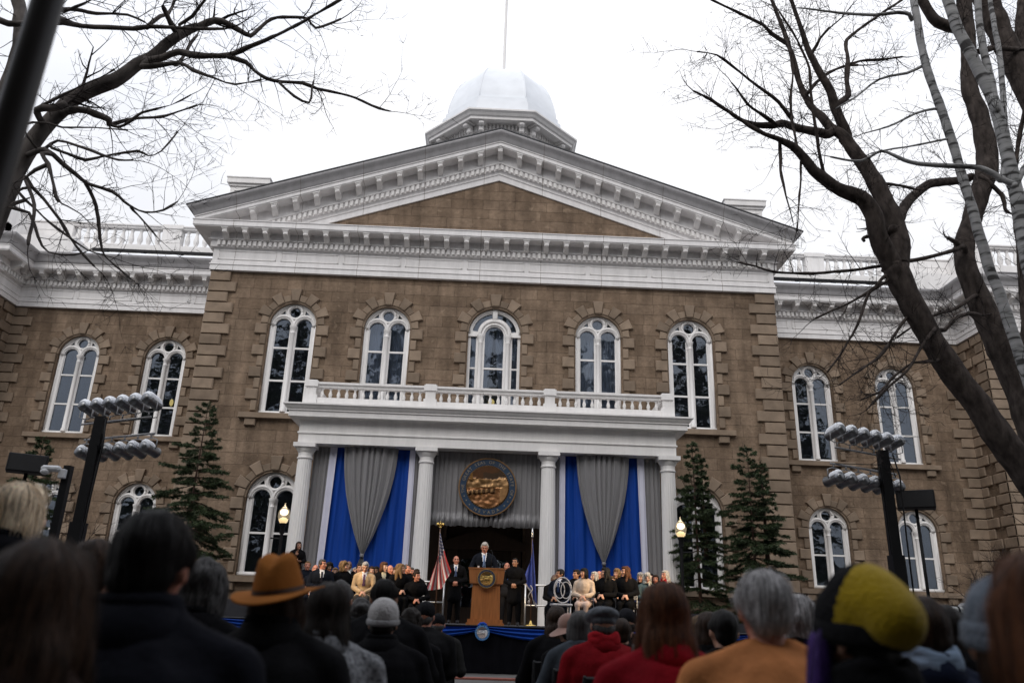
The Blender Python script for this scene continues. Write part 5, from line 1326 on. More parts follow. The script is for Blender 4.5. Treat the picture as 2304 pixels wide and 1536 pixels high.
RT2 = [
    trace([(2480, 1560), (2430, 1300), (2370, 1080), (2320, 930), (2290, 850), (2250, 775), (2215, 700), (2188, 640), (2170, 580), (2172, 540), (2183, 505), (2195, 462), (2215, 405), (2222, 367), (2217, 317), (2200, 250), (2182, 200), (2180, 133), (2176, 67), (2169, 0), (2160, -90)], (92, 86, 80, 74, 68, 60, 52, 46, 42, 39, 38, 42, 44, 44, 41, 37, 34, 32, 30, 28, 26), YR2, YR2 + .8, .5),
    trace([(2170, 555), (2149, 562), (2100, 576), (2036, 589), (1936, 605), (1836, 615), (1743, 612), (1703, 599), (1660, 590)], (10, 8, 7, 5, 3), YR2, YR2 - 1.2, .7),
    trace(Z6([(1880, 130), (1840, 100), (1800, 75), (1790, 70)]), (12, 6), YR2, YR2 - .2, .4),
    trace([(2150, 62), (2110, 50), (2085, 20), (2062, -30)], (26, 22, 20), YR2 + .8, YR2 + .6, .7),
    trace([(2215, 115), (2240, 108), (2290, 112)], (12, 10), YR2 + .6, YR2 + .9, .5),
    trace([(2205, 395), (2255, 440), (2262, 470), (2270, 478)], (10, 7), YR2 + .3, YR2 + .2, .5),
    trace(Z6([(1970, 460), (1850, 540), (1700, 590), (1580, 650), (1450, 740)]), (8, 5, 3), YR2, YR2 - .8, .9),
]
build_tree('bare_tree', 'dark bare tree with one crooked trunk, just behind the white birches', RT2, BARK, 31, 1.4, .3, 'bare winter trees', tl=(.45, 1.1))
RT3 = [
    trace([(2900, 1500), (2650, 1050), (2480, 620), (2380, 360), (2330, 235), (2290, 155), (2255, 85), (2219, 0), (2190, -70)], (80, 70, 58, 52, 48, 46), -13.0, -12.5, .4),
    trace([(2420, 300), (2350, 240), (2304, 190), (2296, 90), (2304, 0)], (30, 24), -12.7, -12.2, .7),
    trace([(2320, 1200), (2312, 900), (2296, 600), (2282, 450), (2290, 330), (2310, 230)], (14, 8), -12.9, -12.4, 1.0),
]
build_tree('bare_tree', 'dark bare tree leaning in from the upper right corner', RT3, BARK, 41, 1.5, .3, 'bare winter trees', tl=(.45, 1.1))
YB1 = -17.2
B1 = [
    trace([(2420, 1500), (2370, 1080), (2335, 920), (2306, 832), (2283, 762), (2253, 672), (2223, 595), (2196, 500), (2176, 433), (2156, 367), (2136, 300), (2113, 233), (2089, 167), (2073, 100), (2056, 0), (2046, -60)], (34, 31, 28, 25, 24, 23, 22, 21, 20, 19, 19, 18, 17, 16, 15, 14), YB1, YB1 + .8, .4),
    trace([(2050, 45), (2046, 33), (2020, 28), (1969, 35), (1900, 30), (1869, 27), (1816, 20)], (10, 8, 6, 4), YB1 + .8, YB1 + .4, .6),
    trace([(2073, 150), (2040, 165), (1980, 178), (1930, 215), (1880, 245)], (7, 5, 3), YB1 + .7, YB1 + .3, .8),
    trace([(2100, 245), (2060, 255), (2000, 285), (1945, 300)], (6, 3), YB1 + .6, YB1 + .1, .8),
    trace([(2115, 315), (2070, 325), (2010, 335), (1960, 345)], (5, 3), YB1 + .5, YB1 + .2, .8),
]
build_tree('birch_tree', 'slim white barked birch, the left one of the two at right', B1, BIRCH, 51, 1.6, .2, 'white birches', tl=(.4, .9), depth=2, twig_r=.006)
YB2 = -17.9
B2 = [
    trace([(2480, 1500), (2430, 1000), (2380, 800), (2340, 680), (2315, 600), (2299, 510), (2283, 417), (2270, 360), (2258, 310), (2243, 250), (2223, 200), (2189, 133), (2156, 67), (2133, 0), (2110, -60)], (46, 40, 35, 32, 30, 29, 28, 27, 26, 26, 25, 24, 22, 21), YB2, YB2 + .4, .4),
    trace([(2283, 415), (2263, 407), (2235, 390), (2203, 377), (2160, 374), (2103, 372), (2065, 368), (2036, 360), (2010, 348), (1983, 340), (1960, 352), (1936, 363), (1900, 360), (1869, 353)], (14, 12, 9, 6, 4), YB2 + .1, YB2 + .5, .7),
    trace([(2243, 250), (2232, 200), (2222, 150), (2212, 110), (2204, 50), (2199, -20)], (18, 17, 15, 13), YB2 + .2, YB2 + .4, .4),
    trace([(2258, 400), (2262, 330), (2258, 240), (2252, 150), (2238, 60), (2225, -20)], (14, 12, 10), YB2 + .2, YB2 + 1, .6),
    trace([(2285, 420), (2304, 380), (2320, 360)], (14, 12), YB2 + .1, YB2 + .2, .4),
]
build_tree('birch_tree', 'thick white barked birch near the right edge with several stems', B2, BIRCH, 61, 1.6, .2, 'white birches', tl=(.4, .9), depth=2, twig_r=.006)

# generic bare trees (shrubs by the walls; park trees behind the viewer that show only as reflections in the panes)
def grow(mb, cm_, p, d, L, r, lev, rnd):
    n = 5; pts = [p]; cur = p.copy()
    for i in range(n):
        d = d + np.array([rnd.gauss(0, .13) for _ in range(3)]) + np.array([0, 0, .05]); d /= np.linalg.norm(d); cur = cur + d * L / n; pts.append(cur.copy())
    mb.tube(pts, [r * (1 - .45 * i / n) for i in range(n + 1)], 7 if lev > 1 else 4, cap=False)
    if lev == 0: return
    for k in range(rnd.randint(3, 4)):
        i = rnd.randint(2, n); v = np.array([rnd.gauss(0, 1) for _ in range(3)]); v /= np.linalg.norm(v)
        grow(cm_ if lev < 3 else mb, cm_, pts[i], d * .8 + v * .75, L * rnd.uniform(.5, .75), r * .5, lev - 1, rnd)
def generic_tree(name, label, loc, h, r, seed, lev=4, group=None, cat='tree', stems=1):
    rnd = random.Random(seed); root = thing(name, label, cat, loc, 0, group); a, c_ = MB(), MB()
    for s in range(stems):
        d = np.array([rnd.gauss(0, .25 if stems > 1 else .05), rnd.gauss(0, .25 if stems > 1 else .05), 1.0]); grow(a, c_, np.array([rnd.gauss(0, .1) * (stems > 1), rnd.gauss(0, .1) * (stems > 1), 0.0]), d, h * .42, r, lev, rnd)
    part('trunk', a, BARK, root, True); part('crown', c_, BARKT, root)
    return root
p0 = generic_tree('park_tree', 'tall bare park tree standing behind the seated audience', (-7, -41, -.25), 15, .35, 3, 5, 'park trees behind the audience')
for k, (x, y, s) in enumerate(((5, -39, 1.0), (14, -44, 1.1), (-17, -43, 1.15), (0, -47, 1.2), (24, -40, 1.1), (-26, -41, 1.1), (9.5, -37, .9), (-12, -37, .85))):
    r_ = p0.copy(); COL.objects.link(r_); r_.location = (x, y, -.25); r_.rotation_euler = (0, 0, k * 1.3); r_.scale = (s, s, s)
    for chd in list(p0.children): c_ = chd.copy(); COL.objects.link(c_); c_.parent = r_
for k, (px, py, Y, h, lb) in enumerate(((2190, 1385, -4.0, 4.2, 'bare twiggy shrub against the wall right of the lighting tower'), (2290, 1395, -6, 4.0, 'bare twiggy shrub at the far right edge'), (90, 1370, -2.0, 6.0, 'bare twiggy shrub against the far left wall'))):
    q = at(px, py, Y); generic_tree('bare_shrub', lb, (q[0], q[1], 0), h, .05, 70 + k, 4, 'bare shrubs by the walls', 'shrub', 4)

# ------------------------------------------------------------------ spruces by the walls
NEEDLE = mat('spruce_needles', (.034, .054, .018), rough=.75, var=.45, scale=5, detail=3)
def spruce(label, px_top, py_top, Y, rad, seed, lean=0.0, zmin=.4, dens=1.0, split=False):
    rnd = random.Random(seed); t = at(px_top, py_top, Y); H = t[2]
    root = thing('spruce_tree', label, 'tree', (t[0], t[1], 0), 0, 'young spruces along the facade')
    tr = MB(); NV = []; NR = np.random.default_rng(seed)
    def spray(p, d, L, lev):
        n = max(3, int(L / .09)); cur = p.copy(); pts = [p.copy()]
        for i in range(n):
            d = d + np.array([rnd.gauss(0, .06), rnd.gauss(0, .06), rnd.gauss(0, .05) + (.03 if i > n * .5 else -.02)]); d /= np.linalg.norm(d); cur = cur + d * L / n; pts.append(cur.copy())
        if lev > 0: tr.tube(pts, [.012 * (1 - .8 * i / n) * (L / 1.0 + .3) for i in range(n + 1)], 4, cap=False)
        for i in range(len(pts) - 1):
            if lev > 0 and i < n * .18: continue
            m = int((16 if lev == 0 else 11) * dens); sv = np.array([d[1], -d[0], 0.0]); sv /= np.linalg.norm(sv) + 1e-9; uv = np.array([sv[1] * d[2], -sv[0] * d[2], sv[0] * d[1] - sv[1] * d[0]])
            a = NR.uniform(0, 2 * pi, m)[:, None]; t_ = NR.random(m)[:, None]; b0 = pts[i] * (1 - t_) + pts[i + 1] * t_
            o = d * .62 + (sv * np.cos(a) + uv * np.sin(a)) * .78; w_ = NR.normal(0, 1, (m, 3)); w_ -= o * (w_ * o).sum(1)[:, None]; w_ /= np.linalg.norm(w_, axis=1)[:, None] + 1e-9; ln = NR.uniform(.055, .115, m)[:, None]
            NV.append(np.stack([b0 - w_ * .011, b0 + w_ * .011, b0 + o * ln], 1).reshape(-1, 3))
            if lev > 0 and rnd.random() < .85:
                for sg in (-1, 1):
                    s = np.array([d[1], -d[0], 0.0]); s /= np.linalg.norm(s) + 1e-9
                    spray(pts[i + 1], d * .75 + s * sg * .7 + np.array([0, 0, -.15]), L * rnd.uniform(.26, .46) * (1 - .5 * i / n), 0)
    tops = [(np.array([0, 0, 0.0]), H, 1.0)]
    if split: tops.append((np.array([split, .1, 0.0]), H * .93, .6))
    for off, h, k in tops:
        tr.tube([off + [lean * z / h * .5, 0, z] for z in np.linspace(0 if k == 1 else h * .5, h, 10)], [.07 * (1 - .9 * i / 9) for i in range(10)], 7)
        z = h - .12; spray(off + np.array([lean * .5, 0, h - .35]), np.array([0, 0, 1.0]), .38, 0)
        while z > (zmin if k == 1 else h * .55):
            f = (h - z) / h; L = (.12 + rad * (f ** .82)) * k
            nb = 6 if f > .2 else 4
            ph = rnd.uniform(0, 6)
            for j in range(nb):
                a = ph + j * 2 * pi / nb + rnd.gauss(0, .25)
                d = np.array([cos(a), sin(a), .35 - .55 * min(1, f * 2) + rnd.gauss(0, .08)])
                spray(off + np.array([lean * z / h * .5, 0, z]), d, L * rnd.uniform(.5, 1.25), 1)
            z -= .17 + .17 * f
    part('trunk', tr, mat('spruce_bark', (.07, .04, .028), rough=.95), root, True); V = np.vstack(NV).astype(np.float32); nt_ = len(V) // 3; me = bpy.data.meshes.new('crown')
    me.vertices.add(len(V)); me.vertices.foreach_set('co', V.ravel()); me.loops.add(len(V)); me.loops.foreach_set('vertex_index', np.arange(len(V), dtype=np.int32))
    me.polygons.add(nt_); me.polygons.foreach_set('loop_start', np.arange(0, len(V), 3, dtype=np.int32)); me.update(calc_edges=True); me.materials.append(NEEDLE); obj('crown', me, root)
spruce('spruce with open drooping boughs in front of the left corner of the pavilion', 466, 905, -5.0, 1.75, 3, .1)
spruce('tall thin spruce beside the right end of the portico', 1560, 995, -4.6, 1.05, 4, -.1, split=.28)
spruce('full spruce near the right corner of the pavilion', 1680, 1005, -5.0, 1.6, 5, 0, dens=1.1, split=.42)
spruce('spruce behind the loudspeaker at the far left', 100, 985, -6.0, 1.2, 6, 0)

# unseen evergreens added behind the viewer to shade audience and walls; panes mirror them
src = [o for o in bpy.data.objects if o.name.startswith('spruce_tree')][2]
for k, (x, y, s) in enumerate(((-13, -36, 3.9), (-8, -38, 4.4), (-3, -36.5, 4.1), (2.2, -38.5, 4.6), (7, -36, 4.0), (12, -38, 4.5), (17, -36, 4.2), (-18, -37.5, 4.4), (-23, -34, 4.0), (22.5, -36, 4.4), (28, -33, 4.2), (-29, -33, 4.3))):
    r_ = src.copy(); r_.name = 'shading_evergreen'; COL.objects.link(r_); r_.location = (x, y, -.25); r_.rotation_euler = (0, 0, k * 1.9); r_.scale = (s * .95, s * .95, s)
    tag(r_, 'tall unseen evergreen added behind the audience for shade', 'tree', 'evergreens added behind the audience for shade')
    for chd in list(src.children): c_ = chd.copy(); COL.objects.link(c_); c_.parent = r_
# ================================================================== PEOPLE
def remeshed(name, mb, voxel, it=3, fac=.5):
    me = mb.mesh(name, [], True); o = bpy.data.objects.new(name, me)
    r = o.modifiers.new('r', 'REMESH'); r.mode = 'VOXEL'; r.voxel_size = voxel
    s = o.modifiers.new('s', 'SMOOTH'); s.iterations = it; s.factor = fac
    m = evaluated(o); m.shade_smooth(); return m

def displace(me, amp, sc, stretch=(1, 1, 1), seed=0):
    n = len(me.vertices); co = np.empty(n * 3); me.vertices.foreach_get('co', co); co = co.reshape(-1, 3)
    no = np.empty(n * 3); me.vertices.foreach_get('normal', no); no = no.reshape(-1, 3)
    q = co * np.array(stretch) * sc + seed * 3.7
    d = np.array([noise.noise(p) + .5 * noise.noise(p * 2.1) for p in map(Vector, q)]) * amp
    me.vertices.foreach_set('co', (co + no * d[:, None]).ravel()); me.update()

def lerp(a, b, t): return np.array(a) * (1 - t) + np.array(b) * t
def RZ(a): return np.array([[cos(a), -sin(a), 0], [sin(a), cos(a), 0], [0, 0, 1.0]])
def RX(a): return np.array([[1, 0, 0], [0, cos(a), -sin(a)], [0, sin(a), cos(a)]])
def RY(a): return np.array([[cos(a), 0, sin(a)], [0, 1, 0], [-sin(a), 0, cos(a)]])

SKIN = {'light': (.47, .25, .17), 'pale': (.55, .33, .25), 'tan': (.36, .18, .11), 'brown': (.14, .07, .042), 'dark': (.07, .036, .024), 'ruddy': (.50, .21, .14)}
HAIR = {'black': (.010, .008, .008), 'dark': (.022, .014, .010), 'brown': (.055, .028, .016), 'auburn': (.15, .055, .022), 'blond': (.40, .24, .11), 'dirty': (.20, .12, .06), 'grey': (.62, .60, .60), 'white': (.85, .80, .74), 'salt': (.12, .115, .115), 'ash': (1.25, .98, .70), 'purple': (.10, .045, .26)}
def cloth(c, nm=None, sheen=.12):
    key = 'wool_%d_%d_%d' % tuple(int(x * 1000) for x in c)
    return mat(key, c, rough=.88, var=.22, scale=9, bump=.35, bscale=70, sheen=0, spec=.06)
def hairm(k):
    c = tuple(v * .62 for v in HAIR[k]); return mat('hair_' + k, c, rough=.5, var=.35, scale=14, stretch=(9, 9, 1), bump=.5, bscale=60, tint=True, spec=.18)
def skinm(k):
    key = 'skin_' + k
    if key not in MATS:
        m = mat(key, SKIN[k], rough=.5, var=.08, scale=8); b = m.node_tree.nodes['Principled BSDF']; b.inputs['Subsurface Weight'].default_value = .08; b.inputs['Subsurface Radius'].default_value = (.02, .008, .004)
    return MATS[key]
LIP = mat('lip', (.30, .07, .06), rough=.4); EYE = mat('eye_dark', (.02, .015, .013), rough=.2); EYEW = mat('eye_white', (.5, .47, .45), rough=.2)

def head_prims(b, T):
    """T maps head-local (origin mid skull, face towards -Y) to body space"""
    def E(c, r, R=None): b.ell(T(c), r, T.R if R is None else T.R @ R, 0, 14, 9)
    E((0, .012, .022), (.076, .097, .097)); E((0, -.030, -.040), (.058, .066, .080)); E((0, -.018, -.03), (.066, .07, .06))
    b.cap(T((0, -.094, .012)), .011, T((0, -.116, -.026)), .0155); E((0, -.108, -.03), (.019, .012, .010))
    E((0, -.080, .034), (.052, .020, .013)); E((0, -.082, -.098), (.026, .022, .018)); E((0, -.092, -.062), (.027, .016, .013))
    for s in (-1, 1):
        E((s * .036, -.072, -.022), (.026, .024, .024)); E((s * .079, .012, -.012), (.010, .020, .032), RZ(s * -.35)); E((s * .032, -.083, .008), (.014, .012, .010))
class Frame:
    def __init__(s, o, R): s.o = np.array(o, float); s.R = R
    def __call__(s, p): return s.o + s.R @ np.array(p, float)

def hand(b, w, d, palm, side):
    """w wrist, d direction of the fingers, palm = normal out of the palm; five separate bent fingers"""
    d = np.array(d, float); d /= np.linalg.norm(d); pn = np.array(palm, float); pn -= d * np.dot(pn, d); pn /= np.linalg.norm(pn); s = np.cross(d, pn) * side
    w = np.array(w, float); c = w + d * .05
    b.cap(w, .024, c, .030); b.ell(c + d * .012, (.038, .045, .017), np.column_stack([s, d, pn]))
    for k, ln in enumerate((.070, .080, .075, .058)):
        r0 = c + d * .042 + s * (.030 - .020 * k); k1 = r0 + d * ln * .45 + pn * .010; k2 = k1 + d * ln * .30 + pn * .026; k3 = k2 + d * ln * .1 + pn * .024
        b.cap(r0, .0095, k1, .009); b.cap(k1, .009, k2, .0085); b.cap(k2, .0085, k3, .008)
    t0 = w + d * .025 + s * .034; t1 = t0 + s * .022 + d * .030 + pn * .012; t2 = t1 + d * .028 + pn * .014 - s * .004
    b.cap(t0, .013, t1, .011); b.cap(t1, .011, t2, .009)

def add_strands(mb, me, T, count, length, wid, seed, tint=(.4, 1.8), lift=.006, sweep=0.0):
    """fine locks combed along the surface of the hair"""
    rnd = random.Random(seed); bv = BVHTree.FromPolygons([v.co for v in me.vertices], [tuple(p.vertices) for p in me.polygons]); polys = me.polygons; n = len(polys); crown = Vector(T((0, .03, .10)))
    for _ in range(count):
        p = polys[rnd.randrange(n)]; c = Vector(p.center); pts = []; cur = c.copy(); off = rnd.uniform(.001, lift) * (1 if rnd.random() < .92 else 3.2); st_ = length * rnd.uniform(.6, 1.3) / 6; rdir = None
        for k in range(7):
            hit = bv.find_nearest(cur)
            if hit[0] is None: break
            nrm = hit[1]; pts.append((hit[0] + nrm * (off * (1 if k < 6 else .3)), nrm.copy()))
            out = (hit[0] - crown); out.z = 0
            g_ = Vector((0, 0, -1)) + out.normalized() * .55 * max(0, nrm.z) + Vector((rnd.gauss(0, .06) + sweep, rnd.gauss(0, .06), 0))
            t = g_ - nrm * g_.dot(nrm)
            if t.length < 1e-5: break
            cur = hit[0] + t.normalized() * st_
        if len(pts) < 3: continue
        tv = rnd.uniform(*tint); vs = []; m = len(pts)
        for i, (q, nrm) in enumerate(pts):
            tg = (pts[min(i + 1, m - 1)][0] - pts[max(i - 1, 0)][0]).normalized(); sd = tg.cross(nrm).normalized(); w_ = wid * (1 - .8 * (i / (m - 1)) ** 2)
            vs += [q - sd * w_, q + sd * w_]
        mb.add(vs, [(2 * i, 2 * i + 1, 2 * i + 3, 2 * i + 2) for i in range(m - 1)], 0, tv)

PEOPLE = []
def person(label, top, yaw=0, pose='sit', floor=None, scale=1.0, female=False, skin='light', hair='brown', style='short', coat=(.012, .012, .014), pants=None,
           hy=0, hp=0, hands='lap', shirt=None, tie=None, scarf=None, hat=None, hatc=(.02, .02, .02), near=0, group='seated guests on the stage', collar=True, skirtc=None, hem=None, stout=1.0, held=None, lean=0.0, strands=0, glasses=False, shoes=True):
    top = np.array(top, float); yaw_r = radians(yaw)
    HT = {'sit': 1.345, 'stand': 1.755}[pose]; s = scale
    if floor is not None: s = (top[2] - floor) / HT
    # the head moves with lean and turn; keep the crown at the wanted place
    sx = .92 if female else 1.0
    pel = np.array([0, 0, .54 if pose == 'sit' else .96]); shz = pel[2] + .50; ln = lean
    chest = pel + np.array([0, -.30 * sin(ln), .32]); neck = pel + np.array([0, -.55 * sin(ln), .555]); hc = neck + np.array([0, -.03 - .03 * sin(ln), .135])
    root_xy = top[:2] - (RZ(yaw_r) @ (np.array([hc[0], hc[1], 0]) * s))[:2]; rz = top[2] - HT * s
    root = thing('person', label, 'person', (root_xy[0], root_xy[1], rz), yaw_r, group); root.scale = (s, s, s)
    T = Frame(hc, RZ(radians(hy)) @ RX(radians(hp)))
    sh = [np.array([k * .195 * sx * (1 + (stout - 1) * .55), neck[1] * .9 + .01, shz - .02]) for k in (-1, 1)]
    hip = [pel + np.array([k * .09, 0, 0]) for k in (-1, 1)]
    if pose == 'sit':
        knee = [np.array([k * (.10 if female else .13), -.44, .50]) for k in (-1, 1)]; ank = [np.array([k * (.09 if female else .13), -.42, .09]) for k in (-1, 1)]
    else:
        knee = [np.array([k * .10, -.015, .52]) for k in (-1, 1)]; ank = [np.array([k * .115, .01, .09]) for k in (-1, 1)]
    jr = random.Random(len(PEOPLE) * 7 + 3); J = lambda a: np.array([jr.gauss(0, a), jr.gauss(0, a), jr.gauss(0, a * .6)])
    if pose == 'sit': sp_ = jr.uniform(.75, 1.35); kx = jr.gauss(0, .03); knee = [k_ * [sp_, 1, 1] + [kx, 0, 0] for k_ in knee]; ank = [a_ * [sp_, 1, 1] + [kx * 1.5, jr.gauss(0, .04), 0] for a_ in ank]
    el, wr, hd, pn = [], [], [], []
    lapz, lapx, lapy = jr.uniform(-.02, .06), jr.gauss(0, .035), jr.uniform(-.06, .05)
    for i, k in enumerate((-1, 1)):
        S = sh[i]
        if hands == 'lap': e = S + np.array([k * .065, -.04, -.27]); w_ = np.array([k * .055 + lapx, -.30 + lapy, pel[2] + .13 + lapz]); d = np.array([-k * .8, -.5, -.25]); p = np.array([0, .2, -1])
        elif hands == 'clasp': e = S + np.array([k * .075, .0, -.28]); w_ = np.array([k * .075, -.20, pel[2] + .10]); d = np.array([-k * .8, -.1, -.5]); p = np.array([0, 1, 0])
        elif hands == 'side': e = S + np.array([k * .07, .02, -.28]); w_ = S + np.array([k * .09, -.03, -.53]); d = np.array([0, -.1, -1]); p = np.array([-k, 0, 0])
        elif hands == 'desk': e = S + np.array([k * .10, -.06, -.26]); w_ = S + np.array([k * .02, -.28, -.30]); d = np.array([-k * .3, -1, -.1]); p = np.array([0, 0, -1])
        elif hands == 'camera': e = S + np.array([k * .10, -.12, -.16]); w_ = S + np.array([-k * .10, -.30, .10]); d = np.array([-k * .3, -.6, .6]); p = np.array([-k, 0, 0])
        elif hands == 'sign':
            e = S + np.array([k * .06, -.04, -.26])
            if k < 0: w_ = S + np.array([.10, -.24, -.10]); d = np.array([.15, -.1, 1]); p = np.array([.3, -1, 0])
            else: w_ = np.array([.10, -.24, pel[2] + .20]); d = np.array([-1, -.3, .1]); p = np.array([0, 0, 1])
        else: e = S + np.array([k * .07, -.10, -.25]); w_ = np.array([k * .10, -.34, pel[2] + .18]); d = np.array([-k * .5, -.8, 0]); p = np.array([0, 0, -1])
        if hands == 'lap': e = e + J(.025)
        el.append(e); wr.append(w_); hd.append(d); pn.append(p)
    vox = .0115 if near else .0125
    # ---- body: one continuous figure
    b = MB(); head_prims(b, T); b.cap(neck + [0, .01, -.05], .062 * sx, hc + [0, .015, -.03], .056 * sx)
    b.ell(chest + [0, 0, .05], (.155 * sx, .105, .20)); b.ell(pel + [0, 0, .12], (.14, .10, .17)); b.ell(pel, (.155, .115, .11)); b.cap(sh[0] * [.8, 1, 1], .040, sh[1] * [.8, 1, 1], .040)
    for i in (0, 1):
        b.cap(sh[i] * [.93, 1, 1] + [0, 0, -.015], .036, el[i], .034); b.cap(el[i], .034, wr[i], .026); hand(b, wr[i], hd[i], pn[i], (1, -1)[i] if hands != 'side' else (-1, 1)[i])
        b.cap(hip[i], .085, knee[i], .056); b.cap(knee[i], .055, ank[i], .038); b.cap(ank[i] + [0, .02, -.04], .034, ank[i] + [0, -.13, -.06], .026)
    me = remeshed('body', b, vox, 2, .4)
    for m_ in (skinm(skin), LIP, EYE, hairm('dark' if hair in ('black', 'dark', 'brown', 'auburn') else 'salt'), EYEW): me.materials.append(m_)
    n = len(me.polygons); cen = np.empty(n * 3); me.polygons.foreach_get('center', cen); cen = (cen.reshape(-1, 3) - hc) @ T.R
    mi = np.zeros(n, int); front = cen[:, 1] < -.055
    mi[front & (abs(cen[:, 2] + .064) < .009) & (abs(cen[:, 0]) < .024)] = 1
    for k in (-1, 1):
        mi[front & (((cen[:, 0] - k * .032) / .017) ** 2 + ((cen[:, 2] - .008) / .0095) ** 2 < 1)] = 2
        mi[front & (abs(cen[:, 0] - k * .034) < .022) & (abs(cen[:, 2] - .031 + .12 * abs(abs(cen[:, 0]) - .03)) < .006)] = 3
    me.polygons.foreach_set('material_index', mi); me.update()
    obj('body', me, root)
    # ---- coat
    cm_ = cloth(coat); b = MB(); f = stout; cz = pel[2]
    b.ell(chest + [0, .0, .06], (.20 * sx * f, .150 * f, .21)); b.ell(lerp(pel, chest, .45), (.168 * sx * f, .130 * f, .20)); b.ell(pel + [0, 0, .03], (.185 * f, .145 * f, .14)); b.cap(sh[0] + [.03, 0, -.005], .072, sh[1] + [-.03, 0, -.005], .072)
    b.cap(sh[0] * [.5, 1, 1] + [0, 0, .025], .066, sh[1] * [.5, 1, 1] + [0, 0, .025], .066)
    for i in (0, 1):
        b.cap(np.array([(-1, 1)[i] * .055, neck[1] + .012, neck[2] + .0]), .052, sh[i] + [0, .01, -.005], .062); b.cap(sh[i] + [0, 0, -.02], .070, el[i], .060); b.cap(el[i], .068, lerp(wr[i], el[i], .06), .050)
    if pose == 'sit':
        for i in (0, 1): b.cap(hip[i] + [0, 0, .0], .115, lerp(hip[i], knee[i], .62 if hem is None else hem), .095)
        b.ell((0, .05, .45), (.20, .15, .10))
    else:
        hz = .78 if hem is None else hem
        b.cap(pel + [0, 0, -.02], .165, np.array([0, 0, hz + .13]), .175)
        for k in (-1, 1): b.cap(pel + [k * .05, 0, -.02], .13, np.array([k * .075, 0, hz + .10]), .135)
    if collar:
        for k in range(10):
            a0, a1 = 2 * pi * k / 10, 2 * pi * (k + 1) / 10
            if (k in (7,)) and not near: continue
            rr_ = .070 if not near else .078
            q = [neck + np.array([rr_ * cos(a), .008 + rr_ * 1.02 * sin(a), (.0 if sin(a) < 0 else .028) + (.03 if near and sin(a) > -.2 else 0)]) for a in (a0, a1)]
            b.cap(q[0], .022, q[1], .022)
    me = remeshed('coat', b, .0125 if near else .015, 9 if near else 5); displace(me, .010 if near else .008, 5.0, (1, 1, .6), len(PEOPLE)); displace(me, .004, 16.0, (1, 1, .5), len(PEOPLE) + 50)
    me.materials.append(cm_); co_ = obj('coat', me, root)
    if near and collar:
        cb_ = MB(); na_ = 22; vs = []
        for rr_, dz, dy in ((.072, .052, .0), (.098, .048, .0), (.125, -.035, .004), (.112, -.045, .004), (.082, .03, .0)):
            for k in range(na_):
                a = radians(-62) + radians(304) * k / (na_ - 1); wob = .004 * noise.noise((k * .5, rr_ * 30, len(PEOPLE)))
                vs.append(tuple(neck + np.array([(rr_ + wob) * cos(a), dy + .01 + (rr_ + wob) * 1.0 * sin(a), dz + wob - (.03 if sin(a) < -.3 else 0)])))
        cb_.add(vs, [(i * na_ + k, i * na_ + k + 1, ((i + 1) % 5) * na_ + k + 1, ((i + 1) % 5) * na_ + k) for i in range(5) for k in range(na_ - 1)])
        part('collar', cb_, cm_, root, True)
    # ---- shirt front and tie: patches lying on the coat front
    def patch(nm, fn, off, m_):
        pv = {}; vs, fs = [], []
        for p in me.polygons:
            c = p.center
            if p.normal.y < -.2 and fn(c.x - neck[0], c.z - neck[2]):
                f_ = []
                for vi in p.vertices:
                    if vi not in pv: v = me.vertices[vi]; pv[vi] = len(vs); vs.append(tuple(v.co + v.normal * off))
                    f_.append(pv[vi])
                fs.append(tuple(f_))
        if fs:
            mb = MB(); mb.add(vs, fs); part(nm, mb, m_, root, True)
    if shirt: patch('shirt', lambda x, z: -.30 < z < .02 and abs(x) < .055 + (z + .02) * .17, .004, cloth(shirt))
    if tie: patch('tie', lambda x, z: -.30 < z < -.035 and abs(x) < .017 - z * .05, .009, cloth(tie))
    # ---- legs
    b = MB(); pc = pants or tuple(c * .8 for c in coat)
    if skirtc:
        for i in (0, 1): b.cap(hip[i], .12, lerp(hip[i], knee[i], .95), .085)
        b.cap(lerp(hip[0], knee[0], .9), .08, lerp(hip[1], knee[1], .9), .08)
        me2 = remeshed('skirt', b, .016, 2); me2.materials.append(cloth(skirtc)); obj('skirt', me2, root)
        b = MB()
        for i in (0, 1): b.cap(knee[i], .062, ank[i], .048); b.cap(ank[i] + [0, .02, -.03], .046, ank[i] + [0, -.13, -.055], .036)
        me2 = remeshed('boots', b, .014, 2); me2.materials.append(cloth(tuple(c * .8 for c in skirtc))); obj('boots', me2, root)
    else:
        b.ell(pel, (.17, .13, .11))
        for i in (0, 1): b.cap(hip[i], .098, knee[i], .076); b.cap(knee[i], .075, ank[i] + [0, 0, .02], .060)
        me2 = remeshed('trousers', b, .016, 2); displace(me2, .006, 9, (1, 1, .7), 3); me2.materials.append(cloth(pc)); obj('trousers', me2, root)
        b = MB()
        for i in (0, 1): b.cap(ank[i] + [0, .035, -.045], .042, ank[i] + [0, -.03, -.03], .050); b.cap(ank[i] + [0, -.03, -.045], .045, ank[i] + [0, -.15, -.058], .034)
        me2 = remeshed('shoes', b, .014, 2); me2.materials.append(mat('shoe_leather', (.010, .009, .009), rough=.35)); obj('shoes', me2, root)
    # ---- hair
    b = MB(); hm = hairm(hair); E = lambda c, r, R=None: b.ell(T(c), r, T.R if R is None else T.R @ R, 0, 14, 10)
    big = .006 if female else 0
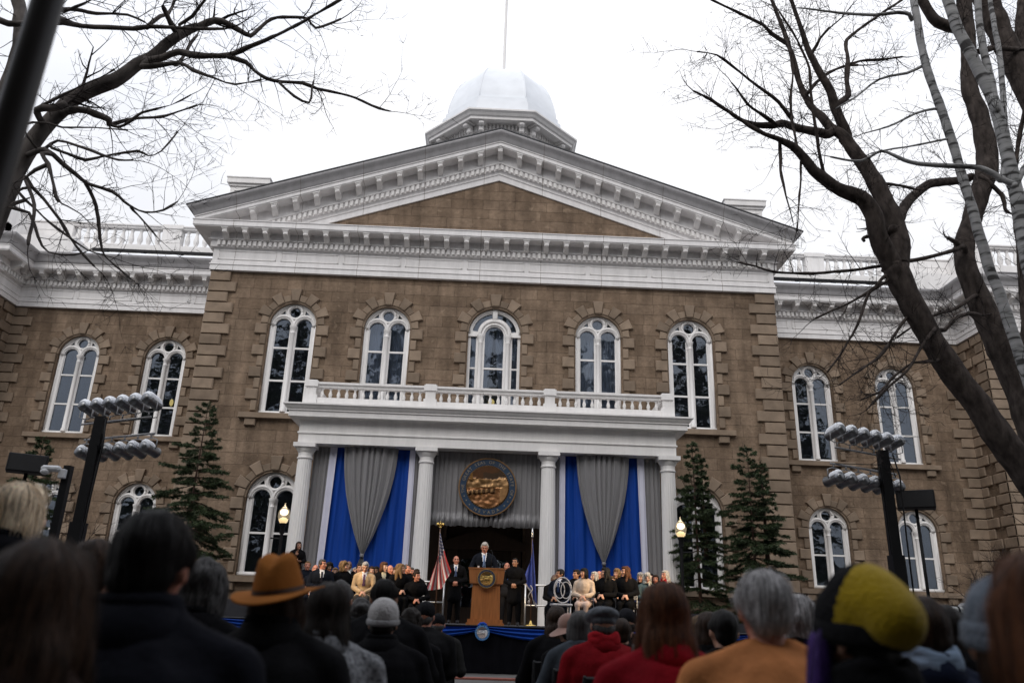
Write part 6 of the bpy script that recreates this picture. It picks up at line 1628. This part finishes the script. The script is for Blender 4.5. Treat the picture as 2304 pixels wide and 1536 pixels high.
    if style in ('short', 'bob', 'long', 'curly', 'afro', 'bangs', 'crop', 'updo'):
        g_ = {'crop': -.003, 'afro': .022, 'curly': .012}.get(style, .002) + big
        E((0, .030, .036), (.079 + g_, .090 + g_, .090 + g_)); E((0, -.018, .082), (.062 + g_, .068 + g_, .036 + g_)); E((0, .058, -.022), (.068 + g_, .050 + g_, .062)); 
        for k in (-1, 1): E((k * .072, .002, .025), (.016 + g_, .045, .042))
    if style == 'under':
        E((0, .050, -.030), (.072, .052, .055))
        for k in (-1, 1): E((k * .070, .010, -.012), (.014, .040, .030))
    if style == 'underlong':
        E((0, .055, -.05), (.080, .052, .075))
        for k in (-1, 1): E((k * .074, .012, -.055), (.020, .050, .075))
    if style in ('bob', 'long', 'bangs', 'curly'):
        for k in (-1, 1): E((k * .074, .012, -.045), (.026, .056, .085)); E((k * .066, -.030, -.03), (.016, .026, .075))
        E((0, .062, -.065), (.082, .052, .085))
    if style == 'bangs' or (style == 'bob' and hair == 'black'): E((0, -.072, .062), (.060, .024, .034))
    if style == 'long':
        for k in (-1, 1): b.cap(T((k * .072, .0, -.06)), .034, T((k * .085, -.035, -.21)), .030); b.cap(T((k * .05, .07, -.08)), .05, T((k * .06, .085, -.26)), .042)
        b.cap(T((0, .075, -.06)), .06, T((0, .10, -.27)), .05)
    if style == 'bald': 
        for k in (-1, 1): E((k * .068, .030, -.012), (.012, .045, .038))
        E((0, .078, -.022), (.055, .020, .045))
    if style == 'updo': E((0, .085, .06), (.05, .045, .05))
    if b.v:
        hme = remeshed('hair', b, .0095 if near else .0115, 2)
        displace(hme, {'curly': .020, 'afro': .016}.get(style, .007), 16 if style in ('curly', 'afro') else 22, (1, 1, 1) if style in ('curly', 'afro') else (1, 1, .25), len(PEOPLE))
        if strands:
            mb = MB(); add_strands(mb, hme, T, strands, .13 if style in ('short', 'crop', 'bald') else .24, .0017, len(PEOPLE))
            mb.add([tuple(v.co) for v in hme.vertices], [tuple(p.vertices) for p in hme.polygons], 0, .75)
            part('hair', mb, hm, root, True, True)
        else:
            ca = hme.color_attributes.new('tint', 'FLOAT_COLOR', 'POINT'); nv_ = len(hme.vertices)
            tv = np.array([.75 + .6 * noise.noise((v.co.x * 60, v.co.y * 60, v.co.z * 9)) for v in hme.vertices]); arr = np.ones((nv_, 4)); arr[:, :3] = np.clip(tv, .35, 1.6)[:, None]
            ca.data.foreach_set('color', arr.astype(np.float32).ravel()); hme.materials.append(hm); obj('hair', hme, root)
    if glasses:
        b = MB()
        for k in (-1, 1): b.tube([T((k * .033 + .021 * cos(2 * pi * i / 12), -.103, .006 + .017 * sin(2 * pi * i / 12))) for i in range(13)], .002, 4); b.tube([T((k * .054, -.10, .01)), T((k * .08, .0, .01))], .002, 4)
        part('glasses', b, BLACKM, root)
    if scarf:
        b = MB()
        for k in range(14):
            a0, a1 = 2 * pi * k / 14, 2 * pi * (k + 1) / 14; f_ = lambda a: neck + np.array([.085 * cos(a), .005 + .085 * sin(a), .02 + .012 * sin(3 * a)])
            b.cap(f_(a0), .032, f_(a1), .032); b.cap(f_(a0) + [0, 0, .04], .026, f_(a1) + [0, 0, .04], .026)
        b.cap(neck + [.03, -.10, 0], .03, neck + [.06, -.155, -.22], .028)
        me2 = remeshed('scarf', b, .012, 2); displace(me2, .008, 14, (1, 1, 2)); me2.materials.append(cloth(scarf) if isinstance(scarf, tuple) else scarf); obj('scarf', me2, root)
    PEOPLE.append(root)
    root['_'] = 0; del root['_']
    return root, T, neck, sh

def hat_part(root, T, name, build, m, voxel=.008, disp=None, tilt=None):
    b = MB(); build(b, T); me = remeshed(name, b, voxel, 3)
    if disp: displace(me, *disp)
    for x in (m if isinstance(m, list) else [m]): me.materials.append(x)
    return obj(name, me, root)
KNIT = lambda c: mat('knit_%d_%d_%d' % tuple(int(x * 1000) for x in c), c, rough=.95, var=.18, scale=5, bump=.9, bscale=75, stretch=(1, 1, 1.6), sheen=.2 if max(c) > .05 else 0, spec=.1)
def beanie(root, T, c, r=(.090, .106, .102), slouch=None, pompom=False):
    def bl(b, T):
        b.ell(T((0, .010, .045)), r, T.R, 0, 18, 12)
        if slouch is not None:
            b.ell(T((slouch[0] * .5, slouch[1] * .5 + .02, .07 + slouch[2] * .5)), (.085, .095, .08), T.R)
            b.ell(T((slouch[0], slouch[1], .06 + slouch[2])), (.055, .060, .05), T.R)
    return hat_part(root, T, 'knit_hat', bl, KNIT(c), .009, (.004, 30, (1, 1, .6)))
def cuff(root, T, c, z=.005, r=(.094, .110), h=.03):
    def bl(b, T):
        for k in range(18):
            a0, a1 = 2 * pi * k / 18, 2 * pi * (k + 1) / 18; f_ = lambda a: T((r[0] * cos(a) * .95, .012 + r[1] * sin(a) * .95, z + .012 * -sin(a)))
            b.cap(f_(a0), h * .6, f_(a1), h * .6); b.cap(f_(a0) + T.R @ np.array([0, 0, h * .7]), h * .55, f_(a1) + T.R @ np.array([0, 0, h * .7]), h * .55)
    return hat_part(root, T, 'hat_cuff', bl, KNIT(c), .009)
# ------------------------------------------------------------------ on the stage
def top_at(px, py, Y): return at(px, py, Y)
BLK = (.0055, .0055, .0065); NVY = (.008, .010, .016); CHAR = (.014, .014, .016)
SG = 'standing people on the stage'
# lectern speaker
person('silver haired man in dark suit and pale blue tie speaking at the lectern', top_at(1091, 1221, -10.72), 0, 'stand', HS, skin='ruddy', hair='white', style='short', coat=NVY, hands='desk', shirt=(.75, .75, .78), tie=(.22, .34, .62), hp=22, group=SG)
person('balding man in long black overcoat standing between the striped flag and lectern', top_at(1027, 1251, -7.3), 4, 'stand', HS, skin='ruddy', hair='grey', style='bald', coat=BLK, hands='clasp', shirt=(.7, .7, .72), tie=(.08, .12, .25), hem=.55, stout=1.12, hy=6, group=SG)
person('dark haired man in black overcoat standing just right of the lectern', top_at(1159, 1256, -8.6), -8, 'stand', HS, skin='tan', hair='black', style='crop', coat=BLK, hands='clasp', hem=.55, stout=1.08, hy=-14, group=SG)
person('balding man in blue tie half hidden behind the lectern', top_at(1141, 1266, -7.0), 0, 'stand', HS, skin='ruddy', hair='salt', style='bald', coat=CHAR, hands='side', shirt=(.6, .6, .65), tie=(.05, .12, .35), group=SG)
person('dark haired woman in black signing with raised hand beside the leftmost column', top_at(673, 1219, -8.2), 22, 'stand', HS + .4, female=True, skin='light', hair='brown', style='bob', coat=BLK, hands='sign', hem=.62, hy=10, group=SG)

# seated guests: rows at three depths, back rows on the risers
R1, R2, R3 = -10.35, -9.35, -8.3
F1, F2, F3 = HS, HS + .2, HS + .4
def g(label, px, py, row, **k):
    rg = random.Random(px * 13 + py); k['stout'] = k.get('stout', 1.0) * rg.uniform(1.0, 1.14); k.setdefault('lean', rg.uniform(-.02, .16)); k['hy'] = k.get('hy', 0) + rg.gauss(0, 6)
    Y, F = ((R1, F1), (R2, F2), (R3, F3))[row - 1]; Y += k.pop('dy', 0)
    t = top_at(px, py, Y); s = (t[2] - F) / 1.345
    if s > 1.10 or s < .9: F = t[2] - 1.345 * min(1.10, max(.9, s))
    k.setdefault('coat', BLK); k.setdefault('yaw', 10 if px < 1100 else -12); k['yaw'] += rg.gauss(0, 5)
    return person(label, t, floor=F, **k)
# left of the lectern
g('heavy grey haired man in dark suit, white shirt and tie, front row far left', 727, 1258, 1, hair='salt', skin='ruddy', coat=NVY, shirt=(.7, .7, .72), tie=(.02, .02, .03), stout=1.15, hy=30, yaw=16)
g('bespectacled old man in tan jacket looking down, front row', 823, 1264, 1, hair='grey', skin='light', coat=(.37, .27, .17), shirt=(.5, .52, .6), tie=(.09, .05, .10), pants=(.05, .045, .04), hp=24, hy=8, lean=.15)
g('smiling woman with copper fringe and cream blouse in black coat', 865, 1264, 1, dy=.45, female=True, hair='auburn', style='bangs', skin='pale', shirt=(.6, .54, .38), hy=12)
g('blond woman in black coat turned to her left, second from left in front', 775, 1263, 1, dy=.35, female=True, hair='blond', style='curly', skin='light', hy=62, yaw=20)
g('long haired blond woman in black coat leaning left of the striped flag', 902, 1268, 1, female=True, hair='blond', style='long', skin='light', hy=70, yaw=20, stout=1.05)
g('guest in bulky black coat at the aisle end, left of the striped flag', 938, 1285, 1, female=True, hair='brown', style='short', skin='ruddy', hy=30, yaw=8, stout=1.2)
g('bearded man with shaved head and pale blue scarf, second row', 786, 1262, 2, hair='black', style='bald', skin='brown', scarf=(.35, .40, .46))
g('black woman with dark curls behind the heavy man in suit', 742, 1266, 2, female=True, hair='black', style='afro', skin='dark', hy=20)
g('bald man just behind the signing woman', 711, 1270, 2, hair='grey', style='bald', skin='ruddy', coat=NVY)
g('pink faced man seated low at the extreme left of the guests', 693, 1262, 3, hair='blond', style='crop', skin='ruddy', coat=NVY)
g('blond woman peeking out behind the second man from left', 755, 1277, 2, dy=.3, female=True, hair='blond', style='bob', skin='light')
g('brown haired man directly behind the man in tan jacket', 810, 1268, 2, hair='brown', style='short', skin='light', hy=10)
g('woman with brown bob at the shoulder of the man in tan jacket', 837, 1274, 2, female=True, hair='brown', style='bob', skin='light')
g('black haired woman in sunglasses in the second row', 847, 1274, 2, dy=.35, female=True, hair='black', style='bob', skin='tan', glasses=True)
g('bald man smiling beside the copper haired woman', 879, 1271, 2, hair='grey', style='bald', skin='ruddy', hy=15)
g('sandy haired woman in the back row beside the bald man', 889, 1276, 3, female=True, hair='dirty', style='bob', skin='light')
g('man with receding grey hair behind the leaning blond woman', 917, 1269, 2, hair='salt', style='crop', skin='ruddy', hy=35)
g('man with greying hair near the inner left column', 926, 1276, 2, dy=.3, hair='salt', style='short', skin='ruddy', hy=30)
g('short haired woman with a red face nearest the inner left column', 938, 1280, 3, female=True, hair='brown', style='short', skin='ruddy', hy=20)
g('grey haired man in the back row below the grey drape point', 800, 1276, 3, hair='grey', style='short', skin='light')
# right of the lectern
g('dark haired man in navy suit and tie gazing left, beside the silver chair', 1260, 1280, 1, dy=.5, hair='black', style='short', skin='tan', coat=NVY, shirt=(.7, .7, .72), tie=(.03, .05, .12), hy=-40, yaw=-22)
g('bald black man partly hidden by the man in navy suit', 1247, 1292, 2, hair='black', style='bald', skin='dark', hy=-30)
g('woman with tied back dark hair in black, behind the cream coat', 1297, 1281, 2, female=True, hair='dark', style='updo', skin='tan', hy=-45)
g('woman with black bob in cream coat and skirt, front row', 1314, 1278, 1, female=True, hair='black', style='bob', skin='light', coat=(.50, .40, .32), skirtc=(.50, .38, .33), hy=-40, yaw=-14)
g('woman with long black hair in black coat gazing left, front row', 1362, 1277, 1, female=True, hair='black', style='long', skin='light', hy=-62, yaw=-16, stout=1.05)
g('white haired woman between the cream coat and the long black hair', 1337, 1286, 2, female=True, hair='white', style='bob', skin='pale', hy=-40)
g('pink faced bald man beside the long black haired woman', 1348, 1284, 2, dy=.3, hair='grey', style='bald', skin='ruddy', hy=-40)
g('woman with long wavy auburn hair in black fur collared coat', 1407, 1274, 1, female=True, hair='auburn', style='long', skin='light', hy=-45, yaw=-14, stout=1.08)
g('blond curly haired woman beside the wavy auburn hair', 1388, 1280, 2, female=True, hair='blond', style='curly', skin='light', hy=-20)
g('small faced blond guest below the right grey drape point', 1378, 1296, 2, female=True, hair='dirty', style='bob', skin='pale')
g('white haired old lady in glasses and teal coat', 1456, 1289, 1, dy=.3, female=True, hair='white', style='curly', skin='pale', coat=(.06, .09, .10), scarf=(.4, .38, .33), glasses=True, hy=-10, hp=10)
g('grey haired woman behind the old lady in teal', 1441, 1289, 2, female=True, hair='grey', style='curly', skin='light')
g('dark haired man at the back beside the old lady in teal', 1465, 1290, 3, hair='dark', style='short', skin='ruddy')
g('brown haired woman second from the right end of the guests', 1475, 1293, 2, female=True, hair='brown', style='bob', skin='ruddy', hy=-15)
g('woman with long white hair and red scarf at the right end', 1496, 1283, 1, dy=.2, female=True, hair='white', style='long', skin='ruddy', scarf=(.34, .015, .02), hy=-30)
# plain chairs under the front row
cb = thing('stage_chair', 'silver framed chair under the bulky black coat, left of the striped flag', 'chair', (0, 0, 0), 0, 'chairs under the seated guests')
b = MB(); b.cbox((0, .03, .44), (.42, .42, .04), None, 0, .01); part('seat', b, BLACKM, cb)
b = MB(); b.tube([(-.2, .22, .44), (-.2, .27, .85), (.2, .27, .85), (.2, .22, .44)], .012, 6); b.cbox((0, .262, .72), (.38, .02, .16)); part('backrest', b, CHM, cb)
for sx in (-1, 1):
    for y in (-.15, .2): b = MB(); b.tube([(sx * .19, y, 0), (sx * .19, y, .43)], .011, 6); part('leg', b, CHM, cb, True)
b = MB(); b.tube([(-.19, -.15, .2), (.19, -.15, .2)], .009, 5); b.tube([(-.19, -.15, .32), (.19, -.15, .32)], .009, 5); part('stretcher', b, CHM, cb)
def put_chair(root, p, label):
    first = root.get('used') is None
    o = root if first else root.copy()
    if first: root['used'] = 1
    else:
        COL.objects.link(o)
        for c in list(root.children): d = c.copy(); COL.objects.link(d); d.parent = o
    o.location = p.location; o.rotation_euler = p.rotation_euler; o.scale = p.scale; o['label'] = label
short = {}
for p in PEOPLE:
    l = p['label']
    if p['group'] == 'seated guests on the stage' and 'front' in l or l.startswith(('guest in bulky', 'smiling woman', 'long haired blond', 'bespectacled', 'dark haired man in navy', 'woman with long', 'white haired old lady')):
        if p['group'] != 'seated guests on the stage': continue
        put_chair(cb, p, 'chair under the ' + ' '.join(l.replace(',', '').split()[:9]))
for o in bpy.data.objects:
    if 'used' in o: del o['used']
# ------------------------------------------------------------------ the audience, seen from behind
GA = 'seated audience seen from behind'
GZ = -.22
def c(label, px, py, D, **k):
    t = at(px, py, CAM[1] + D); zz_ = t[2] - GZ
    pose = 'sit' if zz_ < 1.52 else 'stand'; HT = 1.345 if pose == 'sit' else 1.755; s = zz_ / HT
    k['stout'] = k.get('stout', 1.15) * 1.08
    k.setdefault('coat', BLK); k.setdefault('yaw', 180); k.setdefault('near', 1 if D < 4.5 else 0); k.setdefault('group', GA)
    if s < .86 or s > 1.14: k['scale'] = min(1.06, max(.94, s)); k['floor'] = None
    else: k['floor'] = GZ
    return person(label, t, pose=pose, **k)

TWEED = mat('grey_tweed', (.16, .165, .175), rough=.95, var=.8, scale=55, bump=.5, bscale=90, detail=6)
c('woman with ash blond bob and dark collar at the far left edge', 58, 1102, 3.0, female=True, hair='ash', style='bob', strands=3200, yaw=160, coat=(.008, .008, .010), stout=1.1)
c('long brown haired woman, nearest and lowest at the left edge', 118, 1236, 1.5, female=True, hair='brown', style='long', strands=4200, coat=(.02, .012, .010), stout=1.1)
c('dark haired man with pink ears in charcoal navy overcoat', 362, 1162, 2.0, hair='black', style='short', strands=2600, skin='ruddy', coat=(.007, .0075, .011), stout=1.22, yaw=184)
c('brown haired head between the brown haired woman and the dark haired man', 226, 1222, 3.3, hair='brown', style='short', strands=1200, coat=BLK)
c('grey haired head just right of the dark haired man', 465, 1268, 3.7, hair='salt', style='curly', coat=BLK, strands=800)
r, T, nk, sh = c('person in tan felt fedora and black coat', 638, 1266, 2.95, hair='brown', style='underlong', strands=700, coat=(.008, .008, .009), stout=1.15, yaw=172, hp=-4)
FELT = mat('tan_felt', (.27, .098, .021), rough=.95, var=.14, scale=7, bump=.25, bscale=60, spec=.1)
BAND = mat('hat_band', (.045, .022, .012), rough=.6)
hat = MB(); na, vs = 64, []
rings = []
def fed(a, t):
    """t 0..1 top, 1..2 side"""
    cx, cy = sin(a), -cos(a)
    u = max(0, t - 1); q = .70 * min(t, 1) if t < 1 else .70 + .32 * min(1, u * 1.15) ** .62
    x, y = .080 * q * cx, .104 * q * cy
    z = .155 - .022 * (q / .7) ** 3 * (t < 1) - (.022 * (t >= 1)) - .112 * u - .012 * (y / .1) ** 2
    w__ = max(0, 1 - u * 2.2)
    z -= .024 * exp(-(x / .026) ** 2) * (1 if t < 1 else w__) * (1 if t < .95 else .9)
    f = exp(-((y + .075) / .040) ** 2) * max(0, 1 - u * 1.1) * min(1, t / .4)
    return (x * (1 - .36 * f), y + .005, z)
ts = [.02, .2, .4, .6, .8, 1.0, 1.06, 1.12, 1.2, 1.32, 1.46, 1.62, 1.8, 2.0]
for t in ts:
    for k in range(na): vs.append(fed(2 * pi * k / na, t))
hat.add(vs, [tuple(range(na))] + [(i * na + k, (i + 1) * na + k, (i + 1) * na + (k + 1) % na, i * na + (k + 1) % na) for i in range(len(ts) - 1) for k in range(na)])
hm_ = hat.mesh('felt_fedora', FELT, True)
def place_hat(me, T, dz=.0, s=1.0, tilt=0.0):
    R_ = T.R @ RX(tilt) @ RY(radians(5)); M = Matrix([[*(R_[i] * s), T((0, 0, dz))[i]] for i in range(3)] + [[0, 0, 0, 1]]); me.transform(M); return me
crown = obj('felt_fedora', place_hat(hm_, T, .0, 1.04, -.10), r)
br = MB(); vs = []; nb = 7
for j in range(2):
    for i in range(nb + 1):
        for k in range(na):
            a = 2 * pi * k / na; f = i / nb; ex = .080 + .070 * f; ey = .104 + .070 * f
            z = .018 + (.008 * f * f * abs(sin(a)) ** 2.5) - (.016 * f * f * max(0, -cos(a)) ** 2) - .012 * f * max(0, cos(a)) - .005 * j
            vs.append((ex * sin(a), -ey * cos(a) * (-1) * -1 + .005, z))
w_ = na; br.add(vs, [(i * w_ + k, i * w_ + (k + 1) % w_, (i + 1) * w_ + (k + 1) % w_, (i + 1) * w_ + k) for i in range(nb) for k in range(w_)] + [((nb + 1 + i) * w_ + k, (nb + 2 + i) * w_ + k, (nb + 2 + i) * w_ + (k + 1) % w_, (nb + 1 + i) * w_ + (k + 1) % w_) for i in range(nb) for k in range(w_)] + [(nb * w_ + k, nb * w_ + (k + 1) % w_, (2 * nb + 1) * w_ + (k + 1) % w_, (2 * nb + 1) * w_ + k) for k in range(w_)])
me_ = br.mesh('hat_brim', FELT, True); obj('hat_brim', place_hat(me_, T, .0, 1.04, -.10), crown)
bd = MB(); vs = []
for z in (.020, .034):
    for k in range(na):
        a = 2 * pi * k / na; p_ = fed(a, 1.97 - (z - .02) / .112); vs.append((p_[0] * 1.025, p_[1] * 1.02, z))
bd.add(vs, [(k, (k + 1) % na, na + (k + 1) % na, na + k) for k in range(na)]); me_ = bd.mesh('hat_band', BAND, True); obj('hat_band', place_hat(me_, T, .0, 1.04, -.10), crown)
r, T, nk, sh = c('dark haired woman in grey tweed coat right of the fedora', 742, 1318, 3.5, female=True, hair='dark', style='long', strands=2000, coat=(.16, .165, .175), stout=1.15, yaw=190)
for ch_ in r.children:
    if ch_.name.startswith('coat'): ch_.data.materials[0] = TWEED
c('grey topped head beyond the dark haired woman, under the seated guests', 768, 1309, 5.8, hair='salt', style='short')
c('man with cropped black hair in black coat, behind the pale knit hat', 868, 1303, 5.6, hair='black', style='crop', skin='tan', stout=1.2, strands=500)
r, T, nk, sh = c('person in pale grey striped knit cap and black coat', 866, 1355, 4.7, hair='dark', style='under', stout=1.25, near=1)
beanie(r, T, (.40, .385, .38), (.094, .108, .102)); cuff(r, T, (.25, .245, .25), .0, (.094, .110), .022)
c('grey haired head left of the pale knit cap', 815, 1350, 6.3, hair='salt', style='curly', coat=(.03, .03, .035))
r, T, nk, sh = c('man in black knit cap and black jacket at the aisle, left of the stage emblem', 960, 1357, 7.6, hair='salt', style='under', skin='ruddy', stout=1.3, yaw=172, coat=(.010, .010, .011))
beanie(r, T, (.010, .010, .012), (.090, .106, .094))
r, T, nk, sh = c('man in black cap nearest the blue bunting at the aisle', 987, 1382, 9.2, hair='salt', style='under', skin='ruddy', stout=1.2, coat=(.018, .018, .018))
beanie(r, T, (.010, .010, .012), (.088, .106, .088))
c('curly dark haired head between the two knit caps', 925, 1372, 6.6, hair='dark', style='curly')
# right of the aisle
c('woman with long brown hair at the aisle, right of the stage emblem', 1252, 1366, 7.2, female=True, hair='brown', style='long', stout=1.15)
r, T, nk, sh = c('woman in dusty pink brimmed hat and black coat', 1278, 1386, 6.6, female=True, hair='dark', style='under', stout=1.1, yaw=200)
def pinkhat(b, T):
    b.ell(T((0, .01, .05)), (.092, .108, .095), T.R, 0, 18, 12)
PINK = mat('pink_felt', (.27, .15, .115), rough=.95, var=.1, bump=.2, bscale=50, sheen=.3)
hp_ = hat_part(r, T, 'felt_hat', pinkhat, PINK, .009)
bb = MB(); vs = []; na = 40
for i in range(6):
    for k in range(na):
        a = 2 * pi * k / na; f = i / 5; ex = (.088 + .075 * f); ey = .104 + .075 * f; z = .02 - .045 * f * (1 + .6 * sin(a)) + .03 * f * cos(a) ** 2; vs.append(tuple(T((ex * sin(a), .01 + ey * cos(a), z))))
bb.add(vs, [(i * na + k, i * na + (k + 1) % na, (i + 1) * na + (k + 1) % na, (i + 1) * na + k) for i in range(5) for k in range(na)]); part('hat_brim', bb, PINK, hp_, True)
REDW = (.18, .006, .010)
r, T, nk, sh = c('person in grey flat cap and red coat with a black shoulder strap', 1355, 1365, 5.4, hair='salt', style='under', coat=REDW, stout=1.25, near=1, scarf=(.30, .012, .018), yaw=188)
def flatcap(b, T):
    b.ell(T((0, -.005, .058)), (.118, .140, .058), T.R @ RX(.22), 0, 20, 10); b.ell(T((0, .015, .03)), (.093, .108, .045), T.R); b.ell(T((0, -.135, .018)), (.07, .06, .012), T.R @ RX(.3)); b.ell(T((0, 0, .115)), (.012, .012, .008), T.R)
hat_part(r, T, 'flat_cap', flatcap, mat('grey_tweed_cap', (.085, .092, .105), rough=.95, var=.3, scale=30, bump=.4, bscale=80), .009, (.006, 14, (1, 1, 1)))
b = MB(); b.tube([tuple(sh[0] + [.02, -.02, .085]), tuple(sh[0] + [.08, .13, .03]), (.02, .175, .82), (.20, .17, .62)], .012, 6); part('bag_strap', b, mat('strap_leather', (.012, .012, .014), rough=.5), r)
c('person with greying dark hair in slate blue coat, left of the grey flat cap', 1303, 1377, 6.1, female=True, hair='salt', style='bob', coat=(.055, .065, .078), stout=1.1)
r, T, nk, sh = c('person in dark cap between the flat cap and the long auburn hair', 1410, 1372, 7.4, hair='dark', style='under')
beanie(r, T, (.014, .014, .017), (.09, .106, .09))
c('dark brown haired head just right of the grey flat cap', 1398, 1392, 6.6, hair='brown', style='short')
c('woman with long reddish brown hair and bright red coat', 1490, 1320, 3.05, female=True, hair='auburn', style='long', strands=4200, coat=(.20, .006, .012), stout=1.25, yaw=186)
c('dark haired head right of the red coated woman', 1592, 1380, 5.6, hair='brown', style='bob', female=True)
c('black haired head left of the silver haired man', 1625, 1374, 4.6, hair='black', style='short', stout=1.1)
c('blond head low between the red coat and the silver haired man', 1572, 1386, 8.2, hair='dirty', style='bob', female=True)
c('silver haired man in camel coat', 1712, 1290, 2.75, hair='grey', style='short', strands=3400, skin='ruddy', coat=(.46, .180, .066), stout=1.25, yaw=176, collar=False)
c('grey curly haired head between the camel coat and the yellow hat', 1782, 1349, 4.0, female=True, hair='grey', style='curly', strands=900)
r, T, nk, sh = c('person in slouchy yellow and black knit hat with purple hair', 1918, 1330, 2.0, female=True, hair='black', style='under', scarf=(.006, .006, .007), coat=(.006, .006, .007), stout=1.2, yaw=207)
b = MB()
b.cap(T((.082, -.035, .0)), .022, T((.098, -.045, -.10)), .026); b.cap(T((.098, -.045, -.10)), .026, T((.112, -.05, -.24)), .020); b.cap(T((.07, -.07, .0)), .018, T((.085, -.085, -.16)), .018)
lk = remeshed('hair_lock', b, .008, 3); mb = MB(); add_strands(mb, lk, T, 500, .2, .0016, 5); mb.add([tuple(v.co) for v in lk.vertices], [tuple(p.vertices) for p in lk.polygons], 0, .8); part('hair_lock', mb, hairm('purple'), r, True, True)
YEL = (.36, .245, .008)
def slouchy(b, T):
    b.ell(T((0, .012, .050)), (.100, .116, .108), T.R, 0, 24, 16)
    for k in range(7):
        f = k / 6; b.ell(T((.012 * f, .03 + .082 * f, .090 - .015 * f - .03 * f * f)), (.098 - .022 * f, .10 - .022 * f, .100 - .022 * f), T.R @ RX(-.35), 0, 24, 16)
o = hat_part(r, T, 'slouchy_knit_hat', slouchy, [KNIT(YEL), KNIT((.010, .010, .011))], .008, (.007, 9, (1.2, .6, .8), 4))
n = len(o.data.polygons); mi = []
for p in o.data.polygons:
    q = T.R.T @ (np.array(p.center) - T.o); mi.append(1 if (q[1] < .0 + .03 * q[2] / .1 or q[2] < .030 - .42 * (q[1] - .02)) else 0)
o.data.polygons.foreach_set('material_index', mi); cuff(r, T, (.010, .010, .011), .0, (.094, .112), .034)
STRIPE = mat('striped_blue_scarf', (.20, .27, .37), rough=.9, var=.75, scale=3, stretch=(1, 1, 14), bump=.3, bscale=60)
c('brown haired person in pale blue striped scarf', 2062, 1352, 2.95, female=True, hair='brown', style='short', scarf=STRIPE, coat=(.010, .014, .03), stout=1.2, strands=700)
c('dark haired woman right of the blue striped scarf', 2112, 1366, 3.9, female=True, hair='dark', style='long', strands=900)
c('dirty blond head above the blue striped scarf', 2092, 1400, 4.6, female=True, hair='dirty', style='bob')
c('dark haired head in front of the far right knit hat', 2158, 1385, 4.6, hair='dark', style='curly', coat=(.010, .014, .03))
r, T, nk, sh = c('person in blue grey knit hat at the right edge', 2266, 1322, 1.75, female=True, hair='brown', style='underlong', coat=(.009, .009, .011), stout=1.2, yaw=190, strands=700)
beanie(r, T, (.105, .125, .155), (.100, .118, .108)); cuff(r, T, (.105, .125, .155), -.005, (.098, .116), .036)
c('auburn haired person nearest the camera, cut by the right edge', 2350, 1250, 1.25, female=True, hair='auburn', style='bob', strands=2000, coat=(.008, .008, .009))
r, T, nk, sh = c('photographer raising a long lens, far right beyond the knit hat', 2178, 1358, 7.5, hair='grey', style='short', yaw=118, hands='camera', coat=CHAR)
p = at(2150, 1373, CAM[1] + 7.45)
lens = thing('telephoto_camera', 'black camera with a pale telephoto lens raised by the photographer at right', 'camera', tuple(p))
b = MB(); b.tube([(-.12, 0, 0), (-.02, 0, 0), (.0, 0, 0), (.06, 0, 0), (.13, 0, 0)], [.040, .038, .034, .034, .036], 16); part('lens', b, mat('pale_lens', (.42, .42, .40), rough=.4), lens, True)
b = MB(); 
for x in (-.07, .02, .07): b.tube([(x - .008, 0, 0), (x + .008, 0, 0)], .041, 16)
part('lens_ring', b, BLACKM, lens, True)
b = MB(); b.cbox((.18, 0, .005), (.08, .14, .11), None, 0, .012); b.cbox((.18, 0, .075), (.06, .06, .04), None, 0, .01); part('camera_body', b, BLACKM, lens)
# folding chairs under the audience members whose seats can be seen along the aisle
fc = thing('folding_chair', 'x', 'chair', (0, 0, 0), 0, 'black folding chairs of the audience')
b = MB(); b.cbox((0, .02, .44), (.42, .40, .035), None, 0, .01); part('seat', b, BLACKM, fc)
b = MB(); b.cbox((0, .30, .78), (.42, .03, .20), None, 0, .01); part('backrest', b, BLACKM, fc)
for sx in (-1, 1):
    b = MB(); b.tube([(sx * .205, -.24, 0), (sx * .205, .30, .88)], .012, 6); part('frame', b, BLACKM, fc, True); b = MB(); b.tube([(sx * .19, .28, 0), (sx * .19, -.10, .44)], .012, 6); part('leg', b, BLACKM, fc, True)
k = 0
for p_ in list(PEOPLE):
    if p_.get('group') == GA and any(w_ in p_['label'] for w_ in ('at the aisle', 'slate blue', 'dusty pink', 'grey flat cap and red')):
        o = fc if k == 0 else fc.copy()
        if k:
            COL.objects.link(o)
            for ch_ in list(fc.children): d = ch_.copy(); COL.objects.link(d); d.parent = o
        o.location = p_.location; o.location.z = max(GZ, p_.location.z); o.rotation_euler = p_.rotation_euler; o['label'] = 'black folding chair under the ' + ' '.join(p_['label'].replace(',', '').split()[:10]); k += 1

# tidy: the scratch scene is not part of the place
bpy.data.scenes.remove(TMP)
for o in SC.objects:
    if o.parent is not None and 'category' in o: del o['category']
